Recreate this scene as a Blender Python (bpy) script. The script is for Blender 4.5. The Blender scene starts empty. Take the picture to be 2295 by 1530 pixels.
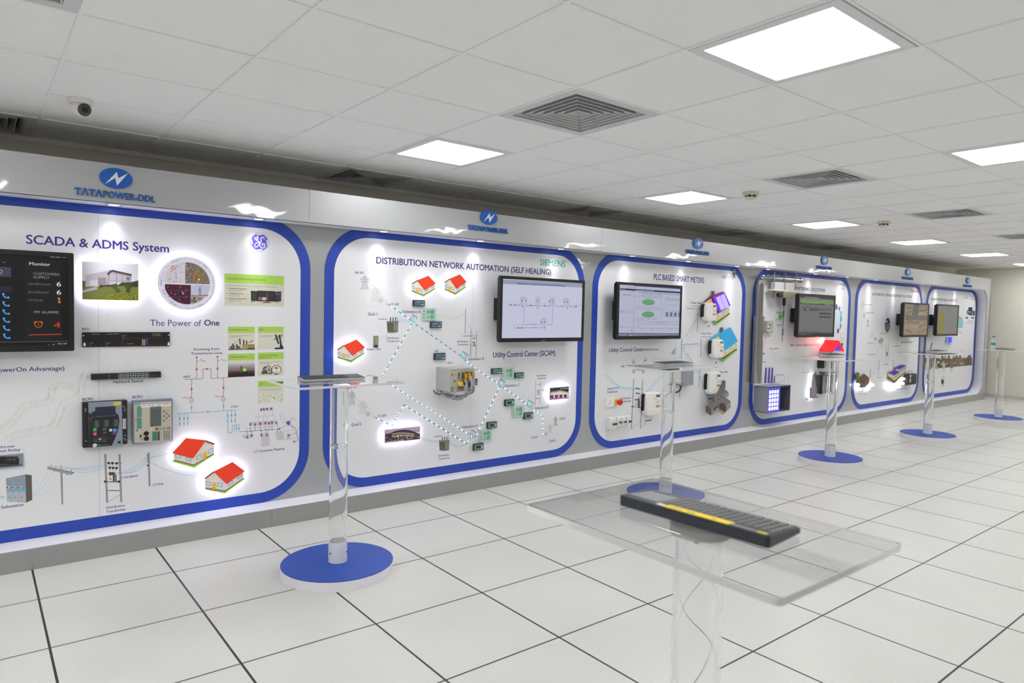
import bpy, bmesh, math, random
from mathutils import Vector, Matrix
random.seed(7)
S = bpy.context.scene
COL = S.collection
# ---------------------------------------------------------------- camera, world, exposure
FPX, YAW, PITCH, ROLL = 1537.3832, .6798, -.0463, .0228
EYE = Vector((-.2414, -4.6354, 1.4677)); OX = 29.5982
fw = Vector((math.sin(YAW)*math.cos(PITCH), math.cos(YAW)*math.cos(PITCH), math.sin(PITCH)))
rt0 = Vector((math.cos(YAW), -math.sin(YAW), 0)); up0 = rt0.cross(fw)
RT = rt0*math.cos(ROLL)+up0*math.sin(ROLL); UP = -rt0*math.sin(ROLL)+up0*math.cos(ROLL)
cd = bpy.data.cameras.new('camera'); cam = bpy.data.objects.new('camera', cd); COL.objects.link(cam)
cd.sensor_width = 36; cd.lens = FPX*36/2295; cd.shift_x = -OX/2295; cd.clip_start = .05
m3 = Matrix((RT, UP, -fw)).transposed(); cam.matrix_world = Matrix.Translation(EYE) @ m3.to_4x4()
cd.dof.use_dof = True; cd.dof.focus_distance = 4.8; cd.dof.aperture_fstop = 3.6
S.camera = cam
S.view_settings.view_transform = 'Standard'; S.view_settings.look = 'None'
S.view_settings.exposure = 0.0; S.view_settings.gamma = 1; S.view_settings.use_curve_mapping = False
S.cycles.max_bounces = 20; S.cycles.transmission_bounces = 18; S.cycles.diffuse_bounces = 8; S.cycles.glossy_bounces = 5
S.cycles.transparent_max_bounces = 16; S.cycles.sample_clamp_indirect = 6; S.cycles.use_denoising = True
w = bpy.data.worlds.new('room_dark'); S.world = w; w.use_nodes = True
w.node_tree.nodes['Background'].inputs[0].default_value = (.02, .02, .02, 1)
PANEL_LIGHT = 18.0      # ceiling light panels
SPOT_W = 2.0           # recessed spots in the soffit
HALO = 15.0             # light strips behind the cut-outs

def ray(u, v):
    return RT*((u-1147.5-OX)/FPX)-UP*((v-765)/FPX)+fw
def at(u, v, y):       # point of the photograph -> (x, z) on the plane y
    d = ray(u, v); t = (y-EYE.y)/d.y
    return EYE.x+t*d.x, EYE.z+t*d.z
def onz(u, v, z):
    d = ray(u, v); t = (z-EYE.z)/d.z
    return EYE.x+t*d.x, EYE.y+t*d.y
def xat(u, y, z):      # x on the line (y, z) that the photograph shows in column u
    a = (u-1147.5-OX)/FPX; n = RT-fw*a
    return EYE.x-(n.y*(y-EYE.y)+n.z*(z-EYE.z))/n.x
def crop(ox, oy, w, W): # coordinates read in an enlarged view of the photograph
    k = w/W
    return lambda a, b: (ox+a*k, oy+b*k)

# ---------------------------------------------------------------- materials
def lin(c):
    c = c/255
    return c/12.92 if c <= .04045 else ((c+.055)/1.055)**2.4
MC = {}
def mat(c, rough=.55, metal=0., emit=0., coat=0., name=None):
    key = (tuple(c), rough, metal, emit, coat)
    if key in MC: return MC[key]
    m = bpy.data.materials.new(name or 'paint_%02x%02x%02x' % tuple(int(q) for q in c)); m.use_nodes = True
    b = m.node_tree.nodes['Principled BSDF']; L = [lin(q) for q in c]+[1]
    b.inputs['Base Color'].default_value = L; b.inputs['Roughness'].default_value = rough
    b.inputs['Metallic'].default_value = metal; b.inputs['Coat Weight'].default_value = coat
    b.inputs['Coat Roughness'].default_value = .06
    if emit:
        b.inputs['Emission Color'].default_value = L; b.inputs['Emission Strength'].default_value = emit
        b.inputs['Base Color'].default_value = (.01, .01, .01, 1); b.inputs['Specular IOR Level'].default_value = .22
    MC[key] = m
    return m
def nodes(m):
    nt = m.node_tree
    def N(t, **kw):
        n = nt.nodes.new(t)
        for k, v in kw.items(): setattr(n, k, v)
        return n
    return nt, N, nt.links.new
def noisy(c1, c2, scale, rough=.5, name='noisy', bump=0., metal=0., coat=0.):
    m = bpy.data.materials.new(name); m.use_nodes = True; nt, N, L = nodes(m); b = nt.nodes['Principled BSDF']
    tc = N('ShaderNodeTexCoord'); no = N('ShaderNodeTexNoise'); no.inputs['Scale'].default_value = scale; no.inputs['Detail'].default_value = 4
    L(tc.outputs['Object'], no.inputs['Vector']); mx = N('ShaderNodeMix', data_type='RGBA')
    mx.inputs[6].default_value = [lin(q) for q in c1]+[1]; mx.inputs[7].default_value = [lin(q) for q in c2]+[1]
    L(no.outputs['Fac'], mx.inputs[0]); L(mx.outputs[2], b.inputs['Base Color'])
    b.inputs['Roughness'].default_value = rough; b.inputs['Metallic'].default_value = metal; b.inputs['Coat Weight'].default_value = coat
    if bump:
        bp = N('ShaderNodeBump'); bp.inputs['Strength'].default_value = bump; bp.inputs['Distance'].default_value = .01
        L(no.outputs['Fac'], bp.inputs['Height']); L(bp.outputs['Normal'], b.inputs['Normal'])
    return m
def floor_mat():
    m = bpy.data.materials.new('floor_tiles'); m.use_nodes = True; nt, N, L = nodes(m); b = nt.nodes['Principled BSDF']
    tc = N('ShaderNodeTexCoord'); sp = N('ShaderNodeSeparateXYZ'); L(tc.outputs['Object'], sp.inputs[0])
    def line(sock, wd):
        a = N('ShaderNodeMath', operation='PINGPONG'); L(sock, a.inputs[0]); a.inputs[1].default_value = .3
        c = N('ShaderNodeMath', operation='LESS_THAN'); L(a.outputs[0], c.inputs[0]); c.inputs[1].default_value = wd
        return c.outputs[0]
    mx = N('ShaderNodeMath', operation='MAXIMUM'); L(line(sp.outputs[0], .0048), mx.inputs[0]); L(line(sp.outputs[1], .0042), mx.inputs[1])
    n1 = N('ShaderNodeTexNoise'); n1.inputs['Scale'].default_value = 90; n1.inputs['Detail'].default_value = 6; L(tc.outputs['Object'], n1.inputs['Vector'])
    n2 = N('ShaderNodeTexNoise'); n2.inputs['Scale'].default_value = 1.7; n2.inputs['Detail'].default_value = 5; L(tc.outputs['Object'], n2.inputs['Vector'])
    ad = N('ShaderNodeMath', operation='ADD'); L(n1.outputs['Fac'], ad.inputs[0]); L(n2.outputs['Fac'], ad.inputs[1])
    r = N('ShaderNodeMapRange'); L(ad.outputs[0], r.inputs[0]); r.inputs[1].default_value = .6; r.inputs[2].default_value = 1.4
    t = N('ShaderNodeMix', data_type='RGBA'); L(r.outputs[0], t.inputs[0])
    t.inputs[6].default_value = (.57, .572, .553, 1); t.inputs[7].default_value = (.665, .668, .645, 1)
    g = N('ShaderNodeMix', data_type='RGBA'); L(mx.outputs[0], g.inputs[0]); L(t.outputs[2], g.inputs[6]); g.inputs[7].default_value = (.012, .011, .016, 1)
    L(g.outputs[2], b.inputs['Base Color'])
    rr = N('ShaderNodeMapRange'); L(n2.outputs['Fac'], rr.inputs[0]); rr.inputs[3].default_value = .33; rr.inputs[4].default_value = .38
    L(rr.outputs[0], b.inputs['Roughness']); b.inputs['Specular IOR Level'].default_value = .4
    return m
def silver_mat(c, name, wave=.35):
    m = bpy.data.materials.new(name); m.use_nodes = True; nt, N, L = nodes(m); b = nt.nodes['Principled BSDF']
    b.inputs['Base Color'].default_value = [lin(q) for q in c]+[1]; b.inputs['Metallic'].default_value = .35; b.inputs['Roughness'].default_value = .42
    b.inputs['Coat Weight'].default_value = 1.; b.inputs['Coat Roughness'].default_value = .04; b.inputs['Coat IOR'].default_value = 1.6
    tc = N('ShaderNodeTexCoord'); no = N('ShaderNodeTexNoise'); no.inputs['Scale'].default_value = 5; no.inputs['Detail'].default_value = 1.5
    L(tc.outputs['Object'], no.inputs['Vector']); bp = N('ShaderNodeBump'); bp.inputs['Strength'].default_value = wave; bp.inputs['Distance'].default_value = .012
    L(no.outputs['Fac'], bp.inputs['Height']); L(bp.outputs['Normal'], b.inputs['Coat Normal'])
    return m
def glass_mat(name, c=(1, 1, 1), ior=1.49, rough=0.):
    m = bpy.data.materials.new(name); m.use_nodes = True; b = m.node_tree.nodes['Principled BSDF']
    b.inputs['Base Color'].default_value = (*c, 1); b.inputs['Transmission Weight'].default_value = 1; b.inputs['IOR'].default_value = ior
    b.inputs['Roughness'].default_value = rough
    return m
FLOOR = floor_mat()
TILE = noisy((244, 244, 243), (238, 238, 237), 3, .9, 'ceiling_tile')
TBAR = mat((240, 239, 240), .7)
WALLM = noisy((224, 221, 211), (218, 215, 205), 2, .8, 'wall_paint')
SILVER = silver_mat((174, 176, 178), 'silver_cladding', .2)
SILVER2 = silver_mat((164, 166, 168), 'silver_backing', .2)
WHITE = mat((238, 237, 242), .35)
PANEL = mat((224, 225, 229), .4)
BLUE = mat((30, 66, 170), .42)
NAVY = (44, 38, 112)
BLACK = mat((14, 14, 16), .35); BLACKM = mat((22, 22, 24), .6)
ACRYL = glass_mat('clear_acrylic', (.975, .985, .98)); CHROME = mat((176, 176, 180), .1, 1.)

# ---------------------------------------------------------------- mesh helpers
class MB:
    def __init__(s): s.v = []; s.f = []; s.mi = []; s.ms = []
    def m(s, mt):
        if mt not in s.ms: s.ms.append(mt)
        return s.ms.index(mt)
    def add(s, vs, fs, mt=None):
        o = len(s.v); s.v += [tuple(v) for v in vs]; i = s.m(mt) if mt else 0
        for f in fs: s.f.append(tuple(o+j for j in f)); s.mi.append(i)
        return s
    def box(s, x0, x1, y0, y1, z0, z1, mt=None):
        vs = [(x, y, z) for x in (x0, x1) for y in (y0, y1) for z in (z0, z1)]
        return s.add(vs, [(0, 1, 3, 2), (4, 6, 7, 5), (0, 4, 5, 1), (2, 3, 7, 6), (0, 2, 6, 4), (1, 5, 7, 3)], mt)
    def prism(s, pts, y0, y1, mt=None):      # outline in (x, z), from y0 (front) to y1
        n = len(pts)
        if sum(pts[i][0]*pts[(i+1) % n][1]-pts[(i+1) % n][0]*pts[i][1] for i in range(n)) < 0: pts = pts[::-1]
        vs = [(x, y0, z) for x, z in pts]+[(x, y1, z) for x, z in pts]
        return s.add(vs, [tuple(range(n)), tuple(range(2*n-1, n-1, -1))]+[(i, i+n, (i+1) % n+n, (i+1) % n) for i in range(n)], mt)
    def slab(s, pts, z0, z1, mt=None):       # outline in (x, y), counter-clockwise, extruded upwards
        n = len(pts); vs = [(x, y, z0) for x, y in pts]+[(x, y, z1) for x, y in pts]
        return s.add(vs, [tuple(range(n-1, -1, -1)), tuple(range(n, 2*n))]+[(i, (i+1) % n, (i+1) % n+n, i+n) for i in range(n)], mt)
    def lathe(s, prof, c=(0, 0, 0), n=32, axis='z', mt=None):  # profile of (radius, height)
        vs = []; fs = []; k = len(prof)
        for i in range(n):
            a = 2*math.pi*i/n
            for r, h in prof:
                p = (r*math.cos(a), r*math.sin(a), h) if axis == 'z' else (r*math.cos(a), h, r*math.sin(a)) if axis == 'y' else (h, r*math.cos(a), r*math.sin(a))
                vs.append((p[0]+c[0], p[1]+c[1], p[2]+c[2]))
        for i in range(n):
            for j in range(k-1):
                a, b = i*k+j, ((i+1) % n)*k+j
                fs.append((a, b, b+1, a+1) if axis != 'y' else (a, a+1, b+1, b))
        if prof[0][0] > 1e-6: fs.append(tuple(i*k for i in (range(n-1, -1, -1) if axis != 'y' else range(n))))
        if prof[-1][0] > 1e-6: fs.append(tuple(i*k+k-1 for i in (range(n) if axis != 'y' else range(n-1, -1, -1))))
        return s.add(vs, fs, mt)
    def tube(s, pts, r, n=8, mt=None):
        P = [Vector(p) for p in pts]; vs = []; fs = []; k = len(P)
        for i, p in enumerate(P):
            d = (P[min(i+1, k-1)]-P[max(i-1, 0)]).normalized(); a = d.cross(Vector((0, 0, 1)) if abs(d.z) < .9 else Vector((1, 0, 0))).normalized(); b = d.cross(a)
            rr = r[i] if isinstance(r, (list, tuple)) else r
            vs += [tuple(p+(a*math.cos(2*math.pi*j/n)+b*math.sin(2*math.pi*j/n))*rr) for j in range(n)]
        for i in range(k-1):
            for j in range(n): fs.append((i*n+j, i*n+(j+1) % n, (i+1)*n+(j+1) % n, (i+1)*n+j))
        fs += [tuple(range(n-1, -1, -1)), tuple((k-1)*n+j for j in range(n))]
        return s.add(vs, fs, mt)
    def build(s, name, mt=None, parent=None, smooth=False, bevel=0, seg=2):
        if mt and not s.ms: s.ms = [mt]
        o = Vector((0, 0, 0)) if parent is None else WL[parent.name]
        me = bpy.data.meshes.new(name); me.from_pydata([tuple(Vector(v)-o) for v in s.v], [], s.f)
        for q in s.ms: me.materials.append(q)
        if len(s.ms) > 1: me.polygons.foreach_set('material_index', s.mi)
        if smooth:
            me.polygons.foreach_set('use_smooth', [True]*len(me.polygons))
            me.set_sharp_from_angle(angle=.7)
        me.validate(); ob = bpy.data.objects.new(name, me); COL.objects.link(ob); WL[ob.name] = o.copy()
        if parent: ob.parent = parent
        if bevel:
            bv = ob.modifiers.new('bevel', 'BEVEL'); bv.width = bevel; bv.segments = seg; bv.limit_method = 'ANGLE'; bv.angle_limit = .6
        return ob
WL = {}
def thing(name, loc, label, cat, group=None):
    o = bpy.data.objects.new(name, None); COL.objects.link(o); o.location = loc; o.empty_display_size = .05; WL[o.name] = Vector(loc)
    o['label'] = label; o['category'] = cat
    if group: o['group'] = group
    return o
def tag(o, label, cat, group=None):
    o['label'] = label; o['category'] = cat
    if group: o['group'] = group
    return o
def struct(o): o['kind'] = 'structure'; return o
def recenter(o):       # put the origin of a one-mesh thing at its middle
    me = o.data; c = sum((v.co for v in me.vertices), Vector())/len(me.vertices); me.transform(Matrix.Translation(-c)); o.location = o.location+c
    return o
def dup(o, loc, label=None, group=None):     # a thing with its parts and their sub-parts
    r = o.copy(); COL.objects.link(r); r.location = loc; WL[r.name] = Vector(loc)
    if label: r['label'] = label
    if group: r['group'] = group
    for c in list(o.children):
        d = c.copy(); COL.objects.link(d); d.parent = r
        for g in c.children:
            e = g.copy(); COL.objects.link(e); e.parent = d
    return r
def rrect(x0, x1, z0, z1, r, n=8):
    if not isinstance(r, (list, tuple)): r = (r,)*4
    out = []
    for (cx, cz, a0, q) in ((x1, z1, 0, r[0]), (x0, z1, 90, r[1]), (x0, z0, 180, r[2]), (x1, z0, 270, r[3])):
        sx = -1 if cx == x1 else 1; sz = -1 if cz == z1 else 1
        for i in range(n+1):
            a = math.radians(a0+90*i/n); out.append((cx+sx*q+q*math.cos(a), cz+sz*q+q*math.sin(a)))
    return out
GC = {}
def glyphs(t, bold=0.):
    k = (t, bold)
    if k not in GC and bold:       # heavier strokes: the same outline laid down a few times, shifted
        v0, f0 = glyphs(t); vs, fs = [], []
        for dx, dz in ((-bold, 0), (bold, 0), (0, bold*.7), (0, -bold*.7)) if bold > 0 else ((0, 0),):
            n = len(vs); vs += [(x+dx, z+dz) for x, z in v0]; fs += [tuple(n+i for i in f) for f in f0]
        GC[k] = (vs, fs)
    if k not in GC:
        cu = bpy.data.curves.new('type', 'FONT'); cu.body = t; cu.size = 1; cu.resolution_u = 3
        ob = bpy.data.objects.new('type', cu); me = bpy.data.meshes.new_from_object(ob)
        vs = [(v.co.x, v.co.y) for v in me.vertices]; fs = [tuple(p.vertices) for p in me.polygons]
        bpy.data.objects.remove(ob); bpy.data.curves.remove(cu); bpy.data.meshes.remove(me)
        GC[k] = (vs, fs)
    return GC[k]
CAP = max(v[1] for v in glyphs('H')[0])
class Art:             # flat printed or lit artwork on the plane y, given in photograph coordinates
    def __init__(s, y, k=None, emit=0., rough=.5): s.y = y; s.k = k or (lambda a, b: (a, b)); s.mb = MB(); s.l = 1; s.n = 0; s.hold = 0; s.e = emit; s.r = rough; s.clip = None
    def up(s): s.l += 1; return s
    def yy(s): s.n += 0 if s.hold else 1; return s.y-1.5e-4-s.n*1.1e-5   # each stroke lies just on top of the one before
    def P(s, a, b): return at(*s.k(a, b), s.y)
    def M(s, c): return c if not isinstance(c, tuple) else mat(c, s.r, 0., s.e)
    def world(s, pts, c):
        if s.clip: x0, x1, z0, z1 = s.clip; pts = [(min(max(x, x0), x1), min(max(z, z0), z1)) for x, z in pts]
        n = len(pts); A = sum(pts[i][0]*pts[(i+1) % n][1]-pts[(i+1) % n][0]*pts[i][1] for i in range(n))
        if A < 0: pts = pts[::-1]
        y = s.yy(); s.mb.add([(x, y, z) for x, z in pts], [tuple(range(n))], s.M(c)); return s
    def poly(s, pts, c): return s.world([s.P(*p) for p in pts], c)
    def rect(s, a, b, a2, b2, c):
        (x0, z1), (x1, z0) = s.P(a, b), s.P(a2, b2); return s.world([(x0, z0), (x1, z0), (x1, z1), (x0, z1)], c)
    def box4(s, l, t, r_, b, c):   # upright rectangle: left column l, right column r_, top and bottom read at its left edge
        x0, z1 = s.P(l, t); _, z0 = s.P(l, b); x1 = xat(s.k(r_, t)[0], s.y, (z0+z1)/2)
        return s.world([(x0, z0), (x1, z0), (x1, z1), (x0, z1)], c)
    def line(s, pts, w, c, closed=False): return s.wline([s.P(*p) for p in pts], w, c)
    def wline(s, q, w, c):
        h = s.hold
        if not h: s.n += 1; s.hold = 1
        for (x0, z0), (x1, z1) in zip(q, q[1:]):
            dx, dz = x1-x0, z1-z0; d = math.hypot(dx, dz)
            if d < 1e-6: continue
            nx, nz = -dz/d*w/2, dx/d*w/2
            s.world([(x0+nx, z0+nz), (x1+nx, z1+nz), (x1-nx, z1-nz), (x0-nx, z0-nz)], c)
        s.hold = h
        return s
    def dash(s, pts, w, c, on=.03, off=.025):
        q = [s.P(*p) for p in pts]; s.n += 1; s.hold = 1
        for (x0, z0), (x1, z1) in zip(q, q[1:]):
            d = math.hypot(x1-x0, z1-z0); t = 0
            while t < d:
                e = min(d, t+on); s.wline([(x0+(x1-x0)*t/d, z0+(z1-z0)*t/d), (x0+(x1-x0)*e/d, z0+(z1-z0)*e/d)], w, c); t += on+off
        s.hold = 0; return s
    def curve(s, pts, w, c, n=10): return s.wline(spline([s.P(*p) for p in pts], n), w, c)
    def dot(s, a, b, r, c, rz=None, n=14):
        x, z = s.P(a, b); return s.world([(x+r*math.cos(2*math.pi*i/n), z+(rz or r)*math.sin(2*math.pi*i/n)) for i in range(n)], c)
    def ring(s, a, b, r, w, c, rz=None, n=24, a0=0, a1=360):
        x, z = s.P(a, b); k = (rz or r)/r
        return s.wline([(x+r*math.cos(math.radians(a0+(a1-a0)*i/n)), z+k*r*math.sin(math.radians(a0+(a1-a0)*i/n))) for i in range(n+1)], w, c)
    def text(s, t, a0, b0, a1, h, c, bold=0., b1=None):   # baseline starts at (a0, b0) and ends in column a1; h is the height of a capital
        x0, z0 = s.P(a0, b0); z1 = s.P(a0, b0-h)[1]
        if b1 is None: x1, ze = xat(s.k(a1, b0)[0], s.y, z0), z0
        else: x1, ze = s.P(a1, b1)
        vs, fs = glyphs(t, bold); m0 = min(v[0] for v in vs); m1 = max(v[0] for v in vs); nc = len(glyphs(t)[0]); s.n += 3
        kx = (x1-x0)/(m1-m0); kz = (z1-z0)/CAP; y = s.yy(); tl = (ze-z0)/(x1-x0)
        s.mb.add([(x0+(vx-m0)*kx, y+i//nc*1.1e-5, z0+vy*kz+tl*(vx-m0)*kx) for i, (vx, vy) in enumerate(vs)], fs, s.M(c)); return s
    def scrawl(s, a0, b0, a1, h, c, seed=1):   # a line of type too small to read: broken strokes
        rnd = random.Random(seed); x0, z0 = s.P(a0, b0); z1 = s.P(a0, b0-h)[1]; x1 = xat(s.k(a1, b0)[0], s.y, z0); x = x0; u = z1-z0; s.n += 1; s.hold = 1
        while x < x1:
            e = min(x1, x+u*rnd.uniform(.35, .8)); s.world([(x, z0), (e, z0), (e, z0+u*rnd.uniform(.55, .9)), (x, z0+u*rnd.uniform(.55, .9))], c); x = e+u*rnd.choice((.18, .18, .5))
        s.hold = 0; return s
    def build(s, name, parent): return s.mb.build(name, None, parent)
def spline(q, n=10):
    out = []; p = [q[0]]+list(q)+[q[-1]]
    for i in range(1, len(p)-2):
        for j in range(n):
            t = j/n
            out.append(tuple(.5*(2*p[i][d]+(p[i+1][d]-p[i-1][d])*t+(2*p[i-1][d]-5*p[i][d]+4*p[i+1][d]-p[i+2][d])*t*t+(3*p[i][d]-p[i-1][d]-3*p[i+1][d]+p[i+2][d])*t**3) for d in range(len(q[0]))))
    return out+[tuple(q[-1])]
def solid(y0, depth, pts, name, mt, parent, k=None, bevel=0):   # outline in photograph coordinates -> board of real thickness
    k = k or (lambda a, b: (a, b))
    return MB().prism([at(*k(*p), y0) for p in pts], y0, y0+depth).build(name, mt, parent, bevel=bevel)
# ---------------------------------------------------------------- room
H, XL, XR, YB, YF0 = 2.4635, -5.4, 15.0, .64, -9.0
CX, CY = .0648, .6544            # corner of the ceiling grid
YF, YP, ZL, ZS, ZT = -.135, .049, .117, 2.016, 2.232   # front of the stand, its panels, ledge, soffit, top
struct(MB().add([(XL, YF0, 0), (XR, YF0, 0), (XR, YB, 0), (XL, YB, 0)], [(0, 1, 2, 3)]).build('floor', FLOOR))
LIGHTS = [(i, j) for j in (2, 6, 10) for i in (-5, -1, 3, 7, 11, 15, 19, 23) if i > 0 or j > 2]+[(-2, 2), (-6, 2), (-3, 6), (-3, 4)]  # the four appended panels are added out of view to brighten the left
VENTS = [(i, j) for j in (0, 4) for i in (-1, 3, 7, 11, 15)]
mb = MB()
for i in range(-9, 25):
    for j in range(0, 17):
        if (i, j) in LIGHTS or (i, j) in VENTS: continue
        x0, x1, y1, y0 = CX+.6*i, CX+.6*i+.6, CY-.6*j, CY-.6*j-.6
        mb.add([(x0, y0, H), (x0, y1, H), (x1, y1, H), (x1, y0, H)], [(0, 1, 2, 3)])
ceil = struct(mb.build('ceiling', TILE))
mb = MB()
for i in range(-9, 26): mb.box(CX+.6*i-.006, CX+.6*i+.006, CY-.6*17, YB, H-.006, H+.002)
ceil_bars = mb.build('ceiling_grid_bars', TBAR, ceil)
mb = MB()
for j in range(1, 18): mb.box(XL, XR, CY-.6*j-.005, CY-.6*j+.005, H-.005, H+.002)
mb.build('ceiling_cross_bars', TBAR, ceil)
struct(MB().box(XL, XR, YB, YB+.1, 0, H+.3).build('wall_back', WALLM))
struct(MB().box(XR, XR+.1, YF0, YB, 0, H+.3).build('wall_right', WALLM))
struct(MB().box(XL-.1, XL, YF0, YB, 0, H+.3).build('wall_left', WALLM))
struct(MB().box(XL, XR, YF0-.1, YF0, 0, H+.3).build('wall_front', WALLM))
struct(MB().box(XL, XR, YB-.02, YB, H-.03, H).build('trim_1', TBAR))
struct(MB().box(XR-.012, XR, YF0, YB, 0, .06).build('baseboard_right', mat((196, 192, 180), .6)))

# ceiling light panels
LIT = mat((255, 254, 252), .5, 0., PANEL_LIGHT); FRAME = mat((222, 221, 224), .4)
def place(k): return {(3, 2): 'beside the two nearest air vents over the wiring diagram panel', (3, 6): 'largest one, nearest the camera'}.get(k)
proto = None
NAMES = {(3, 6): 'bright square ceiling light panel, the largest and nearest of all', (3, 2): 'bright square ceiling light panel over the self healing board, left of the big square vent',
 (7, 2): 'bright square ceiling light panel just left of the nearer smoke detector', (11, 2): 'bright square ceiling light panel just left of the farther smoke detector',
 (15, 2): 'thin far ceiling light panel, third along the row from the nearer smoke detector', (19, 2): 'thin far ceiling light panel, last but one before the far wall', (23, 2): 'thin far ceiling light panel nearest the far wall',
 (7, 6): 'bright ceiling light panel cut off by the right edge of the picture'}
for (i, j) in LIGHTS:
    loc = (CX+.6*i+.3, CY-.6*j-.3, H); lab = NAMES.get((i, j), 'unseen square ceiling light panel behind or beside the camera, some added for brightness')
    if proto is None:
        proto = thing('ceiling_light_panel', loc, lab, 'ceiling light', 'recessed ceiling light panels')
        x, y, _ = loc; mb = MB(); o, q = .29, .248
        for (a0, a1, b0, b1) in ((-o, o, q, o), (-o, o, -o, -q), (-o, -q, -q, q), (q, o, -q, q)): mb.box(x+a0, x+a1, y+b0, y+b1, H-.008, H+.012)
        mb.build('frame', FRAME, proto, bevel=.002)
        MB().box(x-q, x+q, y-q, y+q, H-.003, H+.012).build('diffuser', LIT, proto)
    else: dup(proto, loc, lab)
# air vents: pyramid of tilted louvre blades under a dark box
VN = {(3, 4): 'large square louvred air vent near the top middle of the ceiling', (3, 0): 'square louvred air vent at the wall above the self healing board', (7, 0): 'square louvred air vent at the wall just right of the second blue logo sign',
 (-1, 0): 'louvred air vent at the wall at the left picture edge, beside the dome camera', (-1, 4): 'louvred air vent in the top left corner of the picture', (7, 4): 'square louvred air vent between the smoke detector and the light at right',
 (11, 4): 'small far louvred air vent right of the farther smoke detector', (15, 4): 'far louvred air vent at the right picture edge', (11, 0): 'far louvred air vent at the wall above the plc board', (15, 0): 'farthest louvred air vent at the wall above the metering board'}
BLADE = mat((206, 206, 208), .45); DUCT = mat((16, 16, 18), .9); proto = None
for k in VENTS:
    x, y = CX+.6*k[0]+.3, CY-.6*k[1]-.3; loc = (x, y, H)
    if proto: dup(proto, loc, VN[k]); continue
    proto = thing('air_vent', loc, VN[k], 'air vent', 'square louvred ceiling air vents'); mb = MB(); o, q = .2985, .245
    for (a0, a1, b0, b1) in ((-o, o, q, o), (-o, o, -o, -q), (-o, -q, -q, q), (q, o, -q, q)): mb.box(x+a0, x+a1, y+b0, y+b1, H-.004, H+.006)
    mb.build('frame', BLADE, proto)
    for r in range(6):
        a = .243-r*.038; b = a-.022; zu = H+.034; mb = MB()
        for t in (0, .0022):
            vs = [(sx*a, sy*a, H-.002+t) for sx, sy in ((-1, -1), (1, -1), (1, 1), (-1, 1))]+[(sx*b, sy*b, zu+t) for sx, sy in ((-1, -1), (1, -1), (1, 1), (-1, 1))]
            mb.add([(vx+x, vy+y, vz) for vx, vy, vz in vs], [(n, (n+1) % 4, (n+1) % 4+4, n+4) for n in range(4)])
        for (a0, a1, b0, b1) in ((-a, a, a-.005, a), (-a, a, -a, -a+.005), (-a, -a+.005, -a, a), (a-.005, a, -a, a)): mb.box(x+a0, x+a1, y+b0, y+b1, H-.0035, H-.0015)
        mb.build('louvre_blade', BLADE, proto)
    MB().box(x-.02, x+.02, y-.02, y+.02, H+.026, H+.034).build('louvre_cap', BLADE, proto)
    mb = MB(); z1 = H+.16; q = .2985
    mb.add([(x-q, y-q, H+.006), (x+q, y-q, H+.006), (x+q, y+q, H+.006), (x-q, y+q, H+.006), (x-q, y-q, z1), (x+q, y-q, z1), (x+q, y+q, z1), (x-q, y+q, z1)], [(0, 1, 5, 4), (1, 2, 6, 5), (2, 3, 7, 6), (3, 0, 4, 7), (4, 5, 6, 7)])
    mb.build('duct_box', DUCT, proto)
# dome camera and smoke detectors
IVORY = mat((226, 224, 218), .35)
cx, cy = .195, -.53; t = thing('dome_camera', (cx, cy, H), 'white dome security camera on the ceiling near the left edge', 'security camera')
MB().lathe([(.0, H), (.056, H), (.056, H-.018), (.05, H-.026), (.04, H-.028)], (cx, cy, 0), 32).build('mount_ring', IVORY, t, smooth=True)
mb = MB(); R_ = .043; c0 = Vector((cx, cy, H-.043))
mb.lathe([(R_*math.cos(a), R_*math.sin(a)) for a in [math.radians(-90+180*i/16) for i in range(17)]], c0, 32); mb.build('ball_housing', IVORY, t, smooth=True)
d = (EYE-c0).normalized(); d = (d+Vector((.42, .1, -.12))).normalized(); q = d.to_track_quat('Z', 'Y')
def lens(prof, name, mt):
    b = MB(); b.lathe(prof, (0, 0, 0), 28); b.v = [tuple(c0+q @ Vector(v)) for v in b.v]; return b.build(name, mt, t, smooth=True)
lens([(.0, .038), (.031, .036), (.031, .041), (.028, .0435), (.0, .0435)], 'lens_ring', mat((70, 68, 66), .3)); lens([(.0, .0436), (.015, .0436), (.014, .047), (.0, .048)], 'lens', BLACK)
proto = None
for u, x, lab in ((0, 4.70, 'cream smoke detector on the ceiling left of the mid-size air vent, the nearer of two'), (1, 7.10, 'cream smoke detector on the ceiling beside the small far air vent, the farther of two')):
    y = -1.395
    if proto: dup(proto, (x, y, H), lab); continue
    proto = thing('smoke_detector', (x, y, H), lab, 'smoke detector', 'ceiling smoke detectors')
    MB().lathe([(.0, H), (.062, H), (.062, H-.022), (.056, H-.028), (.05, H-.028)], (x, y, 0), 28).build('base', mat((214, 206, 190), .5), proto, smooth=True)
    MB().lathe([(.046, H-.028), (.046, H-.044), (.0, H-.044)], (x, y, 0), 28).build('vent_slots', mat((40, 36, 34), .7), proto)
    mb = MB().lathe([(.0, H-.044), (.05, H-.044), (.04, H-.056), (.02, H-.06), (.0, H-.06)], (x, y, 0), 28)
    for i in range(8):
        a = i*math.pi/4; mb.box(x+.046*math.cos(a)-.004, x+.046*math.cos(a)+.004, y+.046*math.sin(a)-.004, y+.046*math.sin(a)+.004, H-.045, H-.027)
    mb.build('cap', mat((214, 206, 190), .5), proto)

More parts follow.
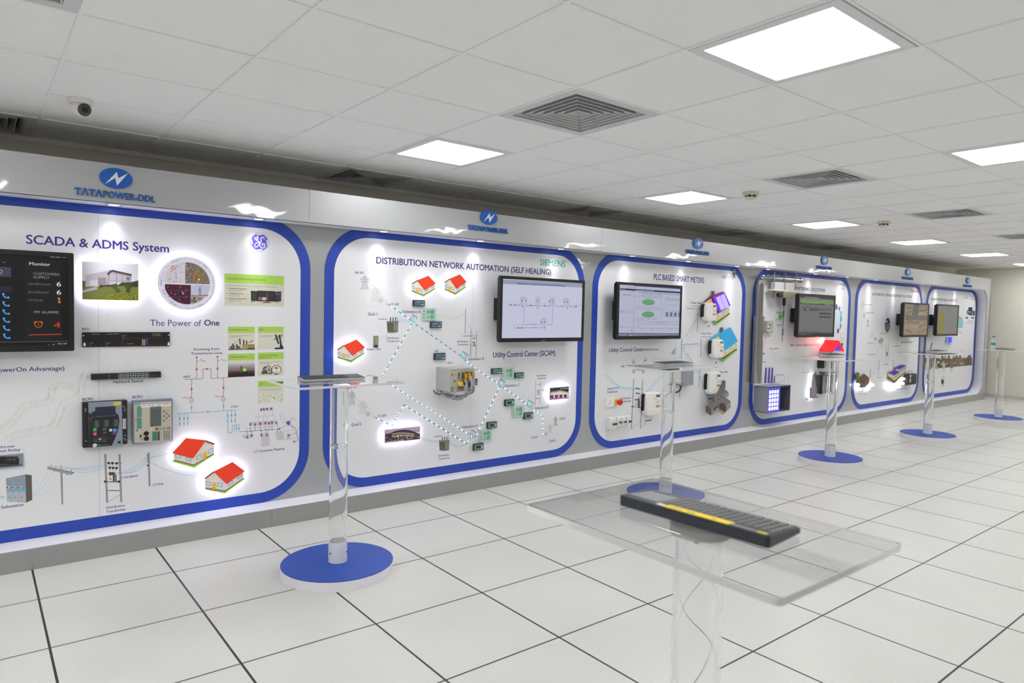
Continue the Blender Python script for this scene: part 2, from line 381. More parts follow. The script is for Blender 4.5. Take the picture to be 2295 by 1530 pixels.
# ---------------------------------------------------------------- exhibition stand
X0, X1 = -4.2, 14.45
st = thing('exhibition_stand', ((X0+X1)/2, YF, 0), 'long silver exhibition stand with white recess and overhanging top along the wall', 'exhibition stand')
XJ = 14.30; rj = .24           # right end of the opening
mb = MB()
def front(y):                  # front face of the end jamb with the rounded opening
    arc = lambda cz, a0, a1: [(XJ-rj+rj*math.cos(math.radians(a0+(a1-a0)*i/10)), cz+rj*math.sin(math.radians(a0+(a1-a0)*i/10))) for i in range(11)]
    return [(XJ-rj, ZL-.02), (X1, ZL-.02), (X1, ZS+.02), (XJ-rj, ZS+.02)], arc(ZL+rj, -90, 0), arc(ZS-rj, 0, 90)
_, a1, a2 = front(0)
prof = a1+a2
mb.prism([(X1, ZL), (X1, ZS)]+a2[::-1]+a1[::-1], YF, YF+.02); mb.box(X1-.02, X1, YF, YP+.05, ZL, ZS); mb.build('end_frame', SILVER, st)
mb = MB(); n = len(prof)       # the flared white inner face of the end
vs = [(x, YF+.004, z) for x, z in prof]+[(x+.09*min(1, max(0, (x-XJ+rj)/rj)), YP, z) for x, z in prof]
mb.add(vs, [(i, i+1, i+1+n, i+n) for i in range(n-1)]); mb.build('end_reveal', WHITE, st, smooth=True)
mb = MB()
for a, b in ((X0, -1.1), (-1.1, 1.52), (1.52, 4.27), (4.27, 6.93), (6.93, 9.5), (9.5, 12.0), (12.0, X1)): mb.box(a+.001, b-.001, YF, YF+.03, ZS, ZT)
mb.box(X0, X1, YF+.03, YF+.05, ZS+.004, ZT-.002); mb.build('fascia', SILVER, st)
MB().box(X0, X1, YF+.002, YP, ZS, ZS+.02).build('soffit', WHITE, st)
MB().box(X0, X1, YF+.05, YP+.05, ZT-.02, ZT).build('top_board', SILVER2, st)
mb = MB()
for a, b in ((X0, -1.15), (-1.15, 1.285), (1.285, 3.72), (3.72, 6.16), (6.16, 8.6), (8.6, 11.0), (11.0, X1)): mb.box(a+.0006, b-.0006, YF, YF+.03, 0, ZL)
mb.build('plinth', silver_mat((150, 151, 151), 'silver_plinth', .1), st)
MB().box(X0, X1, YF+.004, YP+.01, ZL-.02, ZL+.001).build('ledge', WHITE, st)
MB().box(X0, X1, YP+.004, YP+.05, ZL, ZT-.02).build('back_board', SILVER2, st)

PX = [(-.93, 1.604), (1.708, 4.246), (4.356, 6.872), (7.03, 9.46), (9.60, 11.90), (12.06, 14.36)]
PLAB = ['white display board with blue rounded border titled SCADA and ADMS System', 'white display board with blue border titled distribution network automation', 'white display board with blue border titled PLC based smart meters',
 'white display board with blue border about smart metering, behind the chrome pole', 'white display board with blue border titled automated demand response solutions', 'white display board with blue border about solar monitoring, last before the end']
BW, RO = .07, .34
panels = []
for (x0, x1), lab in zip(PX, PLAB):
    z0, z1 = ZL+.0015, ZS+.03; xm = (x0+x1)/2
    p = thing('display_board', (xm, YP, ZL), lab, 'display board', 'display boards along the stand'); panels.append(p)
    out = rrect(x0, x1, z0, z1, RO, 12); inn = rrect(x0+BW, x1-BW, z0+BW, z1-BW-.008, RO-BW, 12)
    MB().prism(out, YP+.001, YP+.004).build('backing', BLUE, p)
    mb = MB(); n = len(out); mb.add([(x, YP, z) for x, z in out]+[(x, YP, z) for x, z in inn], [(i, (i+1) % n, (i+1) % n+n, i+n) for i in range(n)]); mb.build('blue_border', BLUE, p)
    mb = MB()
    l = [q for q in inn if q[0] < xm]; r = [q for q in inn if q[0] > xm]
    zt, zb = max(q[1] for q in inn), min(q[1] for q in inn)
    r = r[:13]+[(xm+.0005, zt), (xm+.0005, zb)]+r[13:]; l = l[:26]+[(xm-.0005, zb), (xm-.0005, zt)]
    for half in (r, l): mb.add([(x, YP, z) for x, z in half], [tuple(range(len(half)))])
    mb.build('printed_sheet', PANEL, p)

# downlights in the soffit
DL = [-.55, None, None]
spots = [(255, 457.5), (580, 485), (860, 508), (1077, 527), (1257, 545), (1417, 561), (1543, 574.5), (1652, 587), (1722, 595), (1828, 607), (1899, 616), (1963, 623.5), (2018, 630.5), (2067, 637), (2084, 640.5), (2112, 642.5), (2154, 646.5)]
pos = [-.92]+[xat(u, -.05, ZS) for u, v in spots]
SL = ['round downlight above the dark monitor end of the first board, out of the picture', 'round downlight under the first large blue logo, nearest the left edge', 'round downlight at the right end of the SCADA board, above the round blue emblem',
 'round downlight at the left end of the self healing board', 'round downlight under the second blue logo sign', 'round downlight at the right end of the self healing board',
 'round downlight at the left end of the PLC board', 'round downlight under the third blue logo sign', 'round downlight at the right end of the PLC board',
 'round downlight above the chrome pole', 'round downlight under the fourth blue logo sign', 'round downlight at the right end of the smart metering board',
 'round downlight at the left end of the demand response board', 'round downlight in the middle of the demand response board, left of the fifth logo', 'round downlight at the right end of the demand response board',
 'round downlight at the gap between the last two boards', 'round downlight over the left half of the solar board', 'round downlight near the last logo sign']
LENS = mat((250, 248, 255), .5, 0., 14.); RIM = mat((196, 194, 206), .3, .6); sd = bpy.data.lights.new('downlight_beam', 'SPOT')
sd.energy = SPOT_W; sd.color = (.93, .93, 1.0); sd.spot_size = math.radians(64); sd.spot_blend = 1.; sd.shadow_soft_size = .02
sc = bpy.data.lights.new('downlight_core', 'SPOT'); sc.energy = SPOT_W*4.5; sc.color = (.93, .93, 1.0); sc.spot_size = math.radians(40); sc.spot_blend = 1.; sc.shadow_soft_size = .02
proto = None
for x, lab in zip(pos, SL):
    loc = (x, -.05, ZS)
    if proto is None:
        proto = thing('downlight', loc, lab, 'downlight', 'recessed downlights under the overhang')
        MB().lathe([(.028, ZS-.001), (.03, ZS-.004), (.043, ZS-.003), (.046, ZS+.001)], (x, -.05, 0), 28).build('rim', RIM, proto, smooth=True)
        MB().lathe([(.0, ZS-.002), (.028, ZS-.002), (.028, ZS+.002)], (x, -.05, 0), 24).build('lamp_lens', LENS, proto)
        lo = bpy.data.objects.new('lamp_beam', sd); COL.objects.link(lo); lo.parent = proto; lo.location = (0, 0, -.012); lo.rotation_euler = (math.radians(25), 0, 0)
        lo = bpy.data.objects.new('lamp_core', sc); COL.objects.link(lo); lo.parent = proto; lo.location = (0, 0, -.012); lo.rotation_euler = (math.radians(7), 0, 0)
    else: dup(proto, loc, lab)

# raised logo signs on the fascia
SBLUE = mat((22, 92, 186), .4); SBLUE2 = mat((24, 88, 176), .45); BOLTM = mat((226, 230, 236), .4)
SG = [(260, 400, 338), (1094.5, 487.5, 0), (1563.5, 545.5, 0), (1847, 583.5, 0), (2034, 609.5, 0), (2168.5, 628.5, 0)]
SGL = ['blue oval logo sign over the SCADA board, largest and leftmost', 'blue oval logo sign over the self healing board', 'blue oval logo sign over the PLC board', 'blue oval logo sign over the smart metering board', 'blue oval logo sign over the demand response board', 'blue oval logo sign over the solar board, smallest and rightmost']
def sign(u, v, lab):
    x, z = at(u, v, YF); t = thing('logo_sign', (x, YF, z), lab, 'logo sign', 'blue logo signs on the fascia')
    a, b = .0815, .0565; y0 = YF-.012
    MB().prism([(x+a*math.cos(i*math.pi/24), z+b*math.sin(i*math.pi/24)) for i in range(48)], y0, YF).build('oval_disc', SBLUE, t)
    bolt = [(-.055, -.04), (-.016, .034), (.0, -.004), (.058, .037), (.012, -.042), (-.006, .002)]
    bolt = [(-.056, -.04), (.002, .036), (.010, .002), (.058, .036), (.003, -.041), (-.006, .001)]
    MB().prism([(x+p, z+q) for p, q in bolt], y0-.002, y0+.001).build('lightning_bolt', BOLTM, t)
    zb = z-.112
    def word(s, xa, xb, h, bold, nm):
        vs, fs = glyphs(s, bold); m0 = min(p[0] for p in vs); m1 = max(p[0] for p in vs); kx = (xb-xa)/(m1-m0); kz = h/CAP
        nc = len(glyphs(s)[0]); fr = [(xa+(p-m0)*kx, y0-i//nc*4e-5, zb+q*kz) for i, (p, q) in enumerate(vs)]; n = len(fr); mb = MB()
        mb.add(fr+[(p, YF-.001, q) for p, _, q in fr], fs)
        ed = {}
        for f in fs:
            for i in range(len(f)): ed[(f[i], f[(i+1) % len(f)])] = 1
        mb.add(fr+[(p, YF-.001, q) for p, _, q in fr], [(i, j, j+n, i+n) for (i, j) in ed if (j, i) not in ed])
        return mb.build(nm, SBLUE2, t)
    word('T\u039bT\u039b', x-.198, x-.066, .036, .03, 'lettering'); word('POWER-DDL', x-.062, x+.198, .036, .016, 'lettering')
    return t
for (u, v, _), lab in zip(SG, SGL): sign(u, v, lab)

# ---------------------------------------------------------------- acrylic stands
FROST = glass_mat('frosted_acrylic', (.95, .96, .96), 1.3, .4); FROST.node_tree.nodes['Principled BSDF'].inputs['Transmission Weight'].default_value = .6; EDGE = glass_mat('polished_edge', (.93, .95, .945), 1.2, .35); EDGE.node_tree.nodes['Principled BSDF'].inputs['Transmission Weight'].default_value = .45; STW = mat((226, 224, 232), .45); STB = mat((32, 74, 172), .5); COLLAR = mat((222, 224, 226), .3)
def acrylic_stand(x, y, lab, zt=1.05, along=True, dx=0., dy=0., zj=.69):
    t = thing('acrylic_table', (x, y, 0), lab, 'acrylic table', 'clear acrylic standing tables'); r = .30
    MB().lathe([(.0, .0), (r, .0), (r, .052), (.0, .052)], (x, y, 0), 64).build('base', STW, t, smooth=True)
    MB().lathe([(.0, .052), (r+.001, .052), (r+.001, .056), (.0, .056)], (x, y, 0), 64).build('base_top', STB, t, smooth=True)
    MB().lathe([(.0, .056), (.051, .056), (.051, .17), (.0, .17)], (x, y, 0), 40).build('post_collar', COLLAR, t, smooth=True)
    mb = MB()
    for i in range(3):
        a = math.radians(200+i*110); mb.lathe([(.0, .0), (.004, .0), (.004, .006), (.0, .006)], (x+.053*math.cos(a), y+.053*math.sin(a), .11), 8, 'y')
    mb.build('post_screw', BLACKM, t)
    def tube(z0, z1, ro, ri): return MB().lathe([(ri, z0), (ro, z0), (ro, z1), (ri, z1), (ri, z0)], (x, y, 0), 48)
    for z0, z1 in ((.171, zj), (zj+.012, zt-.0305)):
        b = tube(z0, z1, .049, .0435); b.f = [f for f in b.f if len(f) == 4]; b.mi = [0]*len(b.f); b.build('post_tube', ACRYL, t, smooth=True)
    b = tube(zj+.0005, zj+.0115, .0505, .03); b.f = [f for f in b.f if len(f) == 4]; b.mi = [0]*len(b.f); b.build('post_joint', ACRYL, t, smooth=True)
    MB().lathe([(.0, zt-.03), (.06, zt-.03), (.06, zt-.0128), (.0, zt-.0128)], (x, y, 0), 40).build('mount_disc', FROST, t, smooth=True); mb = MB()
    for i in range(4): a = math.radians(30+90*i); mb.lathe([(.0, zt-.034), (.005, zt-.034), (.005, zt-.03), (.0, zt-.03)], (x+.052*math.cos(a), y+.052*math.sin(a), 0), 8)
    mb.build('mount_screw', BLACKM, t)
    hx, hy = (.31, .225) if along else (.213, .302); x += dx; y += dy
    TT = MB().slab(rrect(x-hx, x+hx, y-hy, y+hy, .012, 4), zt-.012, zt)
    TT.m(ACRYL); TT.m(EDGE); TT.mi = [0, 0]+[1]*(len(TT.f)-2); TT.build('tabletop', None, t)
    return t
TB = [(1.324, -1.09, .01, .06), (3.985, -1.2, .03, 0), (6.517, -1.23, .02, 0), (8.93, -1.23, 0, 0), (11.466, -1.227, 0, 0)]
TL = ['acrylic table with round blue base in front of the gap between the first two boards', 'acrylic table in front of the PLC board, its base half hidden by the near keyboard', 'acrylic table with blue base in front of the smart metering board',
 'acrylic table with blue base in front of the demand response board', 'acrylic table with blue base at the far right, holding a water bottle']
for (x, y, dx, dy), lab in zip(TB, TL): acrylic_stand(x, y, lab, dx=dx, dy=dy)
acrylic_stand(.903, -3.797, 'out of focus acrylic table closest to the camera, under the keyboard with the yellow strip', zt=1.045, along=False, zj=.5)
# ---------------------------------------------------------------- builders for what hangs on the boards
def span(k, y, l, t, r_, b):   # upright rectangle read in a view: left, top, right, bottom -> x0, x1, z0, z1 on the plane y
    x0, z1 = at(*k(l, t), y); _, z0 = at(*k(l, b), y); return x0, xat(k(r_, t)[0], y, (z0+z1)/2), z0, z1
def device(name, label, k, rect, depth, mt, cat=None, part='case', group=None, bevel=.002, gap=0., rad=0., spacer=True):
    y = YP-depth-gap; x0, x1, z0, z1 = span(k, y, *rect)
    t = thing(name, ((x0+x1)/2, YP, (z0+z1)/2), label, cat or name.replace('_', ' '), group); mb = MB()
    if rad: mb.prism(rrect(x0, x1, z0, z1, rad, 6), y, YP-gap-.0012)
    else: mb.box(x0, x1, y, YP-gap-.0012, z0, z1)
    mb.build(part, mt, t, bevel=bevel); t['box'] = (x0, x1, z0, z1, y)
    if gap and spacer:
        mb = MB(); xm, zm = (x0+x1)/2, (z0+z1)/2
        for sx in (-.3, .3): mb.lathe([(.0, YP-gap), (.006, YP-gap), (.006, YP-.0012), (.0, YP-.0012)], (xm+sx*(x1-x0), 0, zm), 10, 'y')
        mb.build('wall_spacer', mat((150, 150, 152), .3, .8), t)
    return t
def backlit(t, outline, y, gap=.02, inset=.005, c=(236, 230, 255), k=1.):   # light strip around the back of a board, turned to the wall
    n = len(outline); cx = sum(p[0] for p in outline)/n; cz = sum(p[1] for p in outline)/n
    q = [(cx+(x-cx)*(1-inset/max(.03, abs(x-cx)+1e-6)) if abs(x-cx) > inset else cx, cz+(z-cz)*(1-inset/max(.03, abs(z-cz)+1e-6)) if abs(z-cz) > inset else cz) for x, z in outline]
    MB().prism(q, y+.0005, y+.006).build('light_strip', mat(c, .5, 0., HALO*k), t)
    mb = MB()
    for sx, sz in ((-.4, -.1), (.4, -.1), (0, .1)): mb.lathe([(.0, y+.006), (.004, y+.006), (.004, YP-.0012), (.0, YP-.0012)], (cx+sx*(max(p[0] for p in q)-cx), 0, cz+sz*(max(p[1] for p in q)-cz)), 8, 'y')
    mb.build('wall_spacer', mat((150, 150, 152), .3, .8), t)
GREYL = (150, 152, 152)
TVN = 0
SCREENM = mat((6, 6, 8), .12)
def television(label, k, rect, yf, draw, emit=1., bu=None, logo=None, group='wall monitors on the boards', depth=.06):
    x0, x1, z0, z1 = rect
    t = thing('monitor', ((x0+x1)/2, YP, (z0+z1)/2), label, 'monitor', group); b = .026
    mb = MB(); out = rrect(x0, x1, z0, z1, .008, 3); inn = rrect(x0+b, x1-b, z0+b+.008, z1-b, .002, 3); n = len(out)
    ob = [(x, z) for x, z in rrect(x0+.004, x1-.004, z0+.004, z1-.004, .008, 3)]
    mb.add([(x, yf, z) for x, z in out]+[(x, yf, z) for x, z in inn]+[(x, yf+.006, z) for x, z in inn]+[(x, yf+.03, z) for x, z in out],
           [(i, (i+1) % n, (i+1) % n+n, i+n) for i in range(n)]+[(i+n, (i+1) % n+n, (i+1) % n+2*n, i+2*n) for i in range(n)]+[((i+1) % n, i, i+3*n, (i+1) % n+3*n) for i in range(n)])
    mb.build('bezel', BLACK, t)
    mb = MB(); mb.box(x0+.012, x1-.012, yf+.03, yf+depth, z0+.012, z1-.012); mb.build('rear_case', BLACKM, t, bevel=.008)
    MB().add([(x, yf+.006, z) for x, z in inn], [tuple(range(n))]).build('screen', SCREENM, t)
    xm, zm = (x0+x1)/2, (z0+z1)/2
    mb = MB(); mb.box(xm-.11, xm+.11, yf+depth, yf+depth+.012, zm-.13, zm+.13)
    xa = x0-.005
    mb.box(xm-.30, xm-.25, yf+depth, yf+depth+.02, zm-.06, zm+.06); mb.box(xm-.02, xm+.02, yf+depth+.012, YP-.02, zm-.03, zm+.03)
    mb.build('bracket_arm', BLACKM, t)
    mb = MB(); xb = xat(bu, YP-.03, zm) if bu else xm-.2; mb.box(xb, xm+.1, YP-.022, YP-.0012, zm-.09, zm+.09); mb.box(xb, xb+.04, YP-.05, YP-.02, zm-.085, zm+.085); mb.build('wall_plate', BLACKM, t)
    a = Art(yf+.006, k, emit, .3); a.clip = (x0+b, x1-b, z0+b, z1-b); draw(a); a.build('screen_picture', t)
    if logo: Art(yf, k, 0.).text('SAMSUNG', *logo, (190, 190, 195), .02).build('maker_mark', t)
    return t
# flat house cut-outs: outlines in a unit box (0..1, 0..1), front wall left or right
RED, REDD = (255, 66, 30), (128, 22, 62)
def unit(pts, bx): return [((x-bx[0])/(bx[1]-bx[0]), (bx[3]-y)/(bx[3]-bx[2])) for x, y in pts]
BXA = (140, 1078, 188, 845); BXB = (838, 1716, 736, 1392)
HA = dict(lawn=[(140, 655), (185, 640), (605, 800), (1045, 598), (1062, 605), (615, 845)], wall=[(185, 485), (440, 240), (862, 290), (1045, 375), (1045, 602), (605, 808), (185, 642)],
 base=[[(185, 612), (605, 770), (605, 808), (185, 642)], [(605, 770), (1045, 570), (1045, 602), (605, 808)]], roof=[(152, 480), (445, 190), (870, 275), (590, 634)], edge=[(870, 275), (1078, 370), (1040, 383), (862, 302)],
 eave=[(862, 302), (1040, 383), (1036, 408), (850, 332)], win=[[(220, 505), (322, 540), (322, 608), (220, 572)], [(445, 595), (545, 628), (545, 692), (445, 655)], [(670, 605), (772, 560), (772, 640), (670, 682)], [(930, 500), (1030, 452), (1030, 528), (930, 572)]], door=[(808, 545), (892, 512), (888, 688), (804, 714)])
HB = dict(lawn=[(850, 1245), (862, 1235), (1275, 1355), (1680, 1125), (1716, 1130), (1275, 1392)], wall=[(862, 1015), (1040, 905), (1440, 760), (1680, 985), (1680, 1130), (1275, 1360), (862, 1236)],
 base=[[(862, 1203), (1275, 1325), (1275, 1360), (862, 1236)], [(1275, 1325), (1680, 1105), (1680, 1130), (1275, 1360)]], roof=[(1035, 893), (1440, 736), (1708, 965), (1305, 1188)], edge=[(838, 1012), (1035, 888), (1046, 906), (868, 1016)],
 eave=[(868, 1016), (1046, 906), (1058, 928), (866, 1042)], win=[[(868, 1080), (970, 1110), (970, 1182), (868, 1150)], [(1120, 1140), (1220, 1175), (1220, 1245), (1120, 1215)], [(1340, 1180), (1435, 1130), (1435, 1185), (1340, 1235)], [(1550, 1065), (1640, 1018), (1640, 1075), (1550, 1122)]], door=[(1008, 1118), (1085, 1140), (1085, 1298), (1005, 1278)])
def house(label, k, rect, H_, bx, light=1., roofc=RED):
    y = YP-.036; x0, z1 = at(*k(rect[0], rect[1]), y); x1, _ = at(*k(rect[2], rect[1]), y); _, z0 = at(*k((rect[0]+rect[2])/2, rect[3]), y)
    x0 = at(*k(rect[0], (rect[1]+rect[3])/2), y)[0]; x1 = at(*k(rect[2], (rect[1]+rect[3])/2), y)[0]; z1 = at(*k((rect[0]+rect[2])/2, rect[1]), y)[1]
    W = lambda pts: [(x0+a*(x1-x0), z0+b*(z1-z0)) for a, b in unit(pts, bx)]
    t = thing('house_cutout', ((x0+x1)/2, YP, z0), label, 'house cut-out', 'backlit house cut-outs on the boards')
    D = H_
    MB().prism(W(D['wall']), y, y+.008).build('house_wall', mat((236, 230, 220), .5), t)
    MB().prism(W(D['roof']), y-.003, y+.008).build('roof', mat(roofc, .45), t)
    MB().prism(W(D['edge']), y-.0025, y+.008).build('roof_edge', mat(REDD, .5), t)
    MB().prism(W(D['lawn']), y-.001, y+.008).build('lawn', mat((168, 214, 66), .6), t)
    def flat(name, polys, c, l=1, fr=None):
        for P_ in polys:
            a = Art(y); a.l = l; a.world(W(P_), c)
            if fr:
                q = W(P_); a.up(); a.wline(q+[q[0]], .0025, fr)
            a.build(name, t)
    flat('house_base', D['base'], (126, 124, 126)); flat('eave', [D['eave']], (226, 206, 150))
    flat('window', D['win'], (206, 234, 246), 8, (90, 90, 130))
    q = W(D['door']); a = Art(y); a.l = 8; a.world(q, (240, 150, 30)); a.up()
    for i in range(3):
        for j in range(2):
            f = lambda u, v: (q[0][0]+(q[1][0]-q[0][0])*u+(q[3][0]-q[0][0])*v, q[0][1]+(q[1][1]-q[0][1])*u+(q[3][1]-q[0][1])*v)
            u0, v0 = .14+.4*j, .06+.31*i; a.world([f(u0, v0), f(u0+.32, v0), f(u0+.32, v0+.24), f(u0, v0+.24)], (255, 214, 70))
    a.build('door', t)
    if light: backlit(t, W(D['wall']), y+.008, c=(232, 226, 255), k=light)
    return t
def binary(a, pts, h, c, rows=2, gap=1.3, seed=1):   # a stream of noughts and ones along a curve
    rnd = random.Random(seed); q = spline([a.P(*p) for p in pts], 14)
    a.n += 1; a.hold = 1
    for r in range(rows):
        off = (r-(rows-1)/2)*h*gap; d = 0; last = q[0]
        for p0, p1 in zip(q, q[1:]):
            d += math.hypot(p1[0]-p0[0], p1[1]-p0[1])
            if d < h*.62: continue
            d = 0; L = math.hypot(p1[0]-p0[0], p1[1]-p0[1]); tx, tz = (p1[0]-p0[0])/L, (p1[1]-p0[1])/L; x, z = p1[0]-tz*off, p1[1]+tx*off
            if rnd.random() < .45: a.wline([(x, z-h/2), (x+h*.1, z+h/2)], h*.1, c)
            else: a.wline([(x+h*.28*math.cos(i*math.pi/4), z+h*.5*math.sin(i*math.pi/4)) for i in range(9)], h*.1, c)
    a.hold = 0; return a
def pylon(a, u, v0, v1, hw, c=(150, 152, 146), w=.003):   # lattice pylon: foot and top rows, half width, in the view's units
    h = v1-v0
    a.line([(u, v1), (u-hw*.25, v1-h*.45)], w, c).line([(u-hw*.75, v0), (u-hw*.25, v1-h*.45), (u, v1), (u+hw*.25, v1-h*.45), (u+hw*.75, v0)], w, c)
    for q, e in ((.22, .7), (.36, 1.), (.5, .85)): a.line([(u-hw*e, v1-h*q), (u, v1-h*(q-.07)), (u+hw*e, v1-h*q), (u-hw*e, v1-h*q)], w, c)
    for i in range(5):
        t0, t1 = .52+i*.096, .52+(i+1)*.096; b0, b1 = hw*(.22+.11*i), hw*(.22+.11*(i+1))
        a.line([(u-b0, v1-h*t0), (u+b1, v1-h*t1)], w*.7, c).line([(u+b0, v1-h*t0), (u-b1, v1-h*t1)], w*.7, c)
    return a
def captions(k, p, rows, c=NAVY, name='caption'):
    for r in rows:
        a = Art(YP, k); a.l = 2; a.text(r[0], r[1], r[2], r[3], r[4], r[6] if len(r) > 6 else c, r[5] if len(r) > 5 else .016); a.build(name, p)
# ---------------------------------------------------------------- board 1: SCADA & ADMS System
p = panels[0]
K1 = crop(0, 180, 760, 2236); K2 = crop(0, 680, 700, 1847); KV = crop(0, 550, 180, 1102); K1b = crop(350, 560, 310, 1581); KB = crop(170, 820, 230, 1760)
K4 = crop(390, 720, 290, 1479); K5 = crop(0, 1000, 420, 2295); KH = crop(370, 960, 200, 1912)
captions(K1, p, [('SCADA & ADMS System', 172, 1075, 1115, 58, .022, (56, 42, 136))], name='title_lettering')
captions(K2, p, [('The Power of', 888, 132, 1190, 37, -.004, (60, 46, 130)), ('One', 1207, 130, 1298, 34, .022), ('RTU', 487, 159, 527, 15), ('Incoming from', 1147, 277, 1298, 14), ('Transmission Lines', 1130, 302, 1315, 14),
 ('66kV', 1084, 439, 1127, 13), ('11kV', 1366, 616, 1407, 12), ('Network Switch', 671, 472, 846, 16), ('BCPU', 488, 575, 550, 16), ('BCPU', 783, 561, 843, 16), ('(PowerOn Advantage)', -52, 407, 381, 26, .012),
 ('Transformer', -66, 862, 90, 15), ('Differential Relay', -118, 890, 121, 15), ('Main Substation', -64, 1222, 138, 17), ('Distribution', 628, 1214, 738, 14), ('Transformer', 628, 1238, 744, 14), ('11/0.44kW', 717, 1036, 818, 13), ('LT Pole', 904, 1079, 967, 14), ('LT Consumer Mapping', 1503, 882, 1682, 13)])
# round emblem
a = Art(YP, K1); a.l = 2; E1 = (96, 86, 196); x, z = a.P(1712, 1066); r = a.P(1712, 1004)[1]-z
WH = (240, 240, 246)
circ = lambda q, n=40: [(x+q*math.cos(2*math.pi*i/n), z+q*math.sin(2*math.pi*i/n)) for i in range(n)]
a.world(circ(r), E1); a.up().world(circ(r*.965), WH); a.up().world(circ(r*.9), E1); a.up()
sw = lambda pts, w_: a.wline(spline([(x+r*u, z+r*v) for u, v in pts], 10), r*w_, WH)
for i in range(4):
    c, s_ = math.cos(i*math.pi/2), math.sin(i*math.pi/2)
    sw([(c*u-s_*v, s_*u+c*v) for u, v in ((.28, .9), (.05, .82), (-.2, .78), (-.24, .68))], .13)
sw([(-.5, .5), (-.5, .3), (-.3, .22), (-.16, .4), (-.2, .55), (-.36, .45), (-.3, .15), (-.12, .1), (-.05, -.2), (-.3, -.55), (-.52, -.5), (-.45, -.25), (-.2, -.05), (.05, .02)], .09)
sw([(.5, .35), (.38, .56), (.14, .4), (.2, .12), (.42, .1), (.2, .06), (.02, -.2), (.1, -.52), (.42, -.58), (.58, -.34), (.46, -.12), (.28, -.22), (.34, -.38)], .09)
a.build('emblem', p)
# binary streams
G1 = (192, 212, 186); a = Art(YP, K2)
binary(a, [(30, 812), (100, 775), (220, 755), (310, 730), (345, 670), (372, 600), (430, 562), (478, 530), (482, 470), (505, 420)], .021, G1, 2, 1.35, 1)
binary(a, [(-40, 752), (50, 722), (110, 650), (150, 605), (250, 587), (300, 560), (312, 495), (370, 482), (440, 490)], .019, G1, 2, 1.3, 2)
for i, (u0, v0, u1, v1) in enumerate(((640, 60, 675, 165), (760, 335, 770, 400), (625, 480, 650, 565), (860, 470, 880, 565))):
    for d in (-8, 0, 8): a.curve([(u0+d, v0), (u0-6+d, (v0+v1)/2-15), (u1+d, (v0+v1)/2+15), (u1+d, v1)], .0018, (206, 220, 202))
a.build('binary_stream', p)
# single line diagram
R1, B1, P1c = (182, 62, 52), (104, 172, 214), (150, 60, 150)
a = Art(YP, K4); a.l = 2; lw = .0028
def sw1(u, v, up=1): a.line([(u-4, v+10), (u+9, v-10)], lw, R1)
for u, v in ((259, 402), (497, 395)):
    a.poly([(u-12, v), (u+12, v), (u, v+34)], R1); a.line([(u, v+30), (u, v+80)], lw, R1).line([(u, v+105), (u, v+190)], lw, R1).line([(u, v+215), (u, v+255)], lw, R1)
    a.line([(u, v+50), (u+30, v+48)], lw, R1).line([(u+40, v+30), (u+65, v+50), (u+105, v+50)], lw, R1); sw1(u, v+92); sw1(u, v+204); a.rect(u-10, v+135, u+10, v+155, R1)
a.line([(116, 662), (330, 655), (330, 620)], lw, R1).line([(330, 595), (330, 545), (422, 543), (422, 590)], lw, R1).line([(422, 615), (422, 650), (640, 640)], lw, R1); sw1(330, 608); sw1(422, 603); a.rect(365, 535, 384, 552, R1)
for u, v in ((200, 660), (565, 645)):
    a.line([(u, v), (u, v+36)], lw, R1).line([(u, v+60), (u, v+150)], lw, R1).line([(u, v+172), (u, v+220)], lw, R1); sw1(u, v+48); sw1(u, v+160); a.rect(u-10, v+103, u+10, v+122, R1)
    a.line([(u, v+208), (u-35, v+209)], lw, R1).line([(u-40, v+225), (u-68, v+208), (u-105, v+211)], lw, R1); a.ring(u, v+236, .011, .0022, R1); a.ring(u, v+256, .009, .0022, B1)
    a.line([(u, v+272), (u, v+383)], lw, B1); a.rect(u-9, v+316, u+9, v+335, B1)
a.line([(30, 1056), (722, 1010)], lw, B1); a.rect(375, 1023, 395, 1040, B1)
for u, v in ((66, 1053), (115, 1051), (158, 1048), (613, 1019), (657, 1016), (699, 1013)):
    a.line([(u, v), (u, v+112)], lw, B1); a.rect(u-10, v+48, u+10, v+66, B1); a.poly([(u-9, v+112), (u+9, v+112), (u, v+145)], B1)
a.line([(615, 1160), (615, 1272), (664, 1271), (666, 1186), (742, 1180), (744, 1260)], lw, B1).line([(690, 1183), (691, 1265)], lw, B1).line([(715, 1182), (716, 1264)], lw, B1); a.dot(714, 1223, .005, B1); a.dot(739, 1222, .005, B1)
a.build('line_diagram', p)
a = Art(YP, K4); a.l = 2; G2, D2 = (200, 198, 200), (64, 58, 120)
for q in ([(970, 1030), (1000, 990), (1140, 978), (1125, 1016)], [(858, 1195), (880, 1150), (1184, 1128), (1178, 1178)], [(770, 1306), (785, 1296), (912, 1290), (905, 1330), (808, 1342)], [(990, 1275), (1085, 1268), (1095, 1422), (1000, 1432)], [(1157, 1262), (1252, 1254), (1264, 1350), (1172, 1362)], [(1282, 1280), (1332, 1272), (1335, 1340), (1284, 1348)]): a.poly(q, G2)
a.up()
for q in ([(920, 1093), (1152, 1072)], [(968, 1150), (962, 1090), (972, 1030)], [(1020, 1140), (1028, 1085), (1025, 1020)], [(1066, 1135), (1060, 1080)], [(1150, 1130), (1145, 1072), (1130, 1076), (1130, 1010)], [(812, 1226), (1160, 1200)], [(1204, 1060), (1232, 1042), (1272, 1140), (1246, 1162), (1204, 1060)], [(1378, 1105), (1424, 1236)], [(1258, 1250), (1374, 1245)], [(1272, 1350), (1400, 1330)]): a.line(q, .0016, (150, 150, 150))
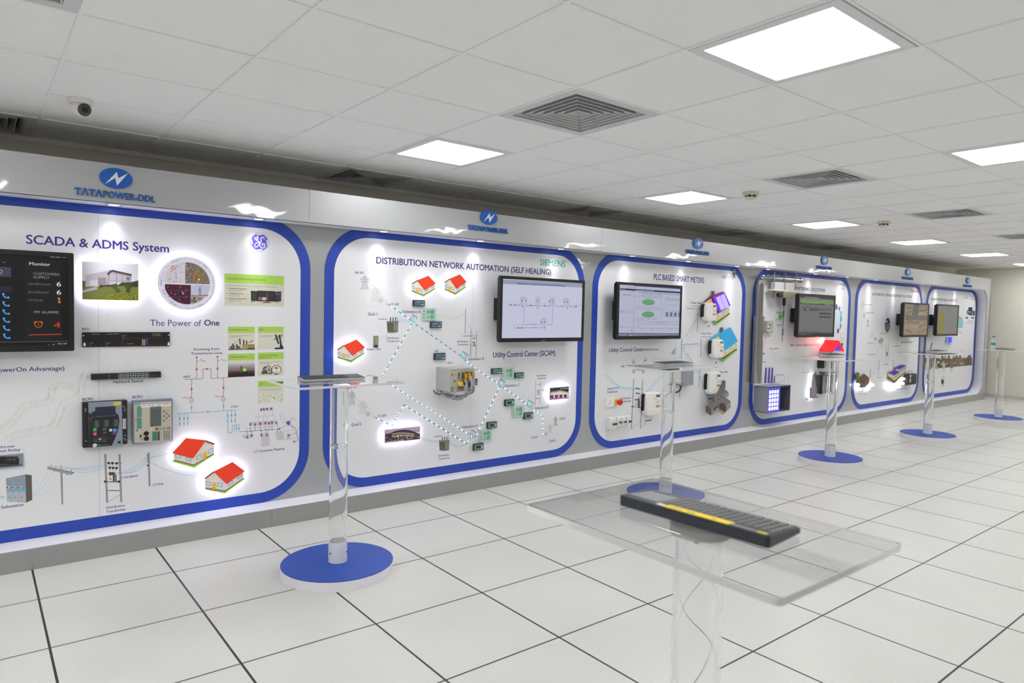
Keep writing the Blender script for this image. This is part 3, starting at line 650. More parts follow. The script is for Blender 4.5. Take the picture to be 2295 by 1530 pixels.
for q in ([(748, 1262), (1200, 1232), (1280, 1185)], [(1305, 1160), (1366, 1098)], [(1320, 1180), (1390, 1240), (1418, 1360)], [(1330, 1175), (1402, 1232), (1422, 1350)], [(1310, 1302), (1404, 1270)], [(1372, 1374), (1420, 1355)]): a.line(q, .0022, D2)
for u, v, h in ((872, 1175, 78), (926, 1178, 70), (986, 1168, 78), (1043, 1160, 80), (1085, 1163, 74), (1120, 1154, 80), (836, 1324, -68), (886, 1304, -52), (998, 1302, -56), (1061, 1300, -60)): a.line([(u, v), (u, v+h)], .0022, D2); a.rect(u-7, v+h-3, u+7, v+h+3, D2)
a.line([(1170, 1160), (1195, 1225), (1222, 1256)], .0022, D2).line([(1182, 1260), (1182, 1234), (1212, 1217)], .004, D2)
a.up()
for u, v in ((996, 1006), (1026, 1003), (1062, 1001), (1112, 997), (872, 1174), (926, 1177), (986, 1167), (1043, 1160), (1085, 1162), (1120, 1154), (836, 1324), (886, 1303), (998, 1301), (1061, 1299)): a.rect(u-10, v-12, u+10, v+12, P1c)
for u, v, q, c in ((1170, 1158, 14, P1c), (1306, 1162, 30, (112, 80, 176)), (1310, 1303, 13, P1c), (1371, 1374, 13, P1c)): a.poly([(u-q, v-q*.1), (u-q*.1, v-q), (u+q, v-q*.1), (u+q*.1, v+q)], c)
a.build('feeder_map', p)
# green-topped cards
def card(r, head, tx, bh=.27, hh=15, draw=None, sub=2):
    l, t, e, b = r; a = Art(YP, K4); a.l = 2; a.box4(l, t, e, b, (212, 210, 196)); a.up().box4(l, t, e, t+(b-t)*bh, (166, 206, 84)); a.up()
    for i, (s_, v) in enumerate(head): a.text(s_, tx[0], v, tx[1+i], hh, (52, 62, 40), .01)
    for i in range(sub): a.scrawl(l+22, t+(b-t)*bh+34+14*i, l+22+(e-l)*(.82-.34*i), 7, (110, 112, 104), i+l)
    if draw: a.up(); draw(a)
    a.build('info_card', p)
DK, TAN = (30, 30, 28), (172, 150, 92)
def sub_(a):
    a.poly([(618, 326), (618, 318), (720, 312), (923, 300), (923, 322)], (46, 44, 40)); a.rect(776, 262, 838, 318, TAN); a.rect(840, 262, 922, 306, (150, 130, 80)); a.rect(722, 280, 758, 320, (120, 106, 70)); a.poly([(846, 242), (900, 210), (908, 226), (860, 250)], TAN)
    a.up()
    for u, v, h in ((752, 198, 66), (795, 210, 55), (828, 222, 42), (672, 256, 60), (655, 280, 44), (690, 278, 38), (716, 262, 50), (636, 296, 26)): a.line([(u, v), (u+4, v+h)], .008 if h > 40 else .005, DK); a.dot(u, v+3, .004, DK)
    a.curve([(660, 285), (700, 240), (750, 198)], .0012, DK)
card((616, 60, 923, 328), [('SCADA and Control', 104)], (638, 846), draw=sub_)
def fd(a):
    a.line([(1160, 150), (1196, 258)], .011, DK).line([(1205, 152), (1222, 270)], .011, DK).line([(1140, 205), (1245, 148)], .005, DK).line([(1150, 220), (1250, 168)], .003, DK).poly([(1140, 320), (1165, 296), (1205, 300), (1212, 262), (1232, 262), (1250, 300), (1252, 316)], DK)
card((958, 60, 1253, 321), [('FDIR', 104)], (976, 1021), draw=fd, sub=2)
def op(a):
    for i in range(14): a.box4(617, 470+11.5*i, 923, 483+11.5*i, tuple(int(212+(t-212)*((i/13)**.9)) for t in (66, 34, 40)) if i < 9 else (60+4*(13-i), 34+3*(13-i), 40))
    a.up(); a.poly([(617, 640), (617, 604), (690, 600), (740, 590), (790, 578), (830, 572), (870, 588), (923, 592), (923, 626)], (26, 18, 22)); a.line([(766, 586), (769, 506)], .004, (50, 30, 30)).line([(754, 520), (784, 518)], .003, (50, 30, 30)).line([(750, 534), (788, 532)], .003, (50, 30, 30)); a.dot(806, 552, .013, (120, 200, 70)); a.up(); a.dot(806, 552, .006, (216, 250, 150)); a.curve([(720, 540), (745, 570), (768, 580)], .002, (200, 90, 90))
card((616, 372, 923, 642), [('Outage Prediction', 414)], (638, 831), draw=op)
def am(a):
    a.poly([(975, 608), (1002, 600), (1002, 572), (1020, 560), (1012, 536), (1035, 515), (1060, 512), (1076, 492), (1118, 535), (1118, 604), (1085, 602), (1048, 600)], (74, 70, 62)); a.up(); a.poly([(1040, 540), (1076, 500), (1112, 536), (1106, 590), (1060, 590)], (176, 168, 150)); a.rect(1050, 560, 1062, 590, DK); a.rect(1080, 545, 1095, 562, DK); a.poly([(1012, 560), (1030, 530), (1046, 548), (1046, 562)], (130, 120, 104))
    a.dot(1170, 554, .033, DK, .033, 28); a.up().dot(1170, 554, .029, (226, 224, 216), None, 28); a.up().rect(1150, 522, 1188, 542, (120, 118, 60)); a.line([(1132, 570), (1140, 585), (1170, 580), (1195, 570)], .003, DK); a.rect(1150, 596, 1185, 604, DK)
card((958, 358, 1253, 628), [('Advanced Metering', 396), ('Infrastructure', 420)], (976, 1180, 1110), .29, 13, am)
def gi(a):
    rnd = random.Random(4); a.poly([(960, 824), (1250, 818), (1250, 925), (960, 941)], (222, 220, 206)); a.up(); a.dot(1035, 838, .012, (236, 214, 160)); a.rect(962, 895, 990, 935, (232, 212, 160)); a.poly([(1120, 855), (1175, 850), (1172, 918), (1120, 922)], (226, 218, 198))
    for i in range(46):
        u, v = rnd.uniform(962, 1245), rnd.uniform(828, 920)
        a.line([(u, v), (min(1249, u+rnd.uniform(4, 30)), v+rnd.uniform(-3, 3))] if i % 2 else [(u, v), (u+rnd.uniform(-3, 3), min(926, v+rnd.uniform(5, 26)))], .0013, (70, 66, 58))
    a.curve([(965, 932), (1010, 900), (1060, 860), (1110, 830)], .0016, (90, 86, 76)); a.dot(1142, 870, .007, (130, 190, 110))
card((958, 682, 1252, 942), [('GIS', 722)], (978, 1012), draw=gi, sub=1)
a = Art(YP, K1b); a.l = 2; a.box4(779, 266, 1461, 634, (206, 204, 186)); a.up().box4(779, 266, 1461, 372, (166, 206, 84)); a.up(); a.text('Centralized Monitoring and Control', 807, 334, 1250, 26, (76, 96, 52), -.004)
a.text('Real-time monitoring and control, crew management and outage notification', 807, 408, 1385, 15, (120, 122, 110), -.002)
for i, (h_, s_, e, e2) in enumerate((('Distribution Management', 'Monitor & Manage', 1036, 972), ('Outage Management', 'Detect & Restore', 1000, 958), ('Distribution Optimization', 'Analyze & Optimize', 1034, 978))):
    v = 446+57*i; a.text(h_, 832, v, e, 15, (66, 68, 60), .012); a.text(s_, 832, v+24, e2, 13, (110, 112, 100)); a.dot(811, v-7, .0025, DK)
a.poly([(1083, 466), (1160, 472), (1160, 582), (1083, 580)], (18, 18, 20)).poly([(1350, 478), (1430, 474), (1427, 588), (1352, 590)], (18, 18, 20)); a.up().rect(1092, 480, 1152, 570, (44, 62, 48)); a.poly([(1360, 492), (1422, 490), (1420, 512), (1360, 514)], (120, 60, 140)); a.poly([(1360, 516), (1422, 514), (1420, 578), (1360, 580)], (52, 52, 56))
a.up().rect(1158, 464, 1356, 590, (14, 14, 16)); a.up().rect(1168, 474, 1346, 578, (40, 42, 46)); a.up().rect(1168, 536, 1202, 576, (150, 90, 84)); a.rect(1210, 540, 1258, 576, (196, 190, 176)); a.rect(1264, 486, 1278, 576, (120, 60, 50)); a.poly([(1195, 606), (1250, 592), (1290, 592), (1322, 604)], (60, 60, 62)); a.line([(1085, 600), (1130, 582)], .003, DK); a.line([(1360, 594), (1400, 606)], .003, DK)
a.build('info_card', p)
# printed switchgear, poles and wires along the foot
a = Art(YP, K5); a.l = 2
a.poly([(72, 392), (312, 342), (320, 688), (84, 672)], (150, 160, 172)).poly([(312, 342), (388, 352), (395, 655), (320, 688)], (92, 88, 84)); a.up()
for u0, u1, t0, t1 in ((80, 142, 392, 380), (150, 222, 377, 362), (228, 312, 361, 346)):
    a.poly([(u0, t0), (u1, t1), (u1+4, 522), (u0+3, 530)], (140, 152, 168)); a.poly([(u0+3, 535), (u1+4, 526), (u1+4, 546), (u0+3, 556)], (84, 180, 222)); a.poly([(u0+3, 560), (u1+4, 550), (u1+6, 686), (u0+6, 674)], (176, 184, 190)); a.up(); a.rect(u0+8, 488, u0+32, 514, (236, 238, 240)); a.poly([(u0+26, 632), (u0+48, 630), (u0+37, 610)], (150, 110, 60)); a.dot(u0+14, 502, .004, DK)
a.build('switchgear_print', p)
PG = (168, 166, 162); a = Art(YP, K5); a.l = 3
a.poly([(733, 232), (763, 230), (774, 710), (750, 710)], (142, 138, 134)); a.poly([(733, 232), (744, 232), (760, 710), (750, 710)], (176, 172, 168)); a.up(); a.poly([(582, 250), (915, 322), (872, 352), (578, 280)], (158, 160, 152)); a.poly([(740, 232), (764, 232), (764, 300), (740, 292)], (196, 194, 190)); a.line([(580, 252), (910, 322)], .005, (120, 122, 116))
for u, v in ((628, 240), (686, 252), (876, 300), (820, 345), (664, 300)): a.rect(u-8, v-12, u+8, v+4, (110, 140, 140))
a.line([(1288, 92), (1312, 688)], .011, (150, 146, 146)).line([(1463, 94), (1486, 684)], .011, (150, 146, 146)); a.up()
for q, w_ in (([(1330, 202), (1492, 206)], .004), ([(1340, 262), (1445, 264)], .006), ([(1286, 432), (1462, 432)], .008), ([(1310, 538), (1470, 542)], .006), ([(1300, 692), (1470, 592)], .002)): a.line(q, w_, (120, 118, 120))
for u, v in ((1330, 203), (1376, 205), (1429, 208), (1344, 262), (1386, 264), (1428, 265), (1346, 330), (1370, 330), (1392, 330), (1288, 430), (1457, 431)): a.dot(u, v, .007, DK)
for u in (1336, 1378, 1428): a.line([(u, 206), (u+6, 262)], .0014, DK)
for u, e in ((1344, 1346), (1386, 1370), (1424, 1394)): a.line([(u, 264), (e, 328)], .0014, DK)
a.poly([(1332, 342), (1428, 338), (1432, 428), (1336, 432)], (120, 116, 118)); a.up().poly([(1326, 360), (1380, 356), (1382, 425), (1328, 430)], (226, 220, 214)); a.poly([(1384, 350), (1398, 346), (1398, 426), (1386, 428)], (60, 58, 60)); a.up().poly([(1334, 410), (1368, 408), (1350, 378)], (226, 170, 40)); a.line([(1350, 388), (1351, 402)], .003, DK)
a.line([(1818, 78), (1832, 486)], .01, (140, 136, 138))
for v in (108, 132, 158, 184): a.line([(1798, v), (1815, v+2)], .005, (110, 120, 124))
a.dot(1808, 234, .005, DK); a.build('pole_print', p)
a = Art(YP, K5); a.l = 2
for q in ([(770, 258), (960, 268), (1150, 245), (1330, 203)], [(740, 262), (960, 285), (1170, 268), (1376, 207)], [(925, 312), (1080, 315), (1240, 280), (1430, 210)], [(1398, 330), (1520, 305), (1680, 220), (1800, 110)], [(1400, 328), (1540, 315), (1690, 245), (1800, 135)], [(1405, 326), (1560, 325), (1700, 265), (1800, 160)], [(1410, 325), (1570, 328), (1710, 285), (1800, 186)], [(1820, 132), (1950, 115), (2120, 70)], [(1825, 182), (1870, 130), (1960, 118)], [(1820, 182), (2000, 270), (2200, 335), (2380, 365)]): a.curve(q, .0026, (136, 190, 224))
for q in ([(400, 590), (480, 490), (600, 295)], [(405, 595), (520, 500), (655, 310)], [(405, 608), (560, 560), (720, 455), (825, 350)]):
    f = spline([a.P(*t) for t in q], 16)
    for i in range(0, len(f)-1, 2): a.wline(f[i:i+2], .0026, (150, 200, 226))
for v in (608, 620, 632): a.dash([(0, v), (60, v+4)], .003, (150, 200, 226), .02, .016)
a.build('cable_print', p)

# equipment fixed to the board
tv1_logo = None
def scr1(a):
    a.poly([(-3000, -60), (960, 150), (975, 1400), (-3000, 1640)], (10, 10, 12)); a.up()
    a.poly([(-400, 10), (955, 130), (955, 142), (-400, 28)], (70, 76, 90)); a.poly([(335, 190), (835, 215), (850, 1312), (352, 1318)], (20, 20, 24)); a.poly([(-400, 260), (150, 300), (152, 430), (-400, 420)], (58, 62, 80)); a.poly([(-400, 545), (175, 555), (176, 636), (-400, 640)], (30, 34, 48)); a.poly([(-400, 160), (325, 190), (340, 1320), (-400, 1330)], (14, 14, 17)) ; a.up()
    a.poly([(-400, 260), (150, 300), (152, 430), (-400, 420)], (58, 62, 80)); a.poly([(-400, 545), (175, 555), (176, 636), (-400, 640)], (30, 34, 48)); a.poly([(-400, 1322), (965, 1310), (968, 1318), (-400, 1332)], (74, 84, 104)); a.poly([(944, 190), (960, 195), (958, 470), (946, 468)], (150, 160, 176)); a.line([(958, 470), (970, 1312)], .002, (60, 66, 80)); a.up()
    a.poly([(682, 138), (830, 144), (830, 168), (684, 164)], (90, 98, 116)); a.poly([(830, 144), (942, 148), (942, 172), (832, 168)], (150, 26, 26)); a.up(); a.line([(710, 154), (736, 156)], .003, (226, 230, 240)); a.rect(780, 148, 804, 164, (210, 214, 226)); a.line([(875, 154), (893, 164)], .003, (240, 240, 240)).line([(893, 154), (875, 164)], .003, (240, 240, 240))
    a.text('Monitor', 402, 268, 690, 42, (226, 226, 226), .0); a.text('CUSTOMERS', 458, 400, 815, 34, (140, 142, 146)); a.text('SUPPLY', 458, 450, 682, 34, (140, 142, 146))
    for s_, v, e, d_, c in (('confirmed', 538, 684, '6', (232, 232, 240)), ('predicted', 650, 662, '6', (232, 232, 240)), ('critical', 760, 582, '1', (206, 140, 60))): a.text(s_, 387, v, e, 32, (110, 112, 116)); (a.text(d_, 778, v+22, 838, 62, c) if d_ != '1' else a.line([(792, v-30), (814, v-42), (814, v+22)], .0055, c).line([(792, v+21), (838, v+21)], .0045, c))
    a.text('MY ALARMS', 470, 928, 803, 32, (160, 162, 168)); a.text('4', 740, 1128, 828, 76, (206, 46, 34), -.01); a.line([(398, 1226), (848, 1216)], .004, (196, 62, 44)); AL = (206, 96, 50)
    a.ring(527, 1082, .0158, .0035, AL); a.line([(527, 1064), (527, 1084), (541, 1096)], .003, AL); a.ring(488, 1060, .006, .005, AL, a0=60, a1=200); a.ring(566, 1060, .006, .005, AL, a0=-20, a1=120)
    for i in range(6):
        u, v = 36+2.4*i, 655+111*i; a.curve([(u+6, v+6), (u+14, v+34), (u+44, v+58), (u+84, v+60)], .0062, (70, 160, 236)); a.dot(u+10, v+10, .0052, (70, 160, 236)); a.dot(u+80, v+58, .0052, (70, 160, 236))
    a.line([(40, 224), (58, 236), (78, 226)], .002, (150, 150, 150)); a.ring(2, 358, .009, .002, (190, 196, 210)); a.line([(8, 378), (8, 392)], .002, (190, 196, 210))
    a.text('10:41 AM', 792, 1356, 916, 18, (210, 212, 216)); a.text('10/7/2016', 792, 1383, 920, 18, (210, 212, 216)); a.poly([(660, 1368), (678, 1368), (669, 1358)], (200, 200, 200)); a.rect(722, 1352, 748, 1372, (200, 204, 210)); a.up().rect(727, 1356, 744, 1368, (10, 10, 12))
x1 = at(166, 680, -.07)[0]; z1 = at(163, 567, -.07)[1]; z0 = at(168, 786, -.07)[1]
television('large dark monitor showing customers supply and alarm counts, cut off by the left edge', KV, (x1-.955, x1, z0, z1), -.07, scr1, .9)
# backlit photograph of the office building
def photo_board(name, label, k, rect, draw, light=1., group='backlit photographs on the boards'):
    y = YP-.036; x0, x1, z0, z1 = span(k, y, *rect)
    t = thing(name, ((x0+x1)/2, YP, (z0+z1)/2), label, 'photograph', group); MB().box(x0, x1, y, y+.008, z0, z1).build('photo_board', mat((228, 226, 230), .4), t)
    a = Art(y, k, rough=.35); a.clip = (x0, x1, z0, z1); draw(a); a.build('photo_print', t)
    backlit(t, [(x0, z0), (x1, z0), (x1, z1), (x0, z1)], y+.008, k=light); return t
def ph1(a):
    a.poly([(541, 1190), (915, 1214), (915, 1450), (541, 1446)], (238, 236, 250)); a.up(); a.poly([(541, 1360), (915, 1350), (915, 1450), (541, 1446)], (132, 136, 66)); a.poly([(541, 1385), (640, 1358), (640, 1378), (541, 1400)], (196, 190, 200)); a.up()
    a.poly([(541, 1320), (560, 1322), (580, 1340), (578, 1362), (541, 1372)], (104, 110, 84)); a.poly([(840, 1330), (865, 1330), (913, 1318), (913, 1362), (840, 1362)], (60, 70, 40)); a.poly([(563, 1283), (722, 1252), (722, 1340), (563, 1362)], (206, 196, 208)); a.poly([(592, 1320), (650, 1314), (650, 1348), (592, 1352)], (226, 226, 240)); a.poly([(645, 1300), (700, 1300), (700, 1352), (645, 1352)], (170, 150, 160)); a.up()
    a.poly([(722, 1252), (740, 1258), (868, 1290), (864, 1350), (700, 1350), (712, 1280)], (180, 172, 186)); a.poly([(722, 1325), (800, 1326), (800, 1352), (722, 1352)], (212, 208, 224)); a.up(); a.line([(710, 1280), (736, 1254), (868, 1284)], .012, (92, 70, 72)); a.poly([(726, 1270), (830, 1290), (830, 1320), (722, 1318)], (200, 196, 208)); a.line([(770, 1278), (768, 1346)], .003, (130, 122, 134)); a.line([(806, 1286), (806, 1346)], .003, (130, 122, 134)); a.rect(836, 1296, 852, 1316, (120, 112, 130))
    a.poly([(660, 1352), (740, 1346), (760, 1340), (780, 1350), (800, 1334), (860, 1330), (870, 1352), (720, 1360), (660, 1360)], (62, 74, 36)); a.up()
    a.dot(665, 1358, .009, (70, 84, 34)); a.dot(756, 1362, .013, (84, 96, 40)); a.dot(776, 1386, .014, (90, 102, 44)); a.dot(846, 1358, .019, (66, 84, 34)); a.dot(845, 1388, .012, (60, 80, 32)); a.poly([(640, 1444), (700, 1425), (780, 1408), (914, 1402), (914, 1450), (640, 1448)], (128, 132, 30)); a.up(); rnd = random.Random(2)
    for i in range(60): a.dot(rnd.uniform(690, 908), rnd.uniform(1412, 1442), .004, rnd.choice(((150, 160, 50), (96, 110, 24), (170, 172, 70))), n=6)
photo_board('photo_panel', 'backlit photograph of a pale office building with lawn, right of the dark monitor', K1, (541, 1192, 913, 1444), ph1, .9)
# round backlit picture
y = YP-.036; KC = K1b; x, z = at(*KC(356, 381), y); r = at(*KC(356, 141), y)[1]-z
t = thing('round_picture', (x, YP, z), 'round backlit picture split into map, satellite view, dark grid screen and pylon', 'round picture')
circ = lambda q, n=64, x=x, z=z: [(x+q*math.cos(2*math.pi*i/n), z+q*math.sin(2*math.pi*i/n)) for i in range(n)]
MB().prism(circ(r*1.27), y, y+.008).build('round_board', mat((236, 232, 246), .4, 0., .8), t)  # own emission stands in for backlight leaking through the board
def wedge(u0, v0, u1, v1, c, nm, extra=None):   # part of the disc inside a rectangle
    a = Art(y, KC, rough=.35); (xa, za), (xb, zb) = a.P(u0, v0), a.P(u1, v1)
    pts = [(min(max(px, min(xa, xb)), max(xa, xb)), min(max(pz, min(za, zb)), max(za, zb))) for px, pz in circ(r)]
    cx_, cz_ = a.P((u0+u1)/2, (v0+v1)/2); q = []
    for i in range(72):
        th = 2*math.pi*i/72; s_ = 0.
        lo, hi = 0., 2*r
        for _ in range(24):
            mid = (lo+hi)/2; px, pz = cx_+mid*math.cos(th), cz_+mid*math.sin(th)
            if (px-x)**2+(pz-z)**2 <= r*r and min(xa, xb) <= px <= max(xa, xb) and min(za, zb) <= pz <= max(za, zb): lo = mid
            else: hi = mid
        q.append((cx_+lo*math.cos(th), cz_+lo*math.sin(th)))
    a.world(q, c); a.up()
    if extra: extra(a)
    a.build(nm, t)
def inside(a, u, v, q=.96):
    px, pz = a.P(u, v); return (px-x)**2+(pz-z)**2 < (r*q)**2
def e_map(a):
    a.ring(195, 202, .011, .006, (236, 120, 90)); a.curve([(170, 240), (230, 190), (300, 160), (325, 148)], .003, (240, 206, 130)); a.curve([(150, 380), (152, 320), (180, 250)], .002, (220, 190, 120)); a.curve([(228, 190), (228, 270), (235, 380)], .002, (160, 160, 210)); a.dot(226, 268, .004, (140, 150, 220)); a.curve([(140, 375), (230, 370), (325, 384)], .002, (230, 190, 130))
    for i, (u, v) in enumerate(((165, 245), (145, 335), (195, 365), (275, 255), (270, 345), (230, 185), (215, 315))): a.scrawl(u, v, u+30, 8, (130, 120, 130), i)
def e_sat(a):
    rnd = random.Random(9)
    a.poly([(400, 265), (470, 210), (540, 220), (560, 300), (520, 360), (470, 390), (430, 380), (440, 300)], (140, 124, 80)); a.up()
    for i in range(420):
        u, v = rnd.uniform(336, 598), rnd.uniform(148, 390)
        if inside(a, u, v) and not (420 < u < 540 and 215 < v < 375 and rnd.random() < .8): a.dot(u, v, rnd.uniform(.0012, .0034), rnd.choice(((226, 216, 220), (70, 60, 56), (200, 186, 190), (96, 84, 74), (150, 136, 120))), n=5)
    a.ring(456, 312, .014, .006, (206, 140, 90), rz=.026); a.dot(488, 338, .006, (230, 222, 210))
def e_dk(a):
    a.line([(130, 462), (390, 459)], .003, (80, 56, 160)); a.line([(130, 532), (392, 540)], .003, (80, 56, 160))
    for u, v in ((135, 416), (275, 420), (342, 460), (172, 490), (215, 505), (342, 534), (265, 565)): a.poly([(u-12, v+8), (u-3, v-2), (u, v-12), (u+6, v-2), (u+14, v-4), (u+4, v+8), (u-2, v+16)], (214, 62, 62))
    a.poly([(288, 474), (298, 472), (308, 490), (316, 486), (314, 512), (296, 496), (302, 492)], (190, 226, 130))
def e_py(a): pylon(a, 500, 525, 412, 22, (150, 140, 160), .0026); a.poly([(400, 515), (470, 520), (600, 512), (585, 530), (400, 532)], (150, 120, 120))
def e_bl(a):
    rnd = random.Random(3)
    for i in range(60):
        u, v = rnd.uniform(400, 545), rnd.uniform(540, 612)
        if inside(a, u, v): a.dot(u, v, rnd.uniform(.002, .005), rnd.choice(((90, 84, 60), (206, 196, 196), (120, 100, 80), (60, 56, 44))), n=6)
wedge(100, 130, 331, 386, (226, 222, 236), 'map_print', e_map); wedge(333, 130, 615, 393, (136, 118, 108), 'satellite_print', e_sat); wedge(100, 389, 396, 630, (74, 26, 50), 'grid_screen_print', e_dk); wedge(398, 395, 615, 530, (206, 210, 236), 'pylon_print', e_py); wedge(398, 533, 615, 630, (170, 156, 150), 'street_print', e_bl)
a = Art(y, KC); a.l = 2; a.wline(circ(r*1.03)+[circ(r*1.03)[0]], .0018, (150, 170, 190)); a.wline(circ(r*1.255)+[circ(r*1.255)[0]], .0014, (170, 165, 190))
def arc_text(s_, mid, rad, h, c, bold=0., flip=False):
    w_ = [max([v[0] for v in glyphs(q, bold)[0]] or [.25]) if q != ' ' else .3 for q in s_]; tot = sum(w_)+.1*len(s_); k_ = h/CAP; d = -1 if not flip else 1
    th = math.radians(mid)-d*tot*k_/rad/2
    for q, wq in zip(s_, w_):
        if q != ' ':
            vs, fs = glyphs(q, bold); tm = th+d*wq*k_/rad/2; ca, sa = math.cos(tm), math.sin(tm); tx, tz = -sa*d, ca*d; nx, nz = (ca, sa) if not flip else (-ca, -sa); rr = rad if not flip else rad+h
            a.mb.add([(x+ca*rr+tx*(vx-wq/2)*k_+nx*vz*k_, a.yy(), z+sa*rr+tz*(vx-wq/2)*k_+nz*vz*k_) for vx, vz in vs], fs, mat(c))
        th += d*(wq+.1)*k_/rad
P9, P8 = (120, 60, 180), (168, 156, 200)
for one, rest, m1, m2, fl in (('One', 'Network Model', 117, 84, False), ('One', 'User Experience', 47, 10, False), ('One', 'Modular System', 181, 149, False), ('One', 'User Interface', 237, 268, True), ('One', 'Graphics', 300, 325, True), ('One', 'Platform', 203, 222, True)):
    arc_text(one, m1, r*1.11, .0125, P9, .012, fl); arc_text(rest, m2, r*1.11, .0125, P8, 0., fl)
for an in (100, 30, 160, 132, 62, 285, 225): a.mb.add([(x+r*1.13*math.cos(math.radians(an))+.0018*math.cos(q), a.yy(), z+r*1.13*math.sin(math.radians(an))+.0018*math.sin(q)) for q in [i*math.pi/3 for i in range(6)]], [tuple(range(6))], mat(P8))
a.build('ring_lettering', t)
backlit(t, circ(r*1.27, 40), y+.008, inset=.005, k=1.)

# rack unit, network switch, two bay controllers, relay
t = device('rack_unit', 'flat black rack unit with a red outlined field under the caption RTU', K2, (486, 170, 1005, 258), .012, BLACK)
a = Art(t['box'][4], K2); a.rect(622, 175, 624, 252, (60, 60, 62)); a.rect(720, 175, 723, 252, (60, 60, 62)); a.line([(730, 206), (985, 204), (985, 240), (730, 250), (730, 206)], .0012, (150, 34, 40)); a.text('D400', 905, 189, 948, 11, (150, 152, 140)); a.line([(898, 175), (953, 174), (953, 192), (898, 193), (898, 175)], .001, (110, 112, 104))
a.scrawl(545, 183, 592, 5, (150, 150, 150), 1); a.scrawl(632, 182, 702, 5, (150, 150, 150), 2); a.scrawl(528, 235, 552, 5, (140, 140, 140), 3); a.scrawl(628, 236, 652, 5, (140, 140, 140), 4); a.scrawl(750, 240, 790, 5, (150, 150, 150), 5); a.scrawl(725, 190, 750, 4, (150, 150, 150), 6)
for u, v in ((492, 190), (997, 186)): a.rect(u-3, v-3, u+6, v+2, (230, 230, 230))
for u, v in ((500, 240), (997, 236)): a.dot(u, v-5, .0045, (236, 236, 236)); a.dot(u, v+5, .0065, (236, 236, 236))
for v in (214, 226, 238): a.rect(840, v-1, 858, v+8, (190, 190, 180)); a.rect(864, v-6, 873, v+3, (50, 90, 170))
a.up()
for v in (214, 226, 238): a.rect(845, v+1, 853, v+6, (20, 20, 20))
for u, v in ((535, 245), (634, 245), (731, 202)): a.ring(u, v, .0035, .001, (150, 150, 150))
for i in range(10): a.rect(878+10*i, 216, 880+10*i, 234, (50, 50, 54))
a.build('front_print', t)
t = device('network_switch', 'long thin black network switch with rows of ports', KB, (266, 138, 1462, 241), .03, BLACKM)
a = Art(t['box'][4], KB)
for u0, t_ in ((728, 136), (903, 129), (1080, 122)):
    a.rect(u0, t_, u0+165, t_+72, (176, 196, 186)); a.up()
    for r_ in range(2):
        for i in range(4):
            b0 = t_+4-i*1.4+36*r_; a.rect(u0+5+40*i, b0, u0+38+40*i, b0+29, (18, 20, 22)); a.up().rect(u0+14+40*i, b0+(0 if r_ else 20), u0+28+40*i, b0+(9 if r_ else 29), (10, 12, 12)); a.l -= 1
    a.l -= 1
a.up().up()
for i in range(4): a.scrawl(1262+44*i, 155-i, 1280+44*i, 8, (150, 150, 150), i); a.scrawl(1258+44*i, 186-i, 1284+44*i, 8, (120, 120, 120), i+9)
a.scrawl(555, 153, 580, 8, (130, 130, 130), 3); a.scrawl(552, 176, 594, 8, (150, 150, 150), 4); a.scrawl(552, 216, 596, 12, (120, 120, 120), 5); a.rect(668, 140, 671, 205, (80, 80, 84)); a.build('front_print', t)
# dark bay controller
t = device('bay_controller', 'dark bay control unit with blue-grey face, green and red buttons and yellow label', KB, (118, 628, 885, 1406), .05, BLACKM, bevel=.003)
y0 = t['box'][4]; a = Art(y0-.006, KB); g = lambda *q: [(u-2, v-6) for u, v in q]
fx = MB(); fx.prism([at(*KB(u, v), y0-.006) for u, v in g((216, 632), (790, 604), (806, 1362), (232, 1408))], y0-.006, y0); fx.build('face_plate', mat((128, 140, 158), .4), t)
a.poly(g((222, 812), (335, 778), (335, 872), (685, 850), (690, 800), (735, 850), (750, 940), (735, 1060), (690, 1210), (620, 1370), (232, 1402)), (24, 26, 30)); a.up(); a.poly(g((335, 712), (680, 690), (685, 850), (335, 874)), (30, 32, 58)); a.line(g((335, 876), (686, 852)), .003, (96, 100, 112)); a.poly(g((648, 628), (768, 620), (770, 674), (648, 686)), (232, 212, 40)); a.up()
for i in range(4): a.scrawl(654, 640+11*i, 752, 7, (120, 110, 40), i)
for u in (322, 488, 652):
    for i in range(5): a.rect(u, 934-(u-322)*.05+24*i, u+78, 954-(u-322)*.05+24*i, (52, 54, 58))
a.up()
for u in (322, 488, 652):
    for i in range(5): a.scrawl(u+8, 950-(u-322)*.05+24*i, u+70, 9, (150, 152, 154), int(u+i)); a.rect(u-24, 948-(u-322)*.05+24*i, u-14, 951-(u-322)*.05+24*i, (120, 120, 122))
a.rect(296, 1062, 360, 1120, (30, 150, 60)); a.rect(294, 1138, 362, 1192, (186, 34, 44)); a.rect(460, 1070, 524, 1104, (60, 62, 66)); a.rect(460, 1122, 524, 1156, (56, 58, 62)); a.up(); a.rect(324, 1078, 330, 1104, (236, 236, 236)); a.ring(327, 1164, .0042, .0018, (236, 210, 210)); a.scrawl(466, 1084, 520, 9, (210, 210, 210), 3); a.scrawl(482, 1142, 506, 9, (210, 210, 210), 4)
a.dot(598, 1098, .0085, (214, 214, 210)); a.dot(670, 1098, .0105, (90, 140, 220)); a.dot(657, 1150, .0095, (120, 56, 150)); a.rect(302, 1222, 528, 1238, (44, 46, 50)); a.poly(g((305, 1250), (530, 1240), (530, 1304), (306, 1318)), (40, 42, 46)); a.up()
for u in (308, 388, 470): a.rect(u, 1256, u+52, 1302, (64, 66, 70))
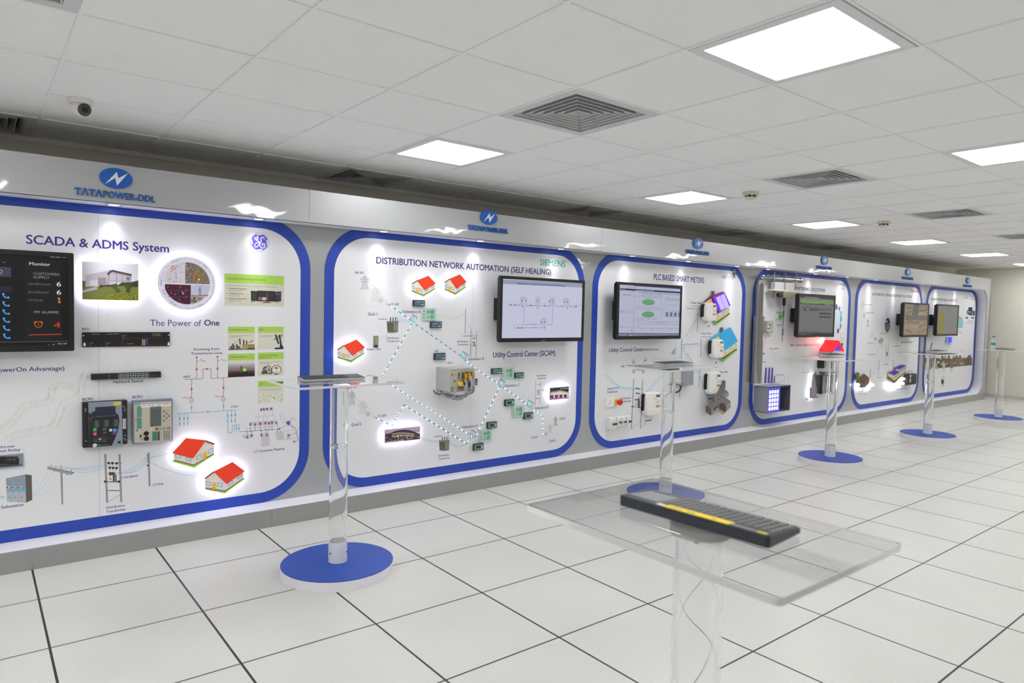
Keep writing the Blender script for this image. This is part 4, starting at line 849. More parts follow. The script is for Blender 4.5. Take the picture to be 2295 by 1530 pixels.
a.rect(388, 1248, 440, 1256, (220, 220, 220)); a.up(); a.rect(300, 1358, 301, 1359, (24, 26, 30)); a.dot(324, 1360, .0115, (206, 208, 206)); a.text('Multilin', 360, 1364, 428, 15, (196, 196, 200), .01); a.text('D400', 436, 1361, 468, 15, (60, 120, 190)); a.scrawl(474, 1358, 564, 12, (130, 130, 134), 6)
a.rect(244, 802, 262, 814, (206, 206, 160)); a.scrawl(264, 808, 300, 8, (180, 180, 180), 7); a.rect(238, 892, 262, 910, (206, 30, 40)); a.rect(238, 930, 262, 948, (84, 86, 88)); a.scrawl(264, 858, 300, 8, (150, 150, 150), 8); a.scrawl(264, 880, 312, 8, (150, 150, 150), 9); a.scrawl(268, 902, 288, 8, (150, 150, 150), 10)
a.rect(718, 1288, 768, 1322, (16, 16, 18)); a.build('face_print', t)
a = Art(y0, KB); a.rect(806, 906, 862, 1072, (222, 222, 222)); a.up()
for i in range(9): a.rect(818+5*i, 920, 820+5*i, 1058, (60, 60, 62)) if i % 2 else a.rect(816+5*i, 912, 820+5*i, 1064, (90, 90, 92))
for u, v in ((168, 736), (178, 1288), (822, 698), (828, 1240), (845, 1190), (838, 756)): a.dot(u, v, .004, (150, 150, 150))
a.rect(150, 762, 180, 772, (170, 170, 170)); a.rect(838, 1262, 864, 1270, (210, 210, 210)); a.rect(826, 722, 856, 730, (120, 120, 120)); a.build('rail_print', t)
# pale bay controller
t = device('bay_controller', 'pale grey bay control unit in a blue-grey frame with green strips and arrow keys', KB, (976, 602, 1662, 1346), .05, mat((108, 122, 142), .45), bevel=.003)
y0 = t['box'][4]; MB().prism([at(*KB(u, v), y0-.003) for u, v in ((996, 628), (1640, 596), (1648, 1292), (1006, 1322))], y0-.003, y0).build('face_plate', mat((186, 180, 166), .5), t)
a = Art(y0-.003, KB); a.rect(1004, 632, 1100, 658, (52, 146, 136)); a.up(); a.text('SIEMENS', 1012, 652, 1090, 14, (190, 214, 206)); a.l -= 1
for v in [688+27*i for i in range(7)]+[886+27*i for i in range(7)]: a.rect(1046, v+3, 1130, v+20, (56, 140, 126)); a.rect(1014, v+8, 1036, v+13, (150, 146, 134))
a.poly([(1118, 668), (1628, 640), (1628, 684), (1120, 712)], (228, 228, 228)); a.up(); a.scrawl(1136, 690, 1210, 14, (70, 70, 80), 1); a.scrawl(1232, 686, 1335, 16, (70, 70, 80), 2); a.scrawl(1385, 678, 1458, 14, (70, 70, 80), 3); a.scrawl(1486, 668, 1608, 14, (70, 70, 80), 4); a.scrawl(1290, 702, 1456, 12, (70, 70, 80), 5)
a.box4(1272, 706, 1466, 1040, (96, 102, 98)); a.up(); a.box4(1286, 745, 1452, 1026, (86, 92, 88)); KEY = (132, 126, 114)
for u, v in ((1510, 778), (1552, 818), (1510, 860), (1596, 855), (1554, 894), (1510, 936), (1050, 1104), (1514, 1068), (1576, 1062), (1602, 1062)): a.rect(u-16, v-17, u+16, v+17, KEY)
for i in range(4):
    for j in range(3): a.rect(1500+40*j, 1112+38*i, 1534+40*j, 1144+38*i, (150, 144, 132))
a.up()
for u, v, d in ((1510, 778, 1), (1552, 818, 1), (1510, 860, 1), (1596, 855, 1), (1554, 894, 1), (1510, 936, 1)): a.poly([(u-8, v+5), (u+8, v+5), (u, v-7)], (30, 30, 30))
for i in range(4):
    for j in range(3): a.rect(1512+40*j, 1122+38*i, 1522+40*j, 1134+38*i, (110, 104, 94))
a.rect(1532, 696, 1568, 726, (226, 206, 44)); a.rect(1278, 1070, 1314, 1100, (226, 206, 44)); a.rect(1364, 1056, 1410, 1096, (182, 44, 56)); a.rect(1424, 1056, 1472, 1096, (50, 196, 100)); a.dot(1028, 918, .006, (250, 90, 90)); a.dot(1326, 656, .003, (226, 206, 44))
a.dot(1208, 1156, .0145, (14, 14, 16), None, 20); a.dot(1210, 1242, .0145, (14, 14, 16), None, 20); a.rect(1096, 1180, 1126, 1222, (20, 20, 22)); a.line([(1138, 1166), (1170, 1162)], .002, (60, 60, 60)); a.line([(1118, 1240), (1120, 1256), (1172, 1254)], .002, (60, 60, 60))
for i in range(4): a.rect(1312, 1126+38*i, 1392, 1160+38*i, (50, 124, 108)); a.rect(1400, 1122+38*i, 1438, 1156+38*i, (24, 24, 26))
a.up()
for i in range(4): a.scrawl(1408, 1148+38*i, 1430, 18, (150, 150, 150), i)
a.build('face_print', t)
# half-visible relay at the left edge
x1 = at(52, 1030, YP-.01)[0]; z1 = at(52, 1016, YP-.01)[1]; z0 = at(52, 1044.5, YP-.01)[1]
t = thing('protection_relay', (x1-.16, YP, (z0+z1)/2), 'dark wide relay with pale right edge, cut off by the left picture edge', 'relay')
MB().box(x1-.32, x1, YP-.01, YP-.0012, z0, z1).build('case', mat((128, 138, 146), .45), t)
a = Art(YP-.01, K5); a.clip = (x1-.32, x1, z0, z1); a.poly([(-1600, 70), (-160, 120), (215, 122), (238, 160), (228, 236), (-160, 262), (-1600, 350)], (22, 24, 28)); a.up(); a.rect(-60, 130, 62, 218, (44, 48, 52)); a.up().rect(-48, 140, 52, 208, (14, 15, 18)); a.poly([(80, 132), (212, 122), (230, 160), (222, 182), (82, 190)], (36, 38, 42)); a.up()
for i in range(6): a.rect(12+34*i, 222, 34+34*i, 232, (96, 96, 96)); a.rect(92+16*(i % 3), 150+14*(i//3), 104+16*(i % 3), 158+14*(i//3), (90, 90, 92))
a.ring(172, 160, .004, .0015, (140, 140, 140)); a.rect(240, 218, 264, 230, (20, 20, 22))
for v in (100, 130, 190, 228): a.rect(280, v-8, 290, v+6, (24, 24, 34))
a.build('face_print', t)
house('red-roofed house cut-out low on the SCADA board, upper one, door at right', KH, (140, 188, 1078, 845), HA, BXA, 1.)
house('red-roofed house cut-out low on the SCADA board, lower one, door at left', KH, (838, 736, 1716, 1392), HB, BXB, 1.25)
# ---------------------------------------------------------------- board 2: distribution network automation
p = panels[1]
K3 = crop(700, 450, 640, 2295); K3b = crop(700, 780, 640, 2295); KF = crop(960, 780, 160, 1749); KT2 = crop(1100, 610, 230, 2070)
captions(K3, p, [('DISTRIBUTION NETWORK AUTOMATION (SELF HEALING)', 513, 502, 1918, 52, .022, (48, 38, 112))], name='title_lettering')
captions(K3, p, [('SIEMENS', 1827, 515, 2035, 46, .02, (60, 172, 134))], name='brand_lettering')
captions(K3, p, [('66 kV', 343, 584, 414, 21), ('11 kV', 630, 839, 697, 21), ('Grid 1', 447, 921, 522, 24), ('11/0.44 kV', 527, 955, 602, 12), ('Substation A', 723, 899, 871, 22), ('Distribution', 598, 1109, 698, 15), ('Transformer', 598, 1134, 703, 15), ('Feeder Pillar', 438, 1200, 551, 15),
 ('11/0.44 kV', 1207, 1091, 1270, 11), ('Distribution', 1164, 1137, 1250, 15), ('Transformer', 1164, 1161, 1254, 15), ('FPI', 985, 1217, 1011, 17, .012), ('FRTU', 1087, 1311, 1130, 17, .01), ('Substation B', 1253, 1281, 1379, 20), ('Utility Control Center (SICAM)', 1451, 1258, 1953, 44, .02)])
captions(K3b, p, [('33 kV', 292, 323, 365, 24), ('11 kV', 528, 556, 596, 22), ('Grid 3', 313, 628, 390, 24), ('Substation C', 1544, 312, 1666, 21), ('Distribution', 1804, 228, 1880, 13), ('Transformer', 1804, 251, 1880, 13), ('11/0.44 kV', 1836, 344, 1874, 10), ('Substation D', 1785, 492, 1896, 20), ('Substation E', 1203, 644, 1327, 19),
 ('33 kV', 1986, 577, 2033, 18), ('11 kV', 1760, 729, 1810, 20), ('Grid 2', 1906, 756, 1958, 20), ('11/0.44 kV', 978, 718, 1044, 12), ('Distribution', 1014, 873, 1100, 15), ('Transformer', 1012, 898, 1106, 15)])
# grids of pylons and yard
def grid_art(k, pts):
    a = Art(YP, k); a.l = 2
    for kind, *q in pts:
        if kind == 'p': pylon(a, *q)
        elif kind == 'l': a.curve(q[0], .002, (196, 198, 192))
        elif kind == 'd': a.dot(q[0], q[1], q[2], (196, 200, 190))
    a.build('grid_print', p)
grid_art(K3, [('p', 422, 712, 592, 40), ('p', 505, 812, 682, 46, (196, 198, 190), .0024), ('l', [(440, 640), (480, 680), (520, 690)]), ('l', [(520, 690), (560, 770), (605, 830)]), ('l', [(510, 700), (550, 780), (600, 835)]), ('l', [(360, 790), (430, 830), (490, 850), (600, 830)]), ('d', 548, 800, .02), ('l', [(420, 780), (430, 810)]), ('l', [(600, 780), (630, 900)]), ('l', [(650, 850), (672, 930)])])
grid_art(K3b, [('p', 318, 456, 336, 34), ('p', 405, 530, 420, 44, (196, 198, 190), .0024), ('l', [(335, 390), (380, 425), (430, 430)]), ('l', [(415, 430), (470, 510), (505, 550)]), ('l', [(405, 440), (450, 520), (500, 552)]), ('d', 448, 530, .018), ('l', [(285, 540), (390, 595), (500, 550)]), ('l', [(330, 540), (345, 545)]),
 ('p', 1955, 622, 545, 18), ('p', 1910, 680, 608, 20, (196, 198, 190), .0022), ('l', [(1940, 580), (1910, 610), (1870, 700)]), ('l', [(1950, 590), (1925, 620), (1880, 700)]), ('d', 1876, 690, .018), ('l', [(1850, 705), (1905, 740), (1975, 680)])])
# printed transformers, poles, cables
a = Art(YP, K3); a.l = 2; TG = (112, 116, 102)
def tank(a, u, v, w_, h, d=8):
    a.poly([(u, v), (u+w_, v-d*.3), (u+w_-w_*.04, v+h-d), (u+w_*.5, v+h), (u+w_*.06, v+h-d*.4)], TG); a.up()
    for i in range(6): a.poly([(u+w_*(.04+.09*i), v+h*.14), (u+w_*(.09+.09*i), v+h*.14), (u+w_*(.1+.088*i), v+h*.86), (u+w_*(.06+.088*i), v+h*.86)], (52, 56, 50))
    for i in range(4): a.poly([(u+w_*(.62+.09*i), v+h*.2), (u+w_*(.66+.09*i), v+h*.2), (u+w_*(.66+.088*i), v+h*.8), (u+w_*(.62+.088*i), v+h*.8)], (146, 148, 130))
    a.poly([(u-3, v+2), (u+w_+3, v-3), (u+w_+3, v+8), (u-3, v+12)], (130, 136, 122))
    for i in range(3): a.line([(u+w_*(.3+.22*i), v+2), (u+w_*(.33+.22*i), v-h*.32)], .008, (40, 40, 40))
    a.line([(u+w_*.92, v+2), (u+w_*.92, v-h*.34)], .004, (90, 92, 84))
tank(a, 598, 966, 94, 96); a.rect(490, 1084, 530, 1180, (124, 122, 100)); a.up(); a.rect(496, 1160, 524, 1176, (40, 38, 34)); a.rect(505, 1092, 522, 1150, (150, 148, 124)); a.build('transformer_print', p)
a = Art(YP, K3b); a.l = 2; tank(a, 1018, 740, 84, 86); a.build('transformer_print', p)
CB = (152, 204, 230)
a = Art(YP, K3); a.l = 2
for d in (0, 10, 20): a.curve([(690, 948+d), (750, 962+d*.6), (800, 958+d*.4)], .002, CB)
for d in (0, 10, 20): a.dash([(540, 1098+d*.6), (570, 1090+d*.6), (615, 1050+d)], .0018, (150, 190, 220), .014, .012)
a.dash([(390, 1118), (440, 1112), (490, 1098)], .0018, (160, 190, 220), .014, .012)
a.curve([(990, 735), (1080, 840), (1150, 890), (1228, 905)], .0016, (206, 222, 230)); a.curve([(1085, 765), (1130, 850), (1228, 900)], .0016, (206, 222, 230))
for d in (0, 8, 16): a.curve([(1228, 915), (1255, 985), (1285+d, 1080)], .0016, CB)
for d in (0, 10, 20): a.curve([(1285+d*.6, 1160), (1268+d*.6, 1210), (1240+d, 1250)], .0016, CB)
PGL = (160, 158, 158)
a.line([(1231, 866), (1228, 1065)], .008, PGL); a.line([(1274, 1040), (1270, 1255)], .007, PGL); a.line([(1320, 1048), (1315, 1258)], .007, PGL); a.line([(1272, 1085), (1318, 1085)], .003, (110, 110, 110)); a.line([(1284, 1104), (1312, 1104)], .005, (80, 80, 80)); a.line([(1270, 1162), (1316, 1166)], .005, (90, 90, 90))
a.up(); a.poly([(1280, 1134), (1302, 1128), (1308, 1160), (1284, 1164)], (120, 118, 116)); a.up().poly([(1280, 1138), (1294, 1136), (1296, 1162), (1282, 1163)], (220, 216, 206))
G3 = (206, 216, 196)
for d in (0, 12, 24, 36): a.curve([(998, 905+d), (1060, 905+d), (1120, 940+d*.6), (1220, 905+d*.4)], .0022, G3)
a.build('cable_print', p)
a = Art(YP, K3b); a.l = 2
for d in (0, 9, 18, 27): a.curve([(868, 705+d), (930, 735+d*.6), (1010, 742+d*.5)], .002, CB)
for d in (0, 8, 16): a.curve([(1105, 752+d), (1170, 785+d*.5), (1240, 760+d*.5), (1290, 690+d)], .002, CB)
for d in (0, 12, 24): a.curve([(1808+d*.3, 288+d*.4), (1920, 250+d), (2020+d*1.9, 172-d*.2)], .0018, CB)
a.curve([(1785, 448), (1800, 415), (1870, 408)], .0018, CB); a.line([(1794, 256), (1790, 455)], .005, PGL); a.line([(1834, 262), (1830, 455)], .005, PGL); a.line([(1800, 295), (1832, 292)], .003, (120, 120, 120)); a.line([(1792, 404), (1832, 404)], .004, (100, 100, 100)); a.up(); a.rect(1802, 336, 1822, 372, (130, 128, 128)); a.up(); a.rect(1803, 342, 1814, 370, (222, 218, 208)); a.dot(1809, 404, .006, (120, 124, 130))
for q in ([(1420, 100), (1395, 200), (1415, 300), (1400, 420), (1370, 560), (1375, 655)], [(1590, 80), (1570, 150)], [(1760, 90), (1740, 200), (1700, 330), (1670, 460)]):
    for d in (0, 9, 18): a.curve([(u+d, v) for u, v in q], .0016, (210, 218, 206))
a.build('cable_print', p)
# ring main: dashed blue line with small lamps
a = Art(YP, K3); a.l = 3; DB = (74, 160, 208); b2 = Art(YP, K3b); b2.l = 3
LED = []
def main(aa, pts, lamp=1):
    aa.dash(pts, .0085, DB, .03, .022)
    if lamp:
        q = [aa.P(*t) for t in pts]
        for (xa, za), (xb, zb) in zip(q, q[1:]):
            d = math.hypot(xb-xa, zb-za); n = max(1, round(d/.052))
            for i in range(n): LED.append((xa+(xb-xa)*(i+.5)/n, za+(zb-za)*(i+.5)/n))
main(a, [(612, 830), (788, 955)]); main(a, [(800, 985), (612, 1320)]); main(a, [(830, 990), (1200, 1250)], 0); main(a, [(1225, 1280), (1290, 1330)])
main(b2, [(610, 145), (560, 230)]); main(b2, [(625, 288), (1255, 690)]); main(b2, [(505, 555), (640, 625), (735, 455), (1240, 768), (1290, 690)]); main(b2, [(1310, 715), (1508, 305)]); main(b2, [(1285, 145), (1495, 285)]); main(b2, [(1530, 312), (1730, 455)]); main(b2, [(1765, 488), (1850, 545), (1850, 708)])
for aa, u, v in ((a, 815, 940), (a, 1222, 1240), (b2, 1520, 275), (b2, 1750, 445), (b2, 1290, 685)):
    for w0, w1, e in ((-24, -26, 30), (-6, -16, 26), (12, -6, 26)): aa.line([(u+w0*.6, v+w1+20), (u+w0, v+w1+38)], .006, DB); aa.line([(u+w0+14, v+w1-4), (u+w0+4, v+w1+22)], .006, DB)
    aa.line([(u-12, v-30), (u+28, v-4)], .007, DB); aa.line([(u-26, v+14), (u+10, v+40)], .005, DB)
a.build('ring_main_print', p); b2.build('ring_main_print', p)
def lamps(pts, c, e, nm, r=.0052):
    m_ = mat(c, .4, 0., e); first = None
    for (x, z) in pts[:97]:
        if first is None:
            first = MB().lathe([(.0, YP-.006), (r*.7, YP-.005), (r, YP-.0012), (.0, YP-.0012)], (x, 0, z), 10, 'y').build(nm, m_, p); fx_, fz_ = x, z
        else:
            o = first.copy(); COL.objects.link(o); o.parent = p; o.location = (x-fx_, 0, z-fz_)
lamps(LED, (255, 255, 255), 5., 'lamp', .0042)
lamps([K and at(*K(u, v), YP) for K, u, v in ((K3, 602, 830), (K3, 800, 930), (K3b, 1232, 66), (K3b, 500, 550), (K3b, 1510, 262), (K3b, 1762, 452), (K3b, 1276, 668), (K3b, 1298, 690), (K3b, 1850, 706))], (255, 70, 66), 3., 'red_lamp', .006)
lamps([at(*K(u, v), YP) for K, u, v in ((K3, 820, 958), (K3b, 1212, 56), (K3b, 1520, 285), (K3b, 1744, 445))], (50, 240, 130), 3., 'green_lamp', .009)
for lab, k, r in (('red-roofed house cut-out under the long title, left one of the pair', K3, (795, 600, 993, 770)), ('red-roofed house cut-out under the long title, right one of the pair', K3, (1060, 588, 1240, 756)), ('red-roofed house cut-out at the left border of the self healing board', K3, (198, 1115, 425, 1300))): house(lab, k, r, HB, BXB, .9)
def ph2(a):
    for i in range(6): a.poly([(580, 640+9*i), (870, 615+9*i), (870, 626+9*i), (580, 651+9*i)], (206-6*i, 176-2*i, 214-4*i)); a.up()
    a.poly([(585, 690), (650, 680), (700, 668), (760, 660), (820, 672), (866, 690), (866, 760), (585, 765)], (70, 52, 66)); a.up(); a.curve([(606, 700), (680, 668), (760, 662), (830, 680)], .012, (60, 46, 60))
    for j in range(4): a.curve([(640, 690+9*j), (720, 680+9*j), (820, 690+8*j)], .006, (206, 190, 150) if j % 2 == 0 else (110, 120, 130))
    rnd = random.Random(5)
    for i in range(70): a.dot(rnd.uniform(590, 860), rnd.uniform(700, 738), rnd.uniform(.002, .005), rnd.choice(((255, 226, 160), (236, 170, 120), (80, 40, 60), (40, 30, 50), (230, 226, 240))), n=6)
    a.poly([(584, 745), (866, 718), (866, 735), (584, 768)], (90, 60, 84)); a.up(); a.text('Commercial Complex', 586, 761, 740, 15, (246, 246, 250), .01); a.scrawl(760, 732, 800, 7, (226, 220, 230), 3)
photo_board('photo_panel', 'wide backlit photograph of a lit curved building at dusk, low on the self healing board', K3b, (583, 655, 866, 763), ph2, .9)
def ph3(a):
    a.poly([(1905, 320), (2070, 305), (2070, 412), (1905, 422)], (46, 40, 96)); a.up(); a.poly([(1912, 388), (2062, 378), (2062, 410), (1912, 418)], (120, 70, 100)); a.poly([(1912, 385), (2062, 380), (2062, 392), (1912, 398)], (150, 40, 50)); a.up(); a.poly([(1916, 352), (1990, 338), (2058, 352), (2058, 362), (1990, 350), (1916, 364)], (214, 206, 60)); a.poly([(1914, 364), (1990, 350), (2058, 362), (2058, 370), (1914, 378)], (236, 232, 250)); a.up()
    for u in (1938, 1975, 2010, 2045): a.rect(u, 366, u+11, 406, (226, 224, 246))
    a.poly([(1912, 402), (2062, 394), (2062, 404), (1912, 412)], (170, 130, 160)); a.text('CNG Station', 1995, 330, 2056, 9, (240, 240, 250), .01); a.text('CNG', 1944, 352, 1972, 7, (60, 70, 60), .01)
photo_board('photo_panel', 'small backlit photograph of a fuel station at night, right edge of the self healing board', K3b, (1911, 318, 2060, 416), ph3, .9)
# fault passage indicators and green modules
FM = mat((40, 44, 48), .45)
def fpi(k, r, lab, face=(78, 112, 124), lcd=False):
    t = device('fault_indicator', lab, k, r, .02, FM, 'indicator box', group='fault indicators on the self healing board', bevel=.002); l, t_, e, b = r; w_, h = e-l, b-t_; a = Art(t['box'][4], k)
    y_ = t['box'][4]; x0, x1, z0, z1, _ = t['box']; W_, H_ = x1-x0, z1-z0; q = lambda u0, v0, u1, v1, c: a.world([(x0+W_*u0, z1-H_*v1), (x0+W_*u1, z1-H_*v1), (x0+W_*u1, z1-H_*v0), (x0+W_*u0, z1-H_*v0)], c)
    q(.07, .14, .95, .9, face); a.up()
    if lcd: q(.22, .32, .7, .72, (40, 48, 34)); q(.78, .4, .88, .66, (190, 200, 190)); q(.3, .78, .7, .84, (150, 176, 170))
    else:
        for i in range(5): q(.24+.08*i, .22, .28+.08*i, .32, (190, 200, 200))
        q(.66, .58, .9, .66, (24, 26, 28)); q(.66, .68, .92, .8, (210, 214, 214)); q(.82, .26, .88, .36, (250, 252, 252))
    a.build('face_print', t); return t
for k, r, lab, f, lc in ((K3, (814, 796, 906, 846), 'small dark fault indicator under the pair of houses', (72, 104, 124), 0), (K3, (953, 970, 1042, 1021), 'small dark fault indicator below the green module of substation A', (72, 104, 124), 0), (K3, (983, 1224, 1071, 1278), 'small dark fault indicator under the caption FPI', (72, 104, 124), 0),
 (K3b, (1445, 164, 1522, 209), 'small fault indicator left of the green module under the utility control caption', (78, 128, 122), 0), (K3b, (1631, 198, 1702, 242), 'small fault indicator right of the green module under the utility control caption', (78, 128, 122), 0), (K3b, (1551, 415, 1624, 466), 'fault indicator with dark display left above the substation D module', (110, 150, 144), 1), (K3b, (1705, 520, 1775, 571), 'fault indicator with dark display just below substation D', (110, 150, 144), 1),
 (K3b, (1410, 596, 1485, 647), 'fault indicator with dark display right of the caption Substation E', (110, 150, 144), 1), (K3b, (1299, 772, 1378, 825), 'fault indicator with dark display, lowest on the self healing board', (110, 150, 144), 1), (K3b, (1292, 248, 1330, 296), 'fault indicator half hidden behind the silver control unit', (84, 104, 116), 0)): fpi(k, r, lab, f, lc)
def module(k, r, lab):
    t = device('control_module', lab, k, r, .012, mat((178, 206, 196), .4), 'module case', group='pale green modules on the self healing board', bevel=.001); x0, x1, z0, z1, y_ = t['box']; W_, H_ = x1-x0, z1-z0; a = Art(y_)
    q = lambda u0, v0, u1, v1, c: a.world([(x0+W_*u0, z1-H_*v1), (x0+W_*u1, z1-H_*v1), (x0+W_*u1, z1-H_*v0), (x0+W_*u0, z1-H_*v0)], c)
    for v in (.22, .5, .72): q(.08, v, .17, v+.08, (70, 150, 110)); q(.09, v+.11, .15, v+.13, (90, 110, 100))
    for u in (.36, .48): q(u, .2, u+.05, .46, (40, 60, 52)); q(u, .58, u+.05, .86, (90, 170, 130))
    for u in (.6, .68, .76): q(u, .16, u+.06, .48, (60, 140, 84)); q(u, .54, u+.06, .88, (74, 156, 96))
    q(.3, .05, .31, .95, (150, 180, 170)); q(.9, .05, .91, .95, (150, 180, 170)); a.build('face_print', t)
for k, r, lab in ((K3, (884, 858, 996, 960), 'pale green control module beside the caption Substation A'), (K3b, (1528, 155, 1622, 245), 'pale green control module under the utility control caption'), (K3b, (1610, 468, 1699, 558), 'pale green control module left below substation D'), (K3b, (1344, 660, 1443, 754), 'pale green control module right of substation E lamps')): module(k, r, lab)
# silver control rack with plugs and cables
yf = YP-.205
x0, z1 = at(*KF(535, 505), yf); x1 = at(*KF(1122, 512), yf)[0]; z0 = at(*KF(528, 1080), yf)[1]
t = thing('control_rack', ((x0+x1)/2, YP, (z0+z1)/2), 'silver box control unit with coloured plugs and grey cables sticking out of the board', 'control unit')
AL = noisy((196, 196, 194), (180, 180, 178), 12, .4, 'brushed_aluminium', 0, .5); MB().box(x0, x1, yf, YP-.0012, z0, z1).build('housing', AL, t, bevel=.002)
MB().box(x0+.003, x1+.006, yf-.004, yf, z0+.002, z1-.002).build('front_plate', mat((176, 172, 158), .5, .1), t)
x0, x1 = x0+.003, x1+.006; W_, H_ = x1-x0, z1-z0; a = Art(yf-.004); Q = lambda u0, v0, u1, v1, c: a.world([(x0+W_*u0, z1-H_*v1), (x0+W_*u1, z1-H_*v1), (x0+W_*u1, z1-H_*v0), (x0+W_*u0, z1-H_*v0)], c)
for u in (.29, .44, .57, .70, .85): Q(u, .01, u+.004, .99, (96, 94, 88))
Q(.04, .22, .08, .3, (20, 20, 22)); Q(.1, .08, .2, .1, (90, 150, 150)); Q(.14, .22, .18, .27, (230, 90, 90)); Q(.13, .5, .19, .57, (60, 60, 60)); Q(.31, .18, .36, .33, (24, 24, 26)); Q(.31, .36, .35, .42, (24, 24, 26)); Q(.33, .52, .38, .56, (226, 110, 100)); Q(.87, .18, .91, .43, (40, 44, 44)); Q(.87, .62, .91, .88, (40, 44, 44)); Q(.92, .5, .97, .53, (240, 160, 130)); Q(.3, .84, .33, .88, (24, 24, 26))
for u in (.05, .27, .33, .47, .6, .74, .9): Q(u, .02, u+.03, .05, (110, 106, 98)); Q(u, .95, u+.03, .98, (110, 106, 98))
a.build('front_print', t)
def plug(u, v, w_, h, c, dy=.03):
    MB().box(x0+W_*u, x0+W_*(u+w_), yf-.004-dy, yf-.004, z1-H_*(v+h), z1-H_*v).build('connector', mat(c, .5), t, bevel=.002)
plug(.45, .17, .09, .27, (74, 96, 50)); plug(.6, .15, .1, .25, (70, 90, 44)); plug(.76, .16, .06, .25, (70, 84, 50), .022); plug(.45, .6, .09, .24, (80, 96, 52)); plug(.75, .58, .07, .25, (80, 100, 60)); plug(.04, .78, .05, .09, (60, 140, 90), .014); plug(.31, .72, .05, .12, (60, 130, 80), .014)
wr = random.Random(11)
for (u, v, cs, n) in ((.46, .18, ((226, 190, 30), (206, 160, 20)), 9), (.61, .17, ((226, 200, 50), (190, 120, 40), (230, 226, 200)), 8), (.76, .2, ((200, 60, 50), (214, 160, 40)), 6), (.49, .44, ((210, 40, 50), (226, 60, 66)), 7), (.48, .66, ((190, 60, 40), (206, 120, 50)), 7), (.78, .62, ((226, 200, 60), (230, 230, 220), (190, 70, 50)), 7), (.62, .3, ((170, 90, 60), (110, 80, 60)), 5)):
    for i in range(n):
        X, Z = x0+W_*(u+wr.uniform(0, .07)), z1-H_*(v+.2*i/n); MB().tube([(X, yf-.03, Z), (X+wr.uniform(-.006, .006), yf-.052, Z-.006), (X+wr.uniform(-.012, .012), yf-.05, Z-.028)], .0032, 6).build('wire', mat(wr.choice(cs), .4), t, smooth=True)
MB().lathe([(.0, yf-.045), (.018, yf-.04), (.02, yf-.004), (.0, yf-.004)], (x0+W_*.35, 0, z1-H_*.665), 20, 'y').build('connector', mat((232, 200, 40), .4), t, smooth=True)
GC_ = mat((150, 150, 158), .5)
def cable(pts, r, mt=GC_): MB().tube(spline([(x0+W_*u, yf-d, z1-H_*v) for u, d, v in pts], 8), r, 10).build('cable', mt, t, smooth=True)
cable([(.64, .05, .38), (.66, .075, .6), (.62, .08, .85), (.5, .05, 1.15), (.42, -.06, 1.3), (.25, -.17, 1.22)], .0125); cable([(.48, .05, .5), (.46, .07, .75), (.42, .07, 1.0), (.33, .04, 1.28), (.2, -.08, 1.3), (.05, -.16, 1.1)], .0095); cable([(.8, .04, .75), (.8, .05, 1.0), (.68, .02, 1.12), (.5, -.06, 1.25), (.3, -.17, 1.2)], .009); cable([(.36, .04, .68), (.43, .06, .8), (.41, .06, .95)], .007); cable([(.07, .01, .83), (.12, .03, .95), (.13, .02, 1.15), (.02, -.05, 1.35), (-.16, -.12, 1.3), (-.2, -.17, 1.05)], .0042, mat((176, 176, 180), .5)); cable([(-.22, -.16, 1.0), (-.12, -.17, 1.12), (.08, -.17, 1.2), (.14, -.18, 1.05)], .006, mat((90, 90, 96), .5))
